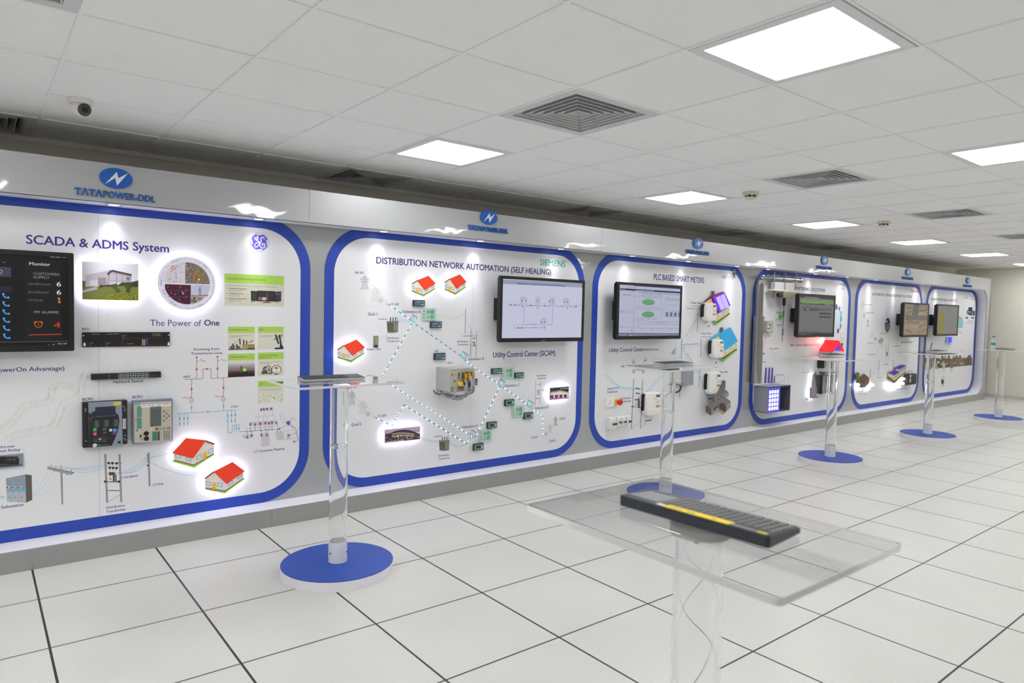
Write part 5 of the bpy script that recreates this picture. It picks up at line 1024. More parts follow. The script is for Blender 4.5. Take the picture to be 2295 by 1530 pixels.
# monitor
def scr2(a):
    Bg = (196, 198, 220); a.poly([(200, 90), (1890, 190), (1850, 1350), (170, 1380)], Bg); a.up(); a.poly([(200, 95), (1890, 195), (1890, 228), (200, 140)], (224, 226, 236)); a.poly([(200, 138), (1890, 218), (1890, 310), (200, 232)], (150, 154, 182)); a.up()
    a.text('Distribution Network Automation (Self Healing)', 530, 238, 1486, 38, (42, 36, 110), .012)
    for i, (u, e) in enumerate(((245, 275), (340, 397), (460, 495), (562, 628), (692, 730))): a.scrawl(u, 126+4.4*i, e, 10, (70, 72, 90), i)
    a.rect(1836, 262, 1866, 308, (190, 60, 50)); V = (112, 96, 178); lw_ = .0032
    for q in ([(330, 657), (600, 660), (600, 520), (715, 520), (708, 668), (912, 670), (914, 528), (990, 528), (984, 672), (1186, 682), (1186, 537), (1284, 537), (1284, 682), (1474, 688), (1474, 543), (1574, 545), (1570, 688), (1790, 692)], [(634, 520), (634, 665)], [(674, 520), (674, 558)], [(672, 590), (662, 1052), (1022, 1052), (1022, 950), (1120, 950), (1120, 1052), (1240, 1052), (1248, 537)], [(948, 528), (946, 672)], [(1222, 537), (1218, 670)], [(1508, 545), (1506, 680)], [(1538, 545), (1536, 680)], [(475, 1124), (1050, 1118), (1052, 952)], [(1084, 952), (1084, 1092)]): a.line(q, lw_, V)
    a.up(); RD, GN = (150, 52, 62), (60, 130, 88)
    for u, v, c in ((408, 658, RD), (482, 659, GN), (634, 573, RD), (711, 575, GN), (806, 669, RD), (948, 583, RD), (1082, 676, GN), (1184, 590, RD), (1249, 591, GN), (1474, 594, GN), (1538, 598, RD), (1717, 692, RD), (1017, 1002, RD), (1084, 1001, RD), (552, 1123, RD), (624, 1122, GN)): a.dot(u, v, .0066, c, .0085, 8)
    for u, v in ((632, 682), (944, 692), (1534, 702), (1081, 1116)): a.ring(u, v-6, .0065, .002, (60, 60, 66)); a.ring(u, v+8, .0065, .002, (60, 60, 66))
    for i, (u, v, w_) in enumerate(((612, 482, 86), (912, 490, 80), (1198, 500, 76), (1484, 510, 72), (1028, 916, 78), (300, 608, 50), (380, 598, 48), (448, 600, 70), (772, 620, 66), (1048, 628, 68), (1680, 655, 72), (1776, 658, 42), (432, 1078, 52), (522, 1068, 46), (588, 1068, 70), (508, 673, 68), (714, 684, 66), (1108, 688, 60), (1400, 698, 62), (1576, 700, 58), (846, 1042, 70), (844, 1106, 72), (612, 724, 36), (930, 730, 34), (1520, 744, 34), (1062, 1166, 36))): a.scrawl(u, v, u+w_, 8, (110, 100, 176), i)
    a.poly([(402, 980), (402, 1002), (408, 998), (414, 1006), (418, 1003), (412, 994), (420, 993)], (250, 250, 250))
yv = -.10; x0_, z1_ = at(1122, 617, yv); x1_ = at(1311, 640, yv)[0]; z0_ = at(1118, 767, yv)[1]
television('monitor with pale network diagram on the self healing board', KT2, (x0_, x1_, z0_, z1_), yv, scr2, .92, 1111, (1014, 1388, 1100, 12))
# ---------------------------------------------------------------- board 3: PLC based smart meters
p = panels[2]
K5c = crop(1300, 500, 420, 1190); KR = crop(1540, 640, 140, 714); KL = crop(1340, 820, 220, 2104); KT3 = crop(1370, 620, 170, 1734)
captions(K5c, p, [('PLC BASED SMART METERS', 467, 358, 788, 36, .022, (48, 38, 112))], name='title_lettering')
captions(K5c, p, [('Utility Control Center', 184, 818, 406, 25, .02), ('(Head End System)', 408, 809, 500, 14), ('1 Phase Meter', 702, 511, 774, 13), ('PrePaid Metering,', 712, 530, 773, 7), ('Net Metering, Load Control', 678, 544, 773, 7), ('1 Phase Meter', 768, 706, 834, 12), ('Consumer Indexing', 768, 724, 832, 7), ('1 Phase Meter', 882, 952, 940, 12),
 ('Utility WAN', 260, 914, 328, 13), ('Supply from', 173, 1056, 248, 13), ('Substation', 173, 1079, 238, 14), ('Distribution', 254, 1120, 322, 13), ('Transformer', 250, 1140, 325, 13), ('DATA', 602, 1008, 630, 12), ('Concentrator', 540, 1031, 630, 12), ('3 Phase Meter', 510, 1090, 575, 10)])
a = Art(YP, K5c); a.l = 2
a.text('PLC Communication', 671, 726, 734, 12, NAVY, 0., 612); a.text('PLC Communication', 655, 778, 753, 11, NAVY, 0., 768); a.text('PLC Communication', 681, 836, 742, 12, NAVY, 0., 930); a.text('Cellular', 575, 838, 609, 14, NAVY, 0., 795)
for i, r_ in enumerate((.02, .034, .048)): a.ring(606, 832, r_, .006, (70, 66, 110), a0=100, a1=190)
a.build('slanted_caption', p)
a = Art(YP, K5c); a.l = 2
a.text('agnitio', 899, 345, 977, 20, (120, 100, 180), -.0); a.poly([(962, 312), (986, 290), (986, 330), (976, 316)], (110, 190, 70)); a.poly([(966, 318), (978, 312), (984, 332), (972, 330)], (60, 70, 150)); a.poly([(974, 334), (985, 318), (984, 348), (978, 346)], (206, 60, 50)); a.scrawl(930, 353, 976, 5, (120, 160, 90), 3); a.build('brand_mark', p)
a = Art(YP, K5c); a.l = 2
def node(u, v): a.ring(u, v, .021, .0035, (50, 50, 54)); a.poly([(u-4, v+6), (u+4, v+6), (u, v-6)], (24, 24, 26))
def hub(c, ns):
    for n_ in ns: a.line([c, n_], .004, (60, 60, 64))
    for n_ in ns: node(*n_)
hub((374, 918), [(338, 878), (416, 867), (341, 939), (400, 940)]); a.dot(374, 918, .024, (90, 180, 70)); a.ring(374, 918, .033, .004, (90, 180, 70)); a.build('network_print', p)
a = Art(YP, K5c); a.l = 2
def pole(u, v0, v1, w_=.012): a.line([(u, v0), (u-4, v1)], w_, (150, 150, 152)); [a.dot(u-3, v0+(v1-v0)*q, .006, (60, 60, 64)) for q in (.15, .3, .45)]
pole(748, 568, 690); pole(770, 735, 850); pole(647, 732, 862); pole(760, 922, 1042); a.line([(634, 920), (632, 1108)], .014, (150, 150, 152)); a.line([(341, 990), (326, 1304)], .012, (140, 140, 142)); a.line([(397, 992), (384, 1304)], .012, (140, 140, 142)); a.line([(326, 1304), (396, 1250)], .003, (150, 160, 180)); a.line([(386, 1302), (420, 1254)], .003, (150, 160, 180))
a.line([(352, 1048), (402, 1052)], .004, (120, 120, 120)); a.line([(352, 1080), (384, 1082)], .004, (120, 120, 120)); a.line([(330, 1164), (392, 1172)], .008, (60, 60, 60))
for u, v in ((356, 1048), (366, 1050), (376, 1052), (358, 1079), (366, 1080), (375, 1081), (330, 1164), (390, 1172)): a.dot(u, v, .008, (24, 24, 26))
a.up(); a.poly([(346, 1118), (378, 1112), (380, 1168), (348, 1168)], (96, 94, 94)); a.up().poly([(344, 1126), (366, 1122), (366, 1168), (346, 1168)], (216, 212, 206)); a.up().poly([(348, 1160), (360, 1160), (354, 1146)], (226, 150, 40)); a.build('pole_print', p)
a = Art(YP, K5c); a.l = 2
for d in (0, 9, 18, 27): a.curve([(148+d*.9, 958-d*.2), (200+d*.6, 1010-d*.2), (270, 1050-d*.4), (375, 1056-d*.4)], .0032, CB); a.curve([(362+d*.5, 1108), (420+d*.4, 1065+d*.3), (500+d*.4, 980+d*.3), (545+d, 940)], .0032, CB)
for d in (0, 10): a.curve([(612+d, 862), (680+d, 740), (742, 590+d)], .003, CB); a.curve([(650, 780+d), (700, 782+d), (770, 765+d*.6)], .003, CB); a.curve([(748, 580+d), (775, 572+d*.6), (800, 535+d*.5)], .003, CB); a.curve([(770, 768+d*.5), (800, 776+d*.5), (838, 764+d*.5)], .003, CB)
for d in (0, 8, 16, 24): a.curve([(650, 770+d), (690, 860+d), (750, 940+d)], .003, CB); a.curve([(755, 940+d*.6), (785, 1050), (818+d*.6, 1160-d)], .004, CB)
for d in (0, 10, 20): a.curve([(455, 868+d*.4), (490, 848+d*.7), (540, 860+d*.6), (610, 852+d)], .004, (196, 214, 186))
a.build('cable_print', p)
for i, (u, v) in enumerate(((816, 653), (861, 885), (815, 1112), (826, 1112), (837, 1111), (420, 1254), (432, 1252), (446, 1250))):
    x, z = at(*K5c(u, v), YP); MB().lathe([(.0, YP-.008), (.007, YP-.008), (.009, YP-.0012), (.0, YP-.0012)], (x, 0, z), 10, 'y').build('terminal', mat((60, 50, 48) if i % 3 else (120, 50, 46), .4), p)
# cut-out houses and plant
def cutout(name, label, k, boxpt, layers, y=YP-.02, cat='house cut-out', th=.008, group=None):
    q = [at(*k(*s_), y) for _, pts, *_ in layers for s_ in pts]; x0, x1 = min(v[0] for v in q), max(v[0] for v in q); z0 = min(v[1] for v in q)
    t = thing(name, ((x0+x1)/2, YP, z0), label, cat, group)
    for i, (nm, pts, c, *o) in enumerate(layers):
        if o and o[0] == 'flat': b = Art(y-.0012, k); b.poly(pts, c); b.build(nm, t)
        else: MB().prism([at(*k(*s_), y) for s_ in pts], y-.0002*i, y+th).build(nm, mat(c, .5), t)
    mb = MB()
    for sx in (.35, .65): mb.lathe([(.0, y+th-.001), (.01, y+th-.001), (.01, YP-.0012), (.0, YP-.0012)], (x0+sx*(x1-x0), 0, z0+.4*(max(v[1] for v in q)-z0)), 8, 'y')
    mb.build('wall_spacer', mat((160, 160, 160), .4), t); return t
CRM, WN = (222, 196, 150), (170, 222, 240)
t = cutout('house_cutout', 'house cut-out with dark red roof and glowing violet solar panel on the PLC board', KR, None, [('lawn', [(300, 418), (330, 395), (480, 312), (496, 322), (338, 448)], (130, 200, 60)), ('house_wall', [(196, 200), (275, 145), (345, 320), (484, 235), (484, 320), (335, 418), (310, 400), (200, 330)], CRM), ('house_base', [(310, 400), (335, 412), (484, 308), (484, 322), (335, 430)], (84, 74, 60)),
 ('chimney', [(288, 62), (314, 60), (314, 110), (288, 122)], (84, 80, 84)), ('roof', [(272, 118), (415, 66), (498, 226), (345, 322), (318, 240)], (176, 24, 44)), ('roof_edge', [(182, 194), (272, 118), (300, 112), (280, 142)], (120, 26, 36)), ('window', [(362, 322), (396, 305), (396, 345), (362, 358)], WN, 'flat'), ('window', [(436, 272), (468, 258), (468, 296), (436, 308)], WN, 'flat')], group='backlit house cut-outs on the boards')
y = YP-.05; q = [at(*KR(*s_), y) for s_ in ((318, 132), (432, 82), (496, 222), (382, 296))]
MB().prism(q, y, YP-.022).build('solar_panel', mat((96, 60, 236), .4, 0., 1.2), t)
a = Art(y, KR, 1.5); L0, L1, L2, L3 = (326, 138), (428, 92), (488, 216), (384, 284)
for i in range(12):
    for j in range(2):
        f = lambda u, v: (L0[0]+(L1[0]-L0[0])*u+(L3[0]-L0[0])*v, L0[1]+(L1[1]-L0[1])*u+(L3[1]-L0[1])*v); v0 = i/12+.015; u0 = .03+.49*j; a.poly([f(u0, v0), f(u0+.45, v0), f(u0+.45, v0+.05), f(u0, v0+.05)], (206, 196, 255))
a.build('solar_cells', t)
cutout('house_cutout', 'house cut-out with bright blue roof on the PLC board', KR, None, [('lawn', [(260, 742), (290, 728), (400, 826), (565, 722), (578, 732), (415, 866), (378, 835), (280, 752)], (130, 200, 60)), ('house_wall', [(282, 612), (360, 568), (432, 735), (566, 655), (566, 728), (410, 838), (280, 740)], CRM), ('house_base', [(280, 730), (400, 826), (566, 716), (566, 730), (410, 846), (278, 744)], (84, 74, 60)),
 ('chimney', [(387, 476), (411, 474), (411, 515), (387, 530)], (84, 80, 84)), ('roof', [(358, 545), (498, 474), (580, 632), (432, 742)], (46, 168, 226)), ('roof_edge', [(262, 614), (358, 545), (372, 572), (290, 616)], (60, 176, 228)), ('window', [(442, 732), (478, 712), (478, 752), (442, 770)], WN, 'flat'), ('window', [(514, 682), (550, 662), (550, 704), (514, 718)], WN, 'flat')], group='backlit house cut-outs on the boards')
GA, GB_, GC2 = (120, 116, 116), (150, 146, 144), (88, 84, 84)
cutout('factory_model', 'grey factory cut-out with two chimneys, low right on the PLC board', KR, None, [('block', [(230, 1378), (330, 1300), (400, 1310), (330, 1420), (278, 1480), (230, 1448)], GC2), ('hall', [(232, 1376), (350, 1285), (380, 1330), (280, 1410)], GA), ('hall_front', [(278, 1412), (378, 1330), (378, 1400), (278, 1480)], GB_), ('tower', [(384, 1242), (440, 1190), (474, 1216), (474, 1262), (430, 1290), (384, 1260)], GA), ('tower_front', [(428, 1240), (474, 1216), (472, 1266), (428, 1290)], GB_),
 ('wing', [(360, 1300), (420, 1262), (496, 1320), (496, 1378), (410, 1468), (354, 1410)], GA), ('gable', [(372, 1345), (418, 1340), (450, 1400), (436, 1448), (412, 1460), (366, 1400)], (74, 58, 56)), ('wing_front', [(450, 1358), (496, 1322), (496, 1390), (444, 1440)], GB_), ('fence', [(352, 1400), (440, 1448), (412, 1470), (350, 1410)], (176, 150, 110)), ('chimney', [(412, 1088), (426, 1080), (440, 1092), (436, 1170), (352, 1300), (330, 1310), (414, 1120)], (110, 106, 106)), ('chimney', [(314, 1252), (330, 1244), (346, 1254), (344, 1320), (316, 1322)], (120, 116, 116)),
 ('window', [(296, 1406), (360, 1352), (360, 1380), (296, 1436)], (70, 66, 70), 'flat'), ('window', [(238, 1398), (268, 1422), (268, 1440), (238, 1416)], (110, 56, 54), 'flat'), ('window', [(458, 1376), (490, 1352), (490, 1368), (458, 1394)], (50, 46, 50), 'flat')], y=YP-.105, cat='model', th=.02)
# meters
MW = mat((232, 230, 226), .3); proto = None
def meter(label, k, r, d=.075, g=0.):
    t = device('electricity_meter', label, k, r, d, MW, 'meter case', group='white electricity meters on the PLC board', bevel=.018, rad=.05, gap=g, spacer=False); x0, x1, z0, z1, y_ = t['box']; W_, H_ = x1-x0, z1-z0
    MB().prism(rrect(x0-.006, x0+W_*.5, z0+H_*.18, z1-H_*.06, .03, 5), y_+.035, YP-.0012-g).build('back_shell', BLACKM, t)
    a = Art(y_); Q = lambda u0, v0, u1, v1, c: a.world([(x0+W_*u0, z1-H_*v1), (x0+W_*u1, z1-H_*v1), (x0+W_*u1, z1-H_*v0), (x0+W_*u0, z1-H_*v0)], c)
    Q(.56, .1, .9, .24, (206, 204, 198)); a.up(); Q(.6, .12, .86, .21, (84, 88, 82)); Q(.44, .26, .54, .29, (150, 150, 150)); Q(.6, .29, .66, .31, (40, 40, 40)); Q(.58, .36, .92, .46, (214, 210, 196)); Q(.58, .56, .92, .66, (196, 194, 190)); a.up(); Q(.6, .57, .84, .6, (70, 70, 74)); Q(.6, .63, .8, .65, (110, 60, 60)); a.scrawl(0, 0, 0, 0, (0, 0, 0)); Q(.3, .82, .55, .83, (120, 120, 124)); Q(.62, .46, .8, .47, (150, 150, 150)); a.build('face_print', t); return t
meter('white electricity meter in front of the red-roofed solar house', KR, (226, 195, 345, 408), g=.0235); meter('white electricity meter in front of the blue-roofed house', KR, (310, 614, 425, 832), g=.0235); meter('white electricity meter above the grey factory cut-out', KR, (262, 994, 396, 1248)); meter('white electricity meter low on the PLC board, partly behind the acrylic post', KL, (1060, 575, 1372, 1085))
# socket, emergency switch, breakers, data concentrator
t = device('power_socket', 'white three-pin wall socket with switch, lower left of the PLC board', KL, (182, 688, 360, 890), .012, mat((236, 236, 232), .3), group=None, bevel=.004); x0, x1, z0, z1, y_ = t['box']; W_, H_ = x1-x0, z1-z0
MB().box(x0+W_*.72, x0+W_*.93, y_-.004, y_, z0+H_*.18, z1-H_*.2).build('rocker_switch', mat((240, 240, 236), .3), t, bevel=.002); a = Art(y_)
for u, v, w_, h in ((.44, .34, .06, .14), (.32, .6, .06, .1), (.53, .58, .06, .1)): a.world([(x0+W_*u, z1-H_*(v+h)), (x0+W_*(u+w_), z1-H_*(v+h)), (x0+W_*(u+w_), z1-H_*v), (x0+W_*u, z1-H_*v)], (30, 30, 32))
a.build('pin_holes', t)
t = device('emergency_switch', 'yellow emergency switch box with red mushroom knob', KL, (386, 716, 450, 826), .03, mat((236, 186, 30), .4)); x0, x1, z0, z1, y_ = t['box']
MB().lathe([(.0, y_-.045), (.022, y_-.043), (.032, y_-.03), (.03, y_-.022), (.016, y_-.018), (.016, y_), (.0, y_)], ((x0+x1)/2+.012, 0, (z0+z1)/2), 24, 'y').build('knob', mat((206, 34, 34), .35), t, smooth=True)
for i, r in enumerate(((268, 1118, 398, 1362), (424, 1100, 506, 1300), (528, 1090, 606, 1290), (632, 1076, 708, 1282))):
    t = device('circuit_breaker', ('white circuit breaker box, widest and leftmost of four in a row', 'narrow white breaker box right next to the widest one', 'narrow white breaker box, third from the left in the row', 'narrow white breaker box, rightmost of the row')[i], KL, r, .055, mat((234, 234, 230), .35), 'circuit breaker', group='breaker boxes on the PLC board', bevel=.006); x0, x1, z0, z1, y_ = t['box']; W_, H_ = x1-x0, z1-z0
    MB().box(x0+W_*.22, x1-W_*.02, y_-.008, y_, z0+H_*.28, z0+H_*.66).build('breaker_front', mat((206, 206, 204), .4), t, bevel=.002)
    for j in range(4 if i == 0 else 2): u = x0+W_*(.34+(.16 if i == 0 else .3)*j); MB().box(u, u+W_*(.1 if i == 0 else .2), y_-.022, y_-.008, z0+H_*.4, z0+H_*.52).build('toggle', mat((44, 30, 40), .4), t)
t = device('data_concentrator', 'grey data concentrator box with short black cable on the PLC board', K5c, (655, 912, 722, 1032), .07, mat((146, 150, 160), .45), bevel=.004); x0, x1, z0, z1, y_ = t['box']
MB().box(x0-.06, x0+.004, y_+.02, YP-.0012, z0+.02, z1).build('side_housing', mat((206, 206, 202), .4), t, bevel=.004); MB().lathe([(.0, x0-.1), (.016, x0-.1), (.016, x0), (.0, x0)], (0, y_+.03, z0+.05), 14, 'x').build('cable_gland', mat((206, 204, 200), .4), t, smooth=True)
MB().tube(spline([(x0+.01, y_+.03, z0+.01), (x0+.012, y_+.03, z0-.03), (x0-.02, y_+.03, z0-.06), (x0-.07, y_+.03, z0-.07)], 6), .008).build('cable', BLACKM, t, smooth=True); mb = MB()
for sx in (.1, .9):
    for sz in (.06, .94): mb.lathe([(.0, y_-.003), (.006, y_-.003), (.006, y_), (.0, y_)], (x0+sx*(x1-x0), 0, z0+sz*(z1-z0)), 8, 'y')
mb.build('cover_screw', mat((90, 92, 98), .4), t)
def scr3(a):
    Bg = (190, 192, 214); a.poly([(195, 150), (1605, 255), (1560, 1400), (165, 1395)], Bg); a.up(); a.poly([(500, 172), (1605, 255), (1603, 285), (520, 210)], (62, 60, 156)); a.poly([(205, 150), (500, 172), (505, 200), (205, 185)], (206, 208, 222)); a.poly([(200, 258), (1600, 345), (1598, 380), (198, 300)], (32, 46, 82)); a.poly([(690, 345), (1596, 395), (1594, 425), (692, 380)], (150, 188, 206)); a.poly([(170, 1290), (1565, 1300), (1562, 1396), (166, 1396)], (134, 138, 164)); a.poly([(168, 1284), (1566, 1294), (1566, 1304), (168, 1298)], (40, 44, 70)); a.up()
    for u, v, w_, h, s_ in ((265, 180, 225, 12, 1), (380, 236, 205, 12, 2), (220, 286, 100, 12, 3), (566, 312, 410, 16, 4), (600, 362, 85, 12, 5), (712, 368, 250, 12, 6), (1004, 384, 160, 12, 7), (1195, 392, 150, 10, 8), (1372, 405, 50, 10, 9), (1460, 412, 130, 10, 10), (762, 416, 250, 12, 11), (1040, 432, 130, 12, 12), (208, 326, 90, 10, 13), (268, 412, 195, 18, 14), (270, 440, 90, 8, 15), (190, 800, 90, 10, 16), (730, 480, 245, 10, 17), (785, 764, 115, 10, 18), (1020, 1032, 220, 10, 19), (995, 1060, 270, 10, 20), (1240, 512, 330, 12, 21), (1300, 786, 250, 10, 22)): a.scrawl(u, v, u+w_, h, (206, 210, 226) if s_ in (3, 4) else (70, 74, 110), s_)
    for u, v, w_, s_ in ((955, 468, 240, 1), (1225, 480, 105, 2), (640, 688, 170, 3), (855, 694, 200, 4), (1040, 748, 60, 5), (1125, 752, 120, 6), (600, 966, 62, 7), (705, 968, 120, 8), (862, 970, 94, 9), (990, 972, 80, 10)): a.scrawl(u, v, u+w_, 9, (96, 84, 206), s_)
    GR = (96, 170, 116)
    for u, v in ((848, 580), (838, 860)): a.dot(u, v+8, .091, (150, 110, 120), .027, 32); a.up().dot(u, v-4, .091, GR, .027, 32)
    a.up(); LN = (130, 134, 160)
    for q in ([(525, 440), (1140, 470), (1136, 710)], [(525, 720), (1135, 742), (1128, 985)], [(525, 1010), (1560, 1040)], [(600, 1075), (1555, 1095)], [(600, 1075), (592, 1170), (1552, 1190)], [(185, 770), (512, 782)], [(185, 815), (500, 822), (500, 1160), (178, 1145)], [(525, 330), (515, 1275)], [(1235, 530), (1570, 545)], [(1232, 645), (1565, 655)], [(1230, 905), (1560, 912)], [(1235, 530), (1232, 645)]): a.line(q, .0024, LN)
    for i in range(4): u = 1236+97*i; a.rect(u, 808+3*i, u+28, 905, GR); a.rect(u+28, 808+3*i, min(u+58, 1568), 905, (92, 90, 190)); a.scrawl(u, 924, u+40, 8, (120, 120, 140), i); a.scrawl(680+218*i, 1204, 734+218*i, 8, (110, 112, 140), i); a.scrawl(680+218*i, 1220, 732+218*i, 8, (110, 112, 140), i+5)
    for u, v, c in ((465, 338, (120, 130, 190)), (505, 340, (70, 80, 190)), (720, 412, (60, 90, 180)), (470, 1228, (60, 80, 170)), (295, 1362, (90, 150, 206)), (370, 1360, (70, 76, 90)), (440, 1362, (226, 226, 226)), (520, 1366, (120, 170, 130)), (622, 670, (90, 90, 120)), (838, 680, (200, 200, 120)), (588, 950, (90, 120, 120)), (690, 956, (50, 50, 70)), (848, 960, (110, 110, 140)), (980, 965, (60, 60, 90))): a.dot(u, v, .012 if v > 1300 else .006, c)
    a.up(); a.dot(440, 1362, .006, (206, 80, 60)); a.rect(175, 1345, 245, 1385, (110, 116, 140)); a.text('Start', 186, 1372, 236, 20, (240, 240, 246), .0)
yv = -.12; x0_, z1_ = at(1384, 631, yv); x1_ = at(1529, 660, yv)[0]; z0_ = at(1381, 761, yv)[1]
television('monitor with browser page and two green ovals on the PLC board', KT3, (x0_, x1_, z0_, z1_), yv, scr3, .8, 1377, (868, 1432, 945, 12))
# ---------------------------------------------------------------- board 4: smart metering
p = panels[3]
Q3 = crop(1680, 600, 230, 1955); Q4 = crop(1680, 760, 230, 1852)
captions(Q3, p, [('SMART METERING SOLUTIONS', 700, 408, 1437, 62, .022, (48, 38, 112))], name='title_lettering')
captions(Q3, p, [('Landis', 1690, 330, 1815, 48, .0, (50, 60, 50)), ('Gyr', 1755, 412, 1812, 36, .0, (50, 60, 50)), ('Utility WAN', 502, 1100, 620, 22), ('DCU', 355, 1306, 403, 22), ('AMI  Control Centre', 768, 1495, 1125, 42, .02), ('(Head End System)', 1138, 1482, 1318, 22)])
captions(Q4, p, [('Utility Substation', 360, 182, 528, 22), ('Router', 233, 422, 300, 22), ('3P- Smart Meter', 468, 658, 628, 20), ('3P- Smart Meter', 940, 612, 1086, 20)])
a = Art(YP, Q3); a.l = 2; a.line([(1748, 360), (1744, 495)], .004, (60, 70, 60)); a.line([(1815, 358), (1838, 358)], .006, (100, 170, 60)); a.line([(1826, 346), (1826, 372)], .006, (100, 170, 60))
hub((580, 940), [(512, 842), (574, 866), (662, 830), (514, 994), (628, 912), (626, 1004)]); a.dot(580, 940, .034, (90, 190, 60)); a.ring(580, 940, .05, .005, (90, 190, 60)); a.line([(512, 842), (574, 862), (662, 826)], .005, (50, 50, 52)); a.line([(244, 1032), (244, 1210), (340, 1200), (345, 1030), (244, 1032)], .003, (190, 194, 190)); a.line([(282, 1118), (315, 1118)], .012, (40, 40, 40))
for u, v, c in ((1655, 745, (70, 70, 120)), (1708, 775, (90, 90, 170)), (1740, 870, (130, 190, 226)), (1738, 975, (90, 140, 160)), (1725, 1105, (90, 100, 160)), (1684, 1192, (70, 60, 130))): a.dot(u, v, .03, c, .04); a.scrawl(u-14, v+58, u+14, 10, (60, 60, 90), u)
a.ring(1708, 775, .03, .006, (240, 240, 240)); a.poly([(1645, 830), (1700, 830), (1730, 960), (1720, 1140), (1640, 1190)], (190, 222, 236))
for u in (1738, 1798): a.line([(u, 1235), (u-6, 1520)], .004, (120, 120, 120))
for v in (1330, 1370): a.line([(1745, v), (1778, v+6)], .005, (80, 80, 80))
a.rect(1744, 1430, 1772, 1510, (70, 74, 80)); a.dot(490, 1385, .035, (206, 206, 180)); a.poly([(470, 1290), (560, 1350), (460, 1480), (370, 1400)], (224, 224, 218))
for d in (0, 16, 32): a.curve([(240+d, 1530), (300+d, 1300), (400+d, 1020), (500+d*.6, 890)], .008, (206, 216, 196))
a.build('network_print', p)
a = Art(YP, Q4); a.l = 2
for r_ in range(4): binary(a, [(345+20*r_, 240+50*r_), (500+16*r_, 270+48*r_), (700, 345+28*r_), (900, 285+34*r_), (1050, 330+24*r_), (1160, 250+40*r_), (1250, 340)], .02, (190, 208, 182), 2, 1.1, r_)
a.line([(206, 235), (172, 738)], .006, (140, 140, 140)); a.line([(206, 235), (275, 262)], .01, (90, 84, 70)); a.dot(236, 262, .02, (120, 130, 90)); a.poly([(160, 745), (190, 728), (216, 740), (185, 755)], (96, 150, 80))
for u, e in ((262, 300), (322, 358), (376, 416)): a.poly([(u+12, 496), (u+58, 494), (u+48, 795), (u-4, 800)], (206, 200, 226)); a.up().poly([(u+20, 516), (u+52, 514), (u+38, 790), (u-2, 796)], (84, 78, 160)); a.l -= 1
a.poly([(440, 662), (460, 662), (456, 786), (428, 790)], (84, 78, 160)); a.curve([(480, 790), (600, 730), (700, 640)], .004, CB); a.curve([(490, 800), (610, 760), (705, 680)], .004, CB); a.line([(632, 670), (628, 805)], .006, (150, 150, 150)); a.line([(708, 628), (700, 808)], .006, (150, 150, 150)); a.line([(1122, 420), (1120, 580)], .003, (160, 160, 160)); a.dot(1121, 594, .012, (40, 40, 40))
a.build('cable_print', p)
# chrome pole with bracket arm, radio node and whip aerial
yc = YP-.07; xp = 7.055; t = thing('chrome_pole', (xp, YP, .655), 'polished chrome pole with long bent arm across the smart metering board', 'pole'); r1, r2, r3 = .062, .046, .032
MB().lathe([(.0, .655), (r1, .655), (r1, 1.44), (.0, 1.44)], (xp, yc, 0), 32).build('lower_tube', CHROME, t, smooth=True); MB().lathe([(.0, 1.44), (r1+.003, 1.44), (r1+.003, 1.452), (.0, 1.452)], (xp, yc, 0), 32).build('tube_collar', CHROME, t, smooth=True)
MB().lathe([(.0, 1.452), (r2, 1.452), (r2, 1.83), (.0, 1.83)], (xp, yc, 0), 32).build('middle_tube', CHROME, t, smooth=True); xe = xp+.83
MB().tube([(xp, yc, 1.83), (xp, yc, 1.86)]+[(xp+.055-.055*math.cos(q), yc, 1.86+.055*math.sin(q)) for q in [i*math.pi/16 for i in range(1, 9)]]+[(xe, yc, 1.917)], r3, 20).build('bent_arm', CHROME, t, smooth=True)
MB().lathe([(.0, xe), (.022, xe), (.02, xe+.05), (.034, xe+.06), (.034, xe+.075), (.018, xe+.085), (.028, xe+.1), (.02, xe+.12), (.0, xe+.125)], (0, yc, 1.917), 20, 'x').build('finial', CHROME, t, smooth=True)
mb = MB(); mb.box(xp-.012, xp+.012, yc+r1-.01, YP-.0012, .8, .83); mb.box(xp-.012, xp+.012, yc+r1-.01, YP-.0012, 1.3, 1.33); mb.build('wall_clamp', CHROME, t)
u = thing('radio_node', (xp+.5, yc-.03, 1.80), 'clear and white radio node box hanging from the chrome arm, with black aerial below', 'radio node'); x0 = xp+.24
MB().box(x0, x0+.50, yc-.06, yc+.02, 1.685, 1.765).build('lid', glass_mat('frosted_lid', (.95, .96, .95), 1.3, .25), u, bevel=.006); MB().box(x0-.03, x0+.54, yc-.05, yc+.03, 1.765, 1.785).build('flange', mat((226, 226, 222), .4), u, bevel=.003); MB().box(x0+.2, x0+.42, yc-.05, yc+.015, 1.69, 1.765).build('circuit_board', mat((206, 196, 170), .5), u)
MB().box(x0+.02, x0+.48, yc-.03, yc+.02, 1.785, 1.875).build('upper_case', mat((214, 216, 214), .35), u, bevel=.006)
for q in (.0, .24, .49): MB().lathe([(.0, 1.785), (.005, 1.785), (.005, 1.99), (.0, 1.99)], (x0+q, yc-.04, 0), 8).build('u_bolt', CHROME, u); MB().box(x0+q-.008, x0+q+.008, yc-.05, yc+.03, 1.955, 1.963).build('bolt_bar', CHROME, u)
MB().lathe([(.0, x0+.03), (.026, x0+.03), (.026, x0+.11), (.0, x0+.11)], (0, yc-.07, 1.715), 16, 'x').build('connector', BLACKM, u, smooth=True); xa = x0+.27
MB().lathe([(.0, 1.685), (.02, 1.685), (.02, 1.60), (.008, 1.585), (.0, 1.585)], (xa, yc-.02, 0), 14).build('aerial_base', BLACKM, u, smooth=True)
mb = MB(); mb.tube([(xa, yc-.02, 1.59), (xa-.01, yc-.02, 1.14)], .0035, 6)
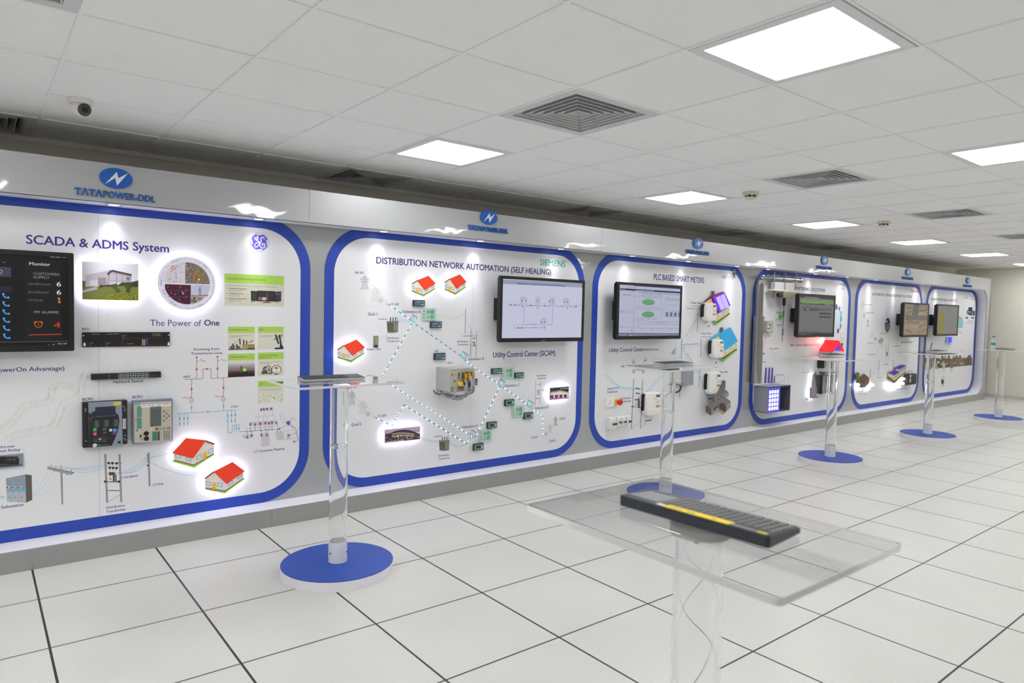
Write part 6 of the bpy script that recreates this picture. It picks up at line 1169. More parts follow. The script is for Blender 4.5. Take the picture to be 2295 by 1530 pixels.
for z_ in (1.52, 1.30): mb.tube([(xa+.012*math.cos(i*.9), yc-.02+.012*math.sin(i*.9), z_-.004*i) for i in range(20)], .003, 5)
mb.build('whip_aerial', BLACKM, u)
t = device('collector_unit', 'beige open collector unit below the round network drawing on the metering board', Q3, (338, 1012, 450, 1230), .05, mat((176, 168, 150), .5), bevel=.004); x0, x1, z0, z1, y_ = t['box']; W_, H_ = x1-x0, z1-z0; a = Art(y_)
Q = lambda u0, v0, u1, v1, c: a.world([(x0+W_*u0, z1-H_*v1), (x0+W_*u1, z1-H_*v1), (x0+W_*u1, z1-H_*v0), (x0+W_*u0, z1-H_*v0)], c)
Q(.08, .12, .7, .88, (214, 212, 206)); a.up(); Q(.4, .2, .56, .8, (90, 130, 100)); Q(.12, .22, .3, .34, (90, 80, 76)); Q(.12, .62, .34, .74, (80, 70, 66)); Q(.46, .3, .66, .4, (60, 60, 60)); a.build('board_print', t)
# lit apartment block: grey box with glowing window front, open on the right
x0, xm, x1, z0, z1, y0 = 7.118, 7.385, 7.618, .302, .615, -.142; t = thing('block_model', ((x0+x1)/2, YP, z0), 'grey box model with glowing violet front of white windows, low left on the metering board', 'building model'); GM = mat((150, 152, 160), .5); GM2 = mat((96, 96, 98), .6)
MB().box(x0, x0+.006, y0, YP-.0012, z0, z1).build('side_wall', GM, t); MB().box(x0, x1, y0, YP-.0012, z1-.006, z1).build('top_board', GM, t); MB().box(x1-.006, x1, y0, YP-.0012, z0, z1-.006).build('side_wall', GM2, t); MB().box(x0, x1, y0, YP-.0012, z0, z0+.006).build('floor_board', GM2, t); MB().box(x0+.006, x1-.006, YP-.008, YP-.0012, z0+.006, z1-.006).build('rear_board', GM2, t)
MB().box(x0, x1, y0-.002, y0, z1-.014, z1).build('front_edge', mat((34, 62, 130), .5), t); MB().box(x0+.006, xm, y0-.002, y0+.008, z0, z1-.014).build('lit_front', mat((84, 84, 220), .4, 0., .9), t)
a = Art(y0-.002, None, 2.2); cw, ch = (xm-x0)*.82/4, (z1-z0)*.80/5
for i in range(4):
    for j in range(5): u0, v0 = x0+.026+cw*i, z0+.03+ch*j; a.world([(u0, v0), (u0+cw*.72, v0), (u0+cw*.72, v0+ch*.76), (u0, v0+ch*.76)], (236, 232, 255))
a.build('lit_windows', t)
MB().box(xm+.03, xm+.13, YP-.06, YP-.008, z0+.06, z0+.25).build('meter_inside', mat((150, 150, 146), .5), t); MB().box(xm+.04, xm+.1, YP-.064, YP-.06, z0+.15, z0+.22).build('terminal_block', mat((50, 110, 70), .5), t); MB().lathe([(.0, YP-.075), (.018, YP-.075), (.018, YP-.06), (.0, YP-.06)], (xm+.1, 0, z0+.12), 14, 'y').build('lens_cover', BLACKM, t)
# skyscraper cut-out lit from behind
t = cutout('tower_cutout', 'grey skyscraper cut-out with white backlight, on small green lawns', Q4, None, [('lawn', [(1012, 1075), (1040, 1062), (1080, 1072), (1040, 1085)], (96, 170, 60)), ('lawn', [(1190, 1055), (1220, 1032), (1255, 1035), (1225, 1058)], (96, 170, 60)), ('tower_shaft', [(1088, 1060), (1090, 880), (1118, 862), (1130, 740), (1142, 640), (1160, 610), (1195, 580), (1206, 572), (1200, 860), (1216, 860), (1205, 1040), (1140, 1070)], (150, 144, 156)), ('tower_side', [(1170, 640), (1206, 574), (1196, 790), (1178, 800)], (104, 84, 76)), ('tower_front', [(1150, 720), (1176, 700), (1190, 870), (1194, 1046), (1150, 1064)], (160, 140, 150)), ('tower_wing', [(1090, 884), (1120, 868), (1118, 1064), (1088, 1060)], (120, 118, 134))], y=YP-.035, cat='building cut-out')
a = Art(YP-.0354, Q4)
for i in range(24): v = 725+14*i; a.rect(1154, v, 1188 if v > 860 else 1176, v+5, (96, 84, 96))
for i in range(11): a.rect(1094, 890+15*i, 1114, 896+15*i, (84, 82, 100))
a.build('facade_print', t); q = [at(*Q4(*s_), YP-.027) for s_ in ((1082, 1058), (1084, 876), (1112, 858), (1122, 735), (1134, 640), (1165, 600), (1180, 1045))]; MB().prism(q, YP-.0265, YP-.018).build('light_strip', mat((240, 238, 255), .5, 0., HALO*.7), t)
# two transparent meters, the upper one in a house outline under a glowing red roof
def clear_meter(label, r):
    t = device('clear_meter', label, Q4, r, .09, mat((150, 148, 144), .4), 'electricity meter', 'meter body', 'clear-covered meters on the metering board', .004); x0, x1, z0, z1, y_ = t['box']; W_, H_ = x1-x0, z1-z0
    MB().box(x0-.003, x0, y_-.004, YP-.0012, z0-.002, z1+.002).build('dark_side', BLACKM, t); a = Art(y_-.0005); Q = lambda u0, v0, u1, v1, c: a.world([(x0+W_*u0, z1-H_*v1), (x0+W_*u1, z1-H_*v1), (x0+W_*u1, z1-H_*v0), (x0+W_*u0, z1-H_*v0)], c)
    Q(.42, .08, .96, .5, (120, 118, 116)); Q(.62, .5, .96, .94, (196, 194, 186)); a.up(); Q(.48, .12, .7, .3, (70, 72, 76)); Q(.72, .3, .9, .42, (170, 80, 64)); Q(.48, .42, .6, .56, (236, 226, 196)); Q(.66, .66, .92, .72, (236, 236, 232)); Q(.42, .86, .6, .94, (80, 60, 56)); a.build('face_print', t)
    MB().box(x0+W_*.38, x1+.01, y_-.03, y_-.012, z0+.004, z1-.004).build('clear_cover', ACRYL, t, bevel=.003); return t
clear_meter('meter with clear cover inside the dark house outline', (1345, 330, 1468, 520)); clear_meter('larger meter with clear cover, right of the lit skyscraper', (1318, 655, 1470, 985))
xl, xm, xr, ze, zr, y0, y1 = 8.645, 8.79, 8.935, 1.0, 1.128, -.14, YP-.0012
t = thing('house_model', (xm, YP, ze), 'house model with glowing red roof and blue gable above the meters', 'house model'); RL = mat((255, 34, 40), .4, 0., 1.0)
for xe_ in (xl, xr):
    s_ = -1 if xe_ < xm else 1; n_ = Vector((s_*(zr-ze), 0, xm-xl)).normalized()*.02; q = [(xm, y0, zr), (xm, y1, zr), (xe_, y1, ze), (xe_, y0, ze)]; vs = q+[(x_+n_.x*(0 if x_ == xm else 1), y_, z_+(.024 if x_ == xm else n_.z)) for x_, y_, z_ in q]
    MB().add(vs, [(0, 1, 2, 3), (7, 6, 5, 4), (0, 4, 5, 1), (1, 5, 6, 2), (2, 6, 7, 3), (3, 7, 4, 0)]).build('roof', RL, t)
MB().prism([(xl+.035, ze+.014), (xr-.035, ze+.014), (xm, zr-.014)], y0+.024, y0+.03).build('gable', mat((84, 70, 250), .4, 0., .9), t); MB().box(xl+.03, xr-.03, y0+.024, y0+.034, ze-.012, ze+.014).build('gable_wall', mat((196, 190, 186), .5), t)
zq = at(*Q4(1250, 604), YP-.1)[1]; mb = MB(); mb.box(xl+.012, xl+.022, y0+.03, y1, zq, ze); mb.build('side_wall', mat((206, 206, 206), .45), t); mb = MB(); mb.box(xl+.012, xl+.022, y0+.026, y0+.03, zq, ze); mb.box(xl+.012, xr-.06, y0+.026, y1, zq-.01, zq); mb.build('house_frame', mat((30, 36, 70), .45), t)
lr = bpy.data.lights.new('red_glow', 'AREA'); lr.energy = 1.2; lr.color = (1, .08, .07); lr.shape = 'RECTANGLE'; lr.size = .14; lr.size_y = .05; lo = bpy.data.objects.new('roof_lamp', lr); COL.objects.link(lo); lo.parent = t; lo.location = Vector((8.70, YP-.07, 1.13))-Vector(WL[t.name]); lo.rotation_euler = (math.radians(115), 0, math.radians(40))
def scr4(a):
    a.poly([(960, 500), (1640, 560), (1620, 1320), (930, 1310)], (112, 116, 116)); a.up(); a.poly([(970, 515), (1640, 568), (1640, 612), (968, 560)], (56, 58, 62)); a.poly([(1050, 545), (1320, 565), (1320, 598), (1050, 576)], (120, 124, 126)); a.poly([(970, 575), (1630, 625), (1630, 660), (970, 620)], (128, 132, 130)); a.poly([(965, 618), (1630, 662), (1630, 695), (965, 655)], (110, 168, 40)); a.poly([(965, 656), (1630, 698), (1628, 725), (965, 682)], (74, 78, 78)); a.poly([(1430, 690), (1545, 696), (1545, 716), (1430, 708)], (140, 142, 142)); a.poly([(940, 1228), (1600, 1232), (1610, 1320), (930, 1310)], (52, 56, 58))
    for u0, v0, u1, v1, c in ((1025, 750, 1320, 815, (70, 70, 76)), (1330, 775, 1552, 806, (60, 62, 64)), (1325, 850, 1548, 886, (60, 62, 64)), (1325, 918, 1548, 950, (60, 62, 64))): a.poly([(u0, v0), (u1, v0+(u1-u0)*.04), (u1, v1+(u1-u0)*.02), (u0, v1)], c)
    a.up(); a.line([(1010, 1200), (1305, 1210)], .006, (50, 52, 54)); a.scrawl(1010, 668, 1320, 10, (200, 204, 200), 1); a.scrawl(1040, 712, 1240, 10, (84, 86, 88), 2); a.scrawl(1040, 776, 1300, 12, (150, 150, 156), 3); a.scrawl(1340, 796, 1530, 12, (150, 152, 154), 4); a.scrawl(1340, 826, 1410, 8, (90, 90, 92), 5); a.scrawl(1340, 892, 1430, 8, (150, 90, 90), 6); a.rect(1095, 785, 1128, 800, (206, 208, 210)); a.scrawl(1130, 584, 1200, 10, (60, 60, 62), 7)
    for u, c in ((1002, (150, 170, 130)), (1045, (130, 140, 150)), (1130, (110, 150, 110))): a.dot(u, 1276, .016, c)
    a.rect(1070, 1250, 1105, 1294, (80, 96, 120))
yv = -.20; x0_, z1_ = at(1791, 657, yv); x1_ = at(1872, 690, yv)[0]; z0_ = at(1786, 756, yv)[1]
television('monitor with grey page and green bar on the smart metering board', Q3, (x0_, x1_, z0_, z1_), yv, scr4, .75, 1776, (1270, 1316, 1308, 10))
# ---------------------------------------------------------------- board 5: automated demand response
p = panels[4]
Q5 = crop(1910, 620, 170, 1626); Q5b = crop(1900, 760, 170, 1626)
captions(Q5, p, [('AUTOMATED DEMAND RESPONSE SOLUTIONS', 428, 398, 1274, 56, .022, (48, 38, 112))], name='title_lettering')
captions(Q5, p, [('Honeywell', 1265, 328, 1454, 52, .03, (206, 56, 52))], name='brand_lettering')
captions(Q5, p, [('Power Generation', 268, 606, 422, 22), ('Grid Stress Condition', 296, 780, 470, 22), ('DR Event Notification', 588, 1224, 756, 22), ('Utility Substation', 322, 1428, 458, 22), ('ADR Control Center', 1042, 1424, 1296, 42, .02), ('DR Event Notification', 862, 1496, 1022, 22), ('ADR', 622, 1450, 655, 18)])
captions(Q5b, p, [('Two- Way Communication', 392, 342, 616, 22), ('Two- Way Communication', 1074, 288, 1272, 20), ('Meter Data', 628, 832, 718, 22), ('Industrial Complex', 232, 1190, 390, 22), ('Commercial Complex', 1110, 1076, 1268, 20), ('ADR Gateway', 1304, 690, 1394, 20)])
a = Art(YP, Q5); a.l = 2
a.line([(195, 640), (198, 565), (215, 560), (213, 620)], .006, (180, 184, 170)); a.line([(220, 650), (226, 548), (246, 548), (243, 640), (215, 655)], .006, (180, 184, 170)); pylon(a, 255, 880, 775, 22, (184, 186, 180), .005); pylon(a, 330, 1070, 905, 30, (170, 172, 160), .006)
a.curve([(260, 880), (340, 1010), (400, 1150), (470, 1290), (600, 1440), (740, 1510)], .012, (206, 222, 232)); a.dot(420, 1260, .05, (214, 216, 206)); a.line([(500, 1345), (484, 1500)], .006, (120, 120, 124)); a.line([(470, 1350), (520, 1308)], .016, (110, 108, 104))
for d in (0, 20, 40): a.curve([(680+d*.4, 1080), (620+d*.3, 1200), (590+d, 1330)], .006, (212, 220, 202)); a.curve([(820, 1060+d*.6), (900+d*.6, 1180), (950+d*.7, 1330), (960+d, 1500)], .006, (214, 222, 206))
for u in (732, 782): a.line([(u, 1418), (u-6, 1700)], .005, (130, 132, 134))
a.up(); a.poly([(555, 1355), (625, 1300), (668, 1335), (668, 1380), (598, 1445), (560, 1400)], (110, 98, 80)); a.up(); a.poly([(558, 1356), (625, 1302), (668, 1338), (604, 1400)], (196, 186, 160)); a.line([(560, 1372), (600, 1420), (666, 1358)], .008, (206, 196, 170)); a.line([(562, 1392), (600, 1440), (666, 1376)], .008, (206, 196, 170)); a.scrawl(590, 1350, 640, 14, (90, 80, 66), 3)
a.build('network_print', p)
a = Art(YP, Q5); a.l = 3; x, z = a.P(758, 1035); r = .087
a.world([(x+r*math.cos(i*math.pi/20), z+.11*math.sin(i*math.pi/20)) for i in range(40)], (62, 44, 130)); a.up(); a.poly([(710, 960), (745, 935), (765, 960), (742, 985), (724, 985)], (206, 206, 214)); a.poly([(740, 1010), (770, 1000), (790, 1040), (808, 1080), (795, 1130), (765, 1168), (742, 1160), (720, 1100), (716, 1050)], (130, 128, 100)); a.poly([(790, 990), (808, 985), (806, 1050), (790, 1030)], (176, 176, 160)); a.build('globe_print', p)
a = Art(YP, Q5b); a.l = 2
for u in (830, 876): a.line([(u, 80), (u-26, 530)], .005, (140, 142, 144))
for v in (165, 210, 345): a.line([(818, v), (866, v+4)], .006, (110, 112, 114))
a.poly([(825, 290), (842, 250), (856, 300), (850, 345), (826, 345)], (90, 92, 96)); a.poly([(765, 545), (790, 530), (870, 532), (850, 548)], (130, 150, 80)); a.curve([(620, 20), (680, 110), (760, 165), (860, 170)], .01, (200, 220, 232)); a.curve([(640, 60), (700, 150), (770, 200), (850, 208)], .008, (206, 222, 232))
for u, v0, v1 in ((672, 440, 770), (985, 420, 660), (488, 625, 830)): a.line([(u, v0), (u-18, v1)], .008, (140, 142, 144)); [a.dot(u-3-i*2, v0+40+50*i, .012, (110, 124, 140)) for i in range(4)]
for d in (0, 40, 80, 120): a.curve([(495, 660+d), (590, 600+d), (665, 480+d)], .004, (200, 220, 232)); a.curve([(675, 480+d), (740, 430+d*.9), (812, 350+d*.3)], .004, (200, 220, 232)); a.curve([(880, 370+d*.2), (930, 440+d*.6), (982, 460+d)], .004, (200, 220, 232))
for d in (0, 14, 28): a.curve([(640+d, 130), (610+d, 260), (540+d, 400), (500+d, 520), (485+d, 640)], .006, (212, 220, 200)); a.curve([(1110+d, 170), (1130+d, 320), (1220+d, 440), (1300+d*2, 520)], .005, (214, 222, 206))
a.curve([(500, 860), (640, 900), (800, 890)], .01, (214, 222, 206)); a.build('cable_print', p)
BR = (96, 78, 62)
t = cutout('factory_model', 'brown block model with small tree and glowing bulbs, low left on the demand response board', Q5b, None, [('tree', [(185, 870), (182, 790), (195, 730), (230, 708), (255, 740), (250, 860), (215, 875)], (92, 106, 46)), ('block_side', [(255, 850), (365, 915), (360, 1030), (300, 1030), (216, 930)], (110, 88, 72)), ('block_front', [(365, 915), (460, 830), (455, 945), (362, 1030)], (122, 98, 80)), ('block_roof', [(255, 840), (358, 740), (462, 828), (365, 922)], BR), ('roof_step', [(256, 846), (365, 920), (362, 965), (300, 925)], (70, 60, 48)), ('doorway', [(256, 955), (325, 1000), (300, 1030), (258, 985)], (74, 60, 96))], y=YP-.03, cat='building model', th=.02)
def bulbs(t, pts):
    m_ = mat((255, 252, 250), .4, 0., 4.)
    for u, v in pts: x, z = at(*Q5b(u, v), YP-.035); MB().lathe([(.0, -.022)]+[(.022*math.cos(math.radians(b)), .022*math.sin(math.radians(b))) for b in range(-75, 76, 15)]+[(.0, .022)], (x, YP-.035, z), 14).build('glow_bulb', m_, t, smooth=True)
bulbs(t, ((190, 990), (225, 975), (225, 1050), (270, 1072), (412, 1075), (450, 1060), (505, 990), (535, 980)))
t = cutout('commercial_model', 'cream building model with purple roof and glowing bulbs on the demand response board', Q5b, None, [('plinth', [(880, 800), (1000, 850), (1240, 650), (1244, 700), (1000, 940), (884, 860)], (104, 84, 62)), ('wall', [(890, 730), (1000, 780), (1120, 700), (1252, 590), (1245, 680), (1000, 885), (886, 800)], (206, 202, 166)), ('roof', [(888, 722), (1035, 658), (1125, 690), (1000, 778)], (78, 52, 160)), ('upper_wall', [(1020, 630), (1120, 635), (1252, 578), (1250, 650), (1120, 710), (1030, 672)], (176, 164, 186)), ('upper_roof', [(1020, 612), (1165, 552), (1258, 556), (1130, 640), (1030, 628)], (80, 52, 164))]+[('window', [(1010+26*i, 800-20*i), (1022+26*i, 790-20*i), (1022+26*i, 824-20*i), (1010+26*i, 834-20*i)], (90, 84, 66), 'flat') for i in range(5)], y=YP-.03, cat='building model', th=.02)
bulbs(t, ((850, 950), (890, 960), (935, 965), (985, 985), (860, 1030), (900, 1050), (945, 1080), (985, 1075), (1035, 970), (1050, 1020), (1110, 1010), (1130, 940), (1185, 945), (1150, 860), (1195, 850)))
t = device('gateway_unit', 'dark gateway unit with white stickers, low right corner of the demand response board', Q5b, (1318, 745, 1485, 985), .09, mat((46, 48, 46), .5), bevel=.02, rad=.03); x0, x1, z0, z1, y_ = t['box']; W_, H_ = x1-x0, z1-z0; a = Art(y_); Q = lambda u0, v0, u1, v1, c: a.world([(x0+W_*u0, z1-H_*v1), (x0+W_*u1, z1-H_*v1), (x0+W_*u1, z1-H_*v0), (x0+W_*u0, z1-H_*v0)], c)
Q(.1, .06, .24, .34, (214, 214, 210)); Q(.1, .42, .24, .74, (220, 220, 216)); Q(.3, .14, .6, .2, (120, 70, 64)); Q(.34, .3, .86, .84, (34, 36, 34)); a.build('sticker_print', t)
def scr5(a):  # hazy reflections on the glass, painted into the emissive picture
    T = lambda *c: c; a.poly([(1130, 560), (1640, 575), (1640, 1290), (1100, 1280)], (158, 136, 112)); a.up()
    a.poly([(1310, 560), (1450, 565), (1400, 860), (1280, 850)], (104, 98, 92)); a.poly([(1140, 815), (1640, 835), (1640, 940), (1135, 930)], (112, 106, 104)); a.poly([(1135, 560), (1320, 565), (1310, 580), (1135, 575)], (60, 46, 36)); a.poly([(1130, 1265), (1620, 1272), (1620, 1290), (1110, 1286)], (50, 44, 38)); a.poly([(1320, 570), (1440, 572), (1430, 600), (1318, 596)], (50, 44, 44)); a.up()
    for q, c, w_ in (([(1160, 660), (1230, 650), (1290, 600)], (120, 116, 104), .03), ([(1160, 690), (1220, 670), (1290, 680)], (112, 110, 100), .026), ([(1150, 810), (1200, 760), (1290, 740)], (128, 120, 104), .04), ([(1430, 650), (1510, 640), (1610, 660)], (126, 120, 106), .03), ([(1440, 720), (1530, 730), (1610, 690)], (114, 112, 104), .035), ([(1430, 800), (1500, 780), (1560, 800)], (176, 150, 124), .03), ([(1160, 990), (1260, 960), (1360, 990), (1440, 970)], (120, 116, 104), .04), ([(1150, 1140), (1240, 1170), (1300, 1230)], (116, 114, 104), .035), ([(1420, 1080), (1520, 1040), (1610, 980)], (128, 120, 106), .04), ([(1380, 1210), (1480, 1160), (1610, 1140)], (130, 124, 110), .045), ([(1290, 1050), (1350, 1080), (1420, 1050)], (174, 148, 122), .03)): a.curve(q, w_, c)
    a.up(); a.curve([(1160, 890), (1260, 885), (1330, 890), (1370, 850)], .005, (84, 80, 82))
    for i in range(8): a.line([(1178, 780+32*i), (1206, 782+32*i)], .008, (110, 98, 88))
yv = -.20; x0_, z1_ = at(2027, 677, yv); x1_ = at(2082, 700, yv)[0]; z0_ = at(2023, 755.5, yv)[1]
television('monitor with hazy brown reflections on the demand response board', Q5, (x0_, x1_, z0_, z1_), yv, scr5, .75, 2013)
# ---------------------------------------------------------------- board 6: solar monitoring
p = panels[5]
Q6 = crop(2070, 630, 160, 907); Q6b = crop(2030, 600, 210, 2295); Q6c = crop(2030, 780, 210, 2295)
captions(Q6b, p, [('SOLAR PV MONITORING & ANALYTICS', 610, 790, 1248, 58, .022, (54, 48, 104))], name='title_lettering')
captions(Q6b, p, [('susten', 1422, 738, 1530, 40, .0, (60, 60, 64)), ('Tech', 1582, 716, 1640, 34, .0, (60, 60, 64)), ('Mahindra', 1576, 770, 1694, 26, .01, (206, 60, 64)), ('Control Room', 1520, 1308, 1622, 18), ('Monitoring & Analytics', 1470, 1352, 1664, 18)])
captions(Q6c, p, [('Solar PV', 476, 618, 538, 18), ('Inverter', 610, 606, 650, 16), ('Controller', 770, 588, 836, 16), ('AC/DC Meter', 862, 566, 974, 18), ('Distribution', 1080, 548, 1156, 16), ('Panel', 1098, 594, 1132, 14), ('Battery Bank', 846, 946, 928, 16), ('Grid', 1245, 96, 1270, 14), ('Utility Substation', 1340, 72, 1440, 16), ('Feeder', 1368, 118, 1410, 14)])
captions(Q6, p, [('Data Logger', 306, 802, 346, 9), ('Cloud', 448, 634, 470, 10), ('Database', 446, 656, 494, 10)])
a = Art(YP, Q6b); a.l = 2; a.line([(1548, 622), (1545, 660)], .006, (214, 90, 80)); a.rect(1465, 766, 1524, 774, (206, 60, 64)); DKB = (44, 38, 40)
a.poly([(1532, 962), (1634, 968), (1630, 1055), (1530, 1045)], DKB); a.poly([(1498, 1040), (1632, 1052), (1628, 1165), (1494, 1150)], (50, 46, 60)); a.poly([(1634, 1052), (1692, 1056), (1688, 1165), (1630, 1160)], DKB); a.up(); a.poly([(1516, 1060), (1600, 1068), (1606, 1100), (1512, 1090)], (90, 150, 226)); a.poly([(1474, 1118), (1532, 1122), (1530, 1180), (1472, 1172)], (206, 206, 204)); a.poly([(1600, 1212), (1680, 1218), (1676, 1244), (1598, 1238)], DKB); a.line([(1640, 1160), (1640, 1215)], .02, DKB); a.poly([(1466, 1200), (1526, 1206), (1522, 1246), (1464, 1240)], (60, 56, 62)); a.poly([(1545, 1200), (1590, 1206), (1584, 1250), (1542, 1246)], (226, 226, 224)); a.poly([(1636, 1090), (1652, 1092), (1648, 1150), (1630, 1146)], (200, 190, 160)); a.build('screens_print', p)
a = Art(YP, Q6b); a.l = 2; a.poly([(1290, 1180), (1330, 1170), (1352, 1220), (1385, 1230), (1395, 1310), (1406, 1360), (1398, 1440), (1360, 1480), (1285, 1475)], (140, 196, 206)); a.up(); a.curve([(1305, 1190), (1345, 1230), (1390, 1260), (1402, 1380), (1370, 1470)], .012, (84, 150, 190)); a.curve([(1400, 1290), (1470, 1220)], .004, (190, 214, 220)); a.build('cloud_print', p)
a = Art(YP, Q6c); a.l = 2; rnd = random.Random(8); sk = [(432, 530)]; u = 436
hts = {540: 230, 880: 150, 940: 155, 1045: 140, 1160: 140, 1525: 175, 1570: 150}
while u < 1625:
    base = 255-(u-430)*.02; v = base+rnd.uniform(-20, 25); w_ = rnd.uniform(14, 34)
    for c_, h_ in hts.items():
        if abs(u-c_) < 18: v = h_; w_ = 26
    sk += [(u, v), (min(1625, u+w_), v+2)]; u += w_
sk += [(1625, 415)]
a.poly(sk, (104, 84, 76)); a.up()
for i in range(40): u = rnd.uniform(440, 1600); v = rnd.uniform(280, 380); a.rect(u, v, u+rnd.uniform(8, 22), v+rnd.uniform(20, 70), rnd.choice(((84, 66, 62), (126, 106, 92), (92, 76, 70), (140, 124, 104))))
a.up(); a.poly([(430, 535), (470, 300), (512, 262), (560, 300), (560, 520)], (92, 68, 56)); a.poly([(466, 525), (476, 420), (508, 320), (548, 430), (540, 520)], (196, 186, 150)); a.poly([(1205, 430), (1210, 200), (1250, 150), (1285, 230), (1300, 215), (1325, 140), (1372, 240), (1425, 265), (1430, 420)], (116, 100, 74)); a.poly([(1320, 345), (1420, 340), (1418, 400), (1316, 415)], (156, 146, 108)); a.poly([(600, 500), (700, 320), (760, 330), (760, 480)], (96, 84, 110)); a.up()
def disc(u, v, c, rx=.075, rz=.078): a.dot(u, v, rx, (44, 40, 42), rz, 24); a.up().dot(u, v, rx*.9, c, rz*.92, 24); a.l -= 1
disc(790, 415, (206, 206, 196)); disc(932, 405, (206, 206, 184)); disc(1130, 395, (140, 126, 110)); disc(908, 795, (220, 218, 214), .066, .074); a.up().up(); a.rect(775, 370, 825, 470, (40, 44, 44)); a.rect(925, 330, 960, 370, (60, 80, 60)); a.rect(915, 430, 940, 460, (90, 120, 90)); a.poly([(870, 765), (918, 756), (935, 830), (898, 905), (866, 850)], (70, 42, 40)); a.rect(1100, 300, 1150, 480, (120, 106, 92))
for u, e, v in ((845, 890, 382), (985, 1030, 378), (1180, 1230, 362)): a.line([(u, v), (e, v-2)], .01, (236, 236, 232))
a.line([(916, 590), (910, 690)], .005, (70, 66, 70)); a.line([(565, 120), (540, 210), (570, 250)], .018, (84, 78, 130)); a.curve([(1360, 210), (1450, 130), (1620, 20)], .01, (186, 214, 226)); a.curve([(1400, 210), (1480, 100), (1600, 60)], .01, (186, 214, 226)); a.build('skyline_print', p)
a = Art(YP, Q6); a.l = 2; a.line([(118, 672), (108, 790)], .01, (150, 140, 170)); a.poly([(100, 785), (115, 780), (95, 860), (80, 862)], (70, 62, 120)); a.line([(106, 790), (66, 960)], .016, (84, 76, 130)); a.line([(300, 800), (290, 880)], .006, (200, 200, 200)); a.line([(345, 800), (345, 890)], .006, (206, 206, 206)); a.line([(300, 760), (240, 850)], .004, (190, 190, 186)); a.build('panel_post_print', p)
t = device('data_logger', 'small glowing blue data logger under the last monitor', Q6, (312, 704, 378, 786), .04, mat((200, 214, 220), .3), bevel=.01, rad=.02); x0, x1, z0, z1, y_ = t['box']; MB().box(x0, x0+.16*1, y_-.003, y_, z0+.01, z1-.005).build('blue_strip', mat((60, 50, 255), .4, 0., 1.6), t)
def scr6(a):
    a.poly([(800, 890), (1310, 920), (1290, 1540), (760, 1540)], (128, 128, 126)); a.poly([(700, 1040), (800, 890), (1310, 920), (1290, 2000), (760, 2000)], (128, 128, 126)); a.up(); a.poly([(820, 1065), (935, 1072), (915, 1735), (780, 1730)], (142, 130, 40)); a.poly([(780, 1738), (1288, 1742), (1288, 1775), (780, 1775)], (74, 78, 82)); a.poly([(780, 1775), (1288, 1778), (1288, 1860), (780, 1860)], (104, 106, 104)); a.up()
    for i in range(14): a.scrawl(960, 1000+52*i, 1270, 10, (118, 118, 118), i)
yv = -.20; x0_, z1_ = at(2102, 681, yv); x1_ = at(2149, 700, yv)[0]; z0_ = at(2097, 753, yv)[1]
television('last monitor with grey page and yellow column, on the solar board', Q6b, (x0_, x1_, z0_, z1_), yv, scr6, .7, 2086)
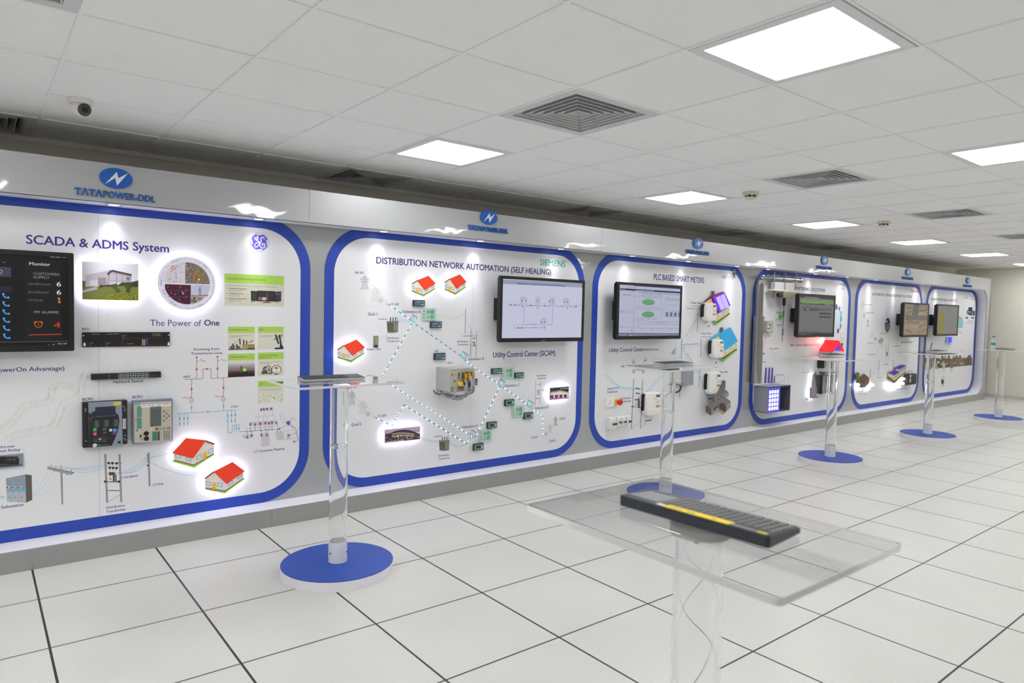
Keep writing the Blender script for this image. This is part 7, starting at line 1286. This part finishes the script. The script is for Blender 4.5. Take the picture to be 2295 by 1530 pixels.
# ---------------------------------------------------------------- things on the acrylic tables
KBODY = mat((36, 39, 50), .35); KTOP = mat((58, 60, 64), .4); KEYM = mat((104, 106, 108), .42); KPAD = mat((110, 112, 115), .35); KLOW = mat((190, 192, 194), .5); KDARK = mat((34, 35, 38), .4); KKEY = mat((44, 45, 48), .42)
KL_, KD_ = .352, .128
def keyboard(name, loc, rot, label, strip=False, zt=1.05):
    t = thing(name, (0, 0, 0), label, 'keyboard', None if strip else 'keyboards on the acrylic tables'); L, D = KL_/2, KD_/2
    def top(y): return .013+(y+D)/(2*D)*.009
    def slab(x0, x1, y0, y1, h0, h1, nm, mt, bevel=.0006):
        vs = [(x, y, top(y)+h) for h in (h0, h1) for x, y in ((x0, y0), (x1, y0), (x1, y1), (x0, y1))]; return MB().add(vs, [(0, 3, 2, 1), (4, 5, 6, 7), (0, 1, 5, 4), (1, 2, 6, 5), (2, 3, 7, 6), (3, 0, 4, 7)]).build(nm, mt, t, bevel=bevel)
    prof = rrect(-L, L, -D, D, .008, 4); n = len(prof)
    vs = [(x, y, .0005+(.004 if y < 0 else 0)) for x, y in prof]+[(x, y, top(y)) for x, y in prof]; MB().add(vs, [tuple(range(n-1, -1, -1)), tuple(range(n, 2*n))]+[(i, (i+1) % n, (i+1) % n+n, i+n) for i in range(n)]).build('body', KBODY if strip else KLOW, t)
    slab(-L+.003, L-.003, -D+.003, D-.004, -.001, .0012, 'top_plate', KBODY if strip else KDARK)
    kx0, kx1 = -L+.006, L-.092; rows = 6; kw = (kx1-kx0)/15; kh = (2*D-.030)/rows; first = None
    for r in range(rows):
        i = 0
        while i < 15:
            sp_ = 5 if (r == 0 and i == 4) else 1; w_ = kw*sp_-.0042; x = kx0+kw*i; y = -D+.006+kh*r; hh = kh-.003 if r < 5 else kh*.6
            nm = 'key'; k_ = (sp_, r == 5)
            if first is None: first = {}
            if k_ not in first:
                o = MB().add([(0, 0, 0), (w_, 0, 0), (w_, hh, hh*.07), (0, hh, hh*.07), (.0012, .0012, .0026), (w_-.0012, .0012, .0026), (w_-.0012, hh-.001, hh*.07+.0026), (.0012, hh-.001, hh*.07+.0026)], [(4, 5, 6, 7), (0, 1, 5, 4), (1, 2, 6, 5), (2, 3, 7, 6), (3, 0, 4, 7)]).build(nm, KEYM if strip else KKEY, t); first[k_] = o
            else: o = first[k_].copy(); COL.objects.link(o); o.parent = t
            o.location = (x, y, top(y)+.0012); i += sp_
    slab(L-.086, L-.008, -D+.024, D-.024, .0012, .0018, 'touch_pad', KPAD if strip else KTOP); slab(L-.086, L-.049, -D+.006, -D+.021, .0012, .002, 'pad_button', KTOP if strip else KDARK); slab(L-.046, L-.008, -D+.006, -D+.021, .0012, .002, 'pad_button', KTOP if strip else KDARK)
    if strip:
        slab(-L+.085, L-.115, D-.030, D-.003, .0012, .0018, 'yellow_strip', mat((244, 214, 10), .5)); slab(-L+.01, -L+.03, D-.018, D-.008, .0012, .0016, 'yellow_badge', mat((226, 206, 40), .4)); slab(L-.112, L-.094, D-.022, D-.006, .0012, .0016, 'white_label', mat((220, 220, 220), .4)); slab(-L+.034, -L+.082, D-.018, D-.01, .0012, .0015, 'grey_strip', mat((150, 154, 156), .4))
        b = MB()
        for (xa, w_) in ((-.01, .02), (.02, .03), (-.06, .012)): b.add([(xa+dx, y, top(y)+.0018) for dx, y in ((0, D-.017), (w_, D-.017), (w_, D-.011), (0, D-.011))], [(0, 1, 2, 3)])
        b.build('strip_marks', mat((120, 104, 30), .5), t); slab(L-.09, L-.004, D-.02, D-.017, .0012, .002, 'speaker_slot', KBODY)
        MB().box(L-.06, L-.052, D-.0005, D+.0006, .008, .014).build('power_switch', mat((20, 60, 50), .4), t)
    t.location = loc; t.rotation_euler = (0, 0, rot); return t
x, y = (.93, -3.787); keyboard('keyboard', (x, y, 1.0455), math.radians(93), 'out of focus dark keyboard with yellow strip on the nearest acrylic table', True)
for (u, v), lab, a_ in (((744, 845), 'black keyboard on the acrylic table in front of the first two boards', -3), ((1509, 812.5), 'black keyboard on the acrylic table in front of the PLC board', -2), ((1866, 794), 'black keyboard on the acrylic table below the red house roof', 0), ((2100, 785.5), 'black keyboard on the acrylic table at the solar board', 0)):
    x, y = onz(u, v, 1.065); keyboard('keyboard', (x, y, 1.0505), math.radians(a_), lab)
x, y = 11.39, -1.14; t = thing('water_bottle', (x, y, 1.0502), 'clear water bottle with green cap and label on the farthest table', 'bottle'); r = .031
BP = glass_mat('bottle_plastic', (.97, .99, .99), 1.15, .02); b = MB().lathe([(.0, 1.0504), (r, 1.0506), (r, 1.14), (r*.96, 1.145), (r, 1.15), (r*.9, 1.175), (r*.5, 1.205), (.013, 1.215), (.013, 1.222)], (x, y, 0), 28); b.build('bottle_body', BP, t, smooth=True)
MB().lathe([(r+.0006, 1.105), (r+.0006, 1.142)], (x, y, 0), 28).build('label_band', mat((40, 164, 150), .45), t, smooth=True); MB().lathe([(.0, 1.238), (.0155, 1.238), (.0155, 1.218), (.0, 1.218)], (x, y, 0), 20).build('cap', mat((24, 140, 104), .4), t, smooth=True)
t = thing('notebook', (11.5, -1.27, 1.0502), 'closed dark notebook lying beside the water bottle', 'notebook'); c_ = [(11.36, -1.36), (11.56, -1.37), (11.62, -1.18), (11.40, -1.16)]
MB().slab(c_, 1.0504, 1.054).build('back_cover', mat((30, 34, 40), .4), t); MB().slab([(a_+.003*(1 if a_ < 11.5 else -1), b_) for a_, b_ in c_], 1.054, 1.066).build('pages', mat((206, 204, 196), .7), t); MB().slab(c_, 1.066, 1.0695).build('front_cover', mat((52, 60, 70), .35), t)
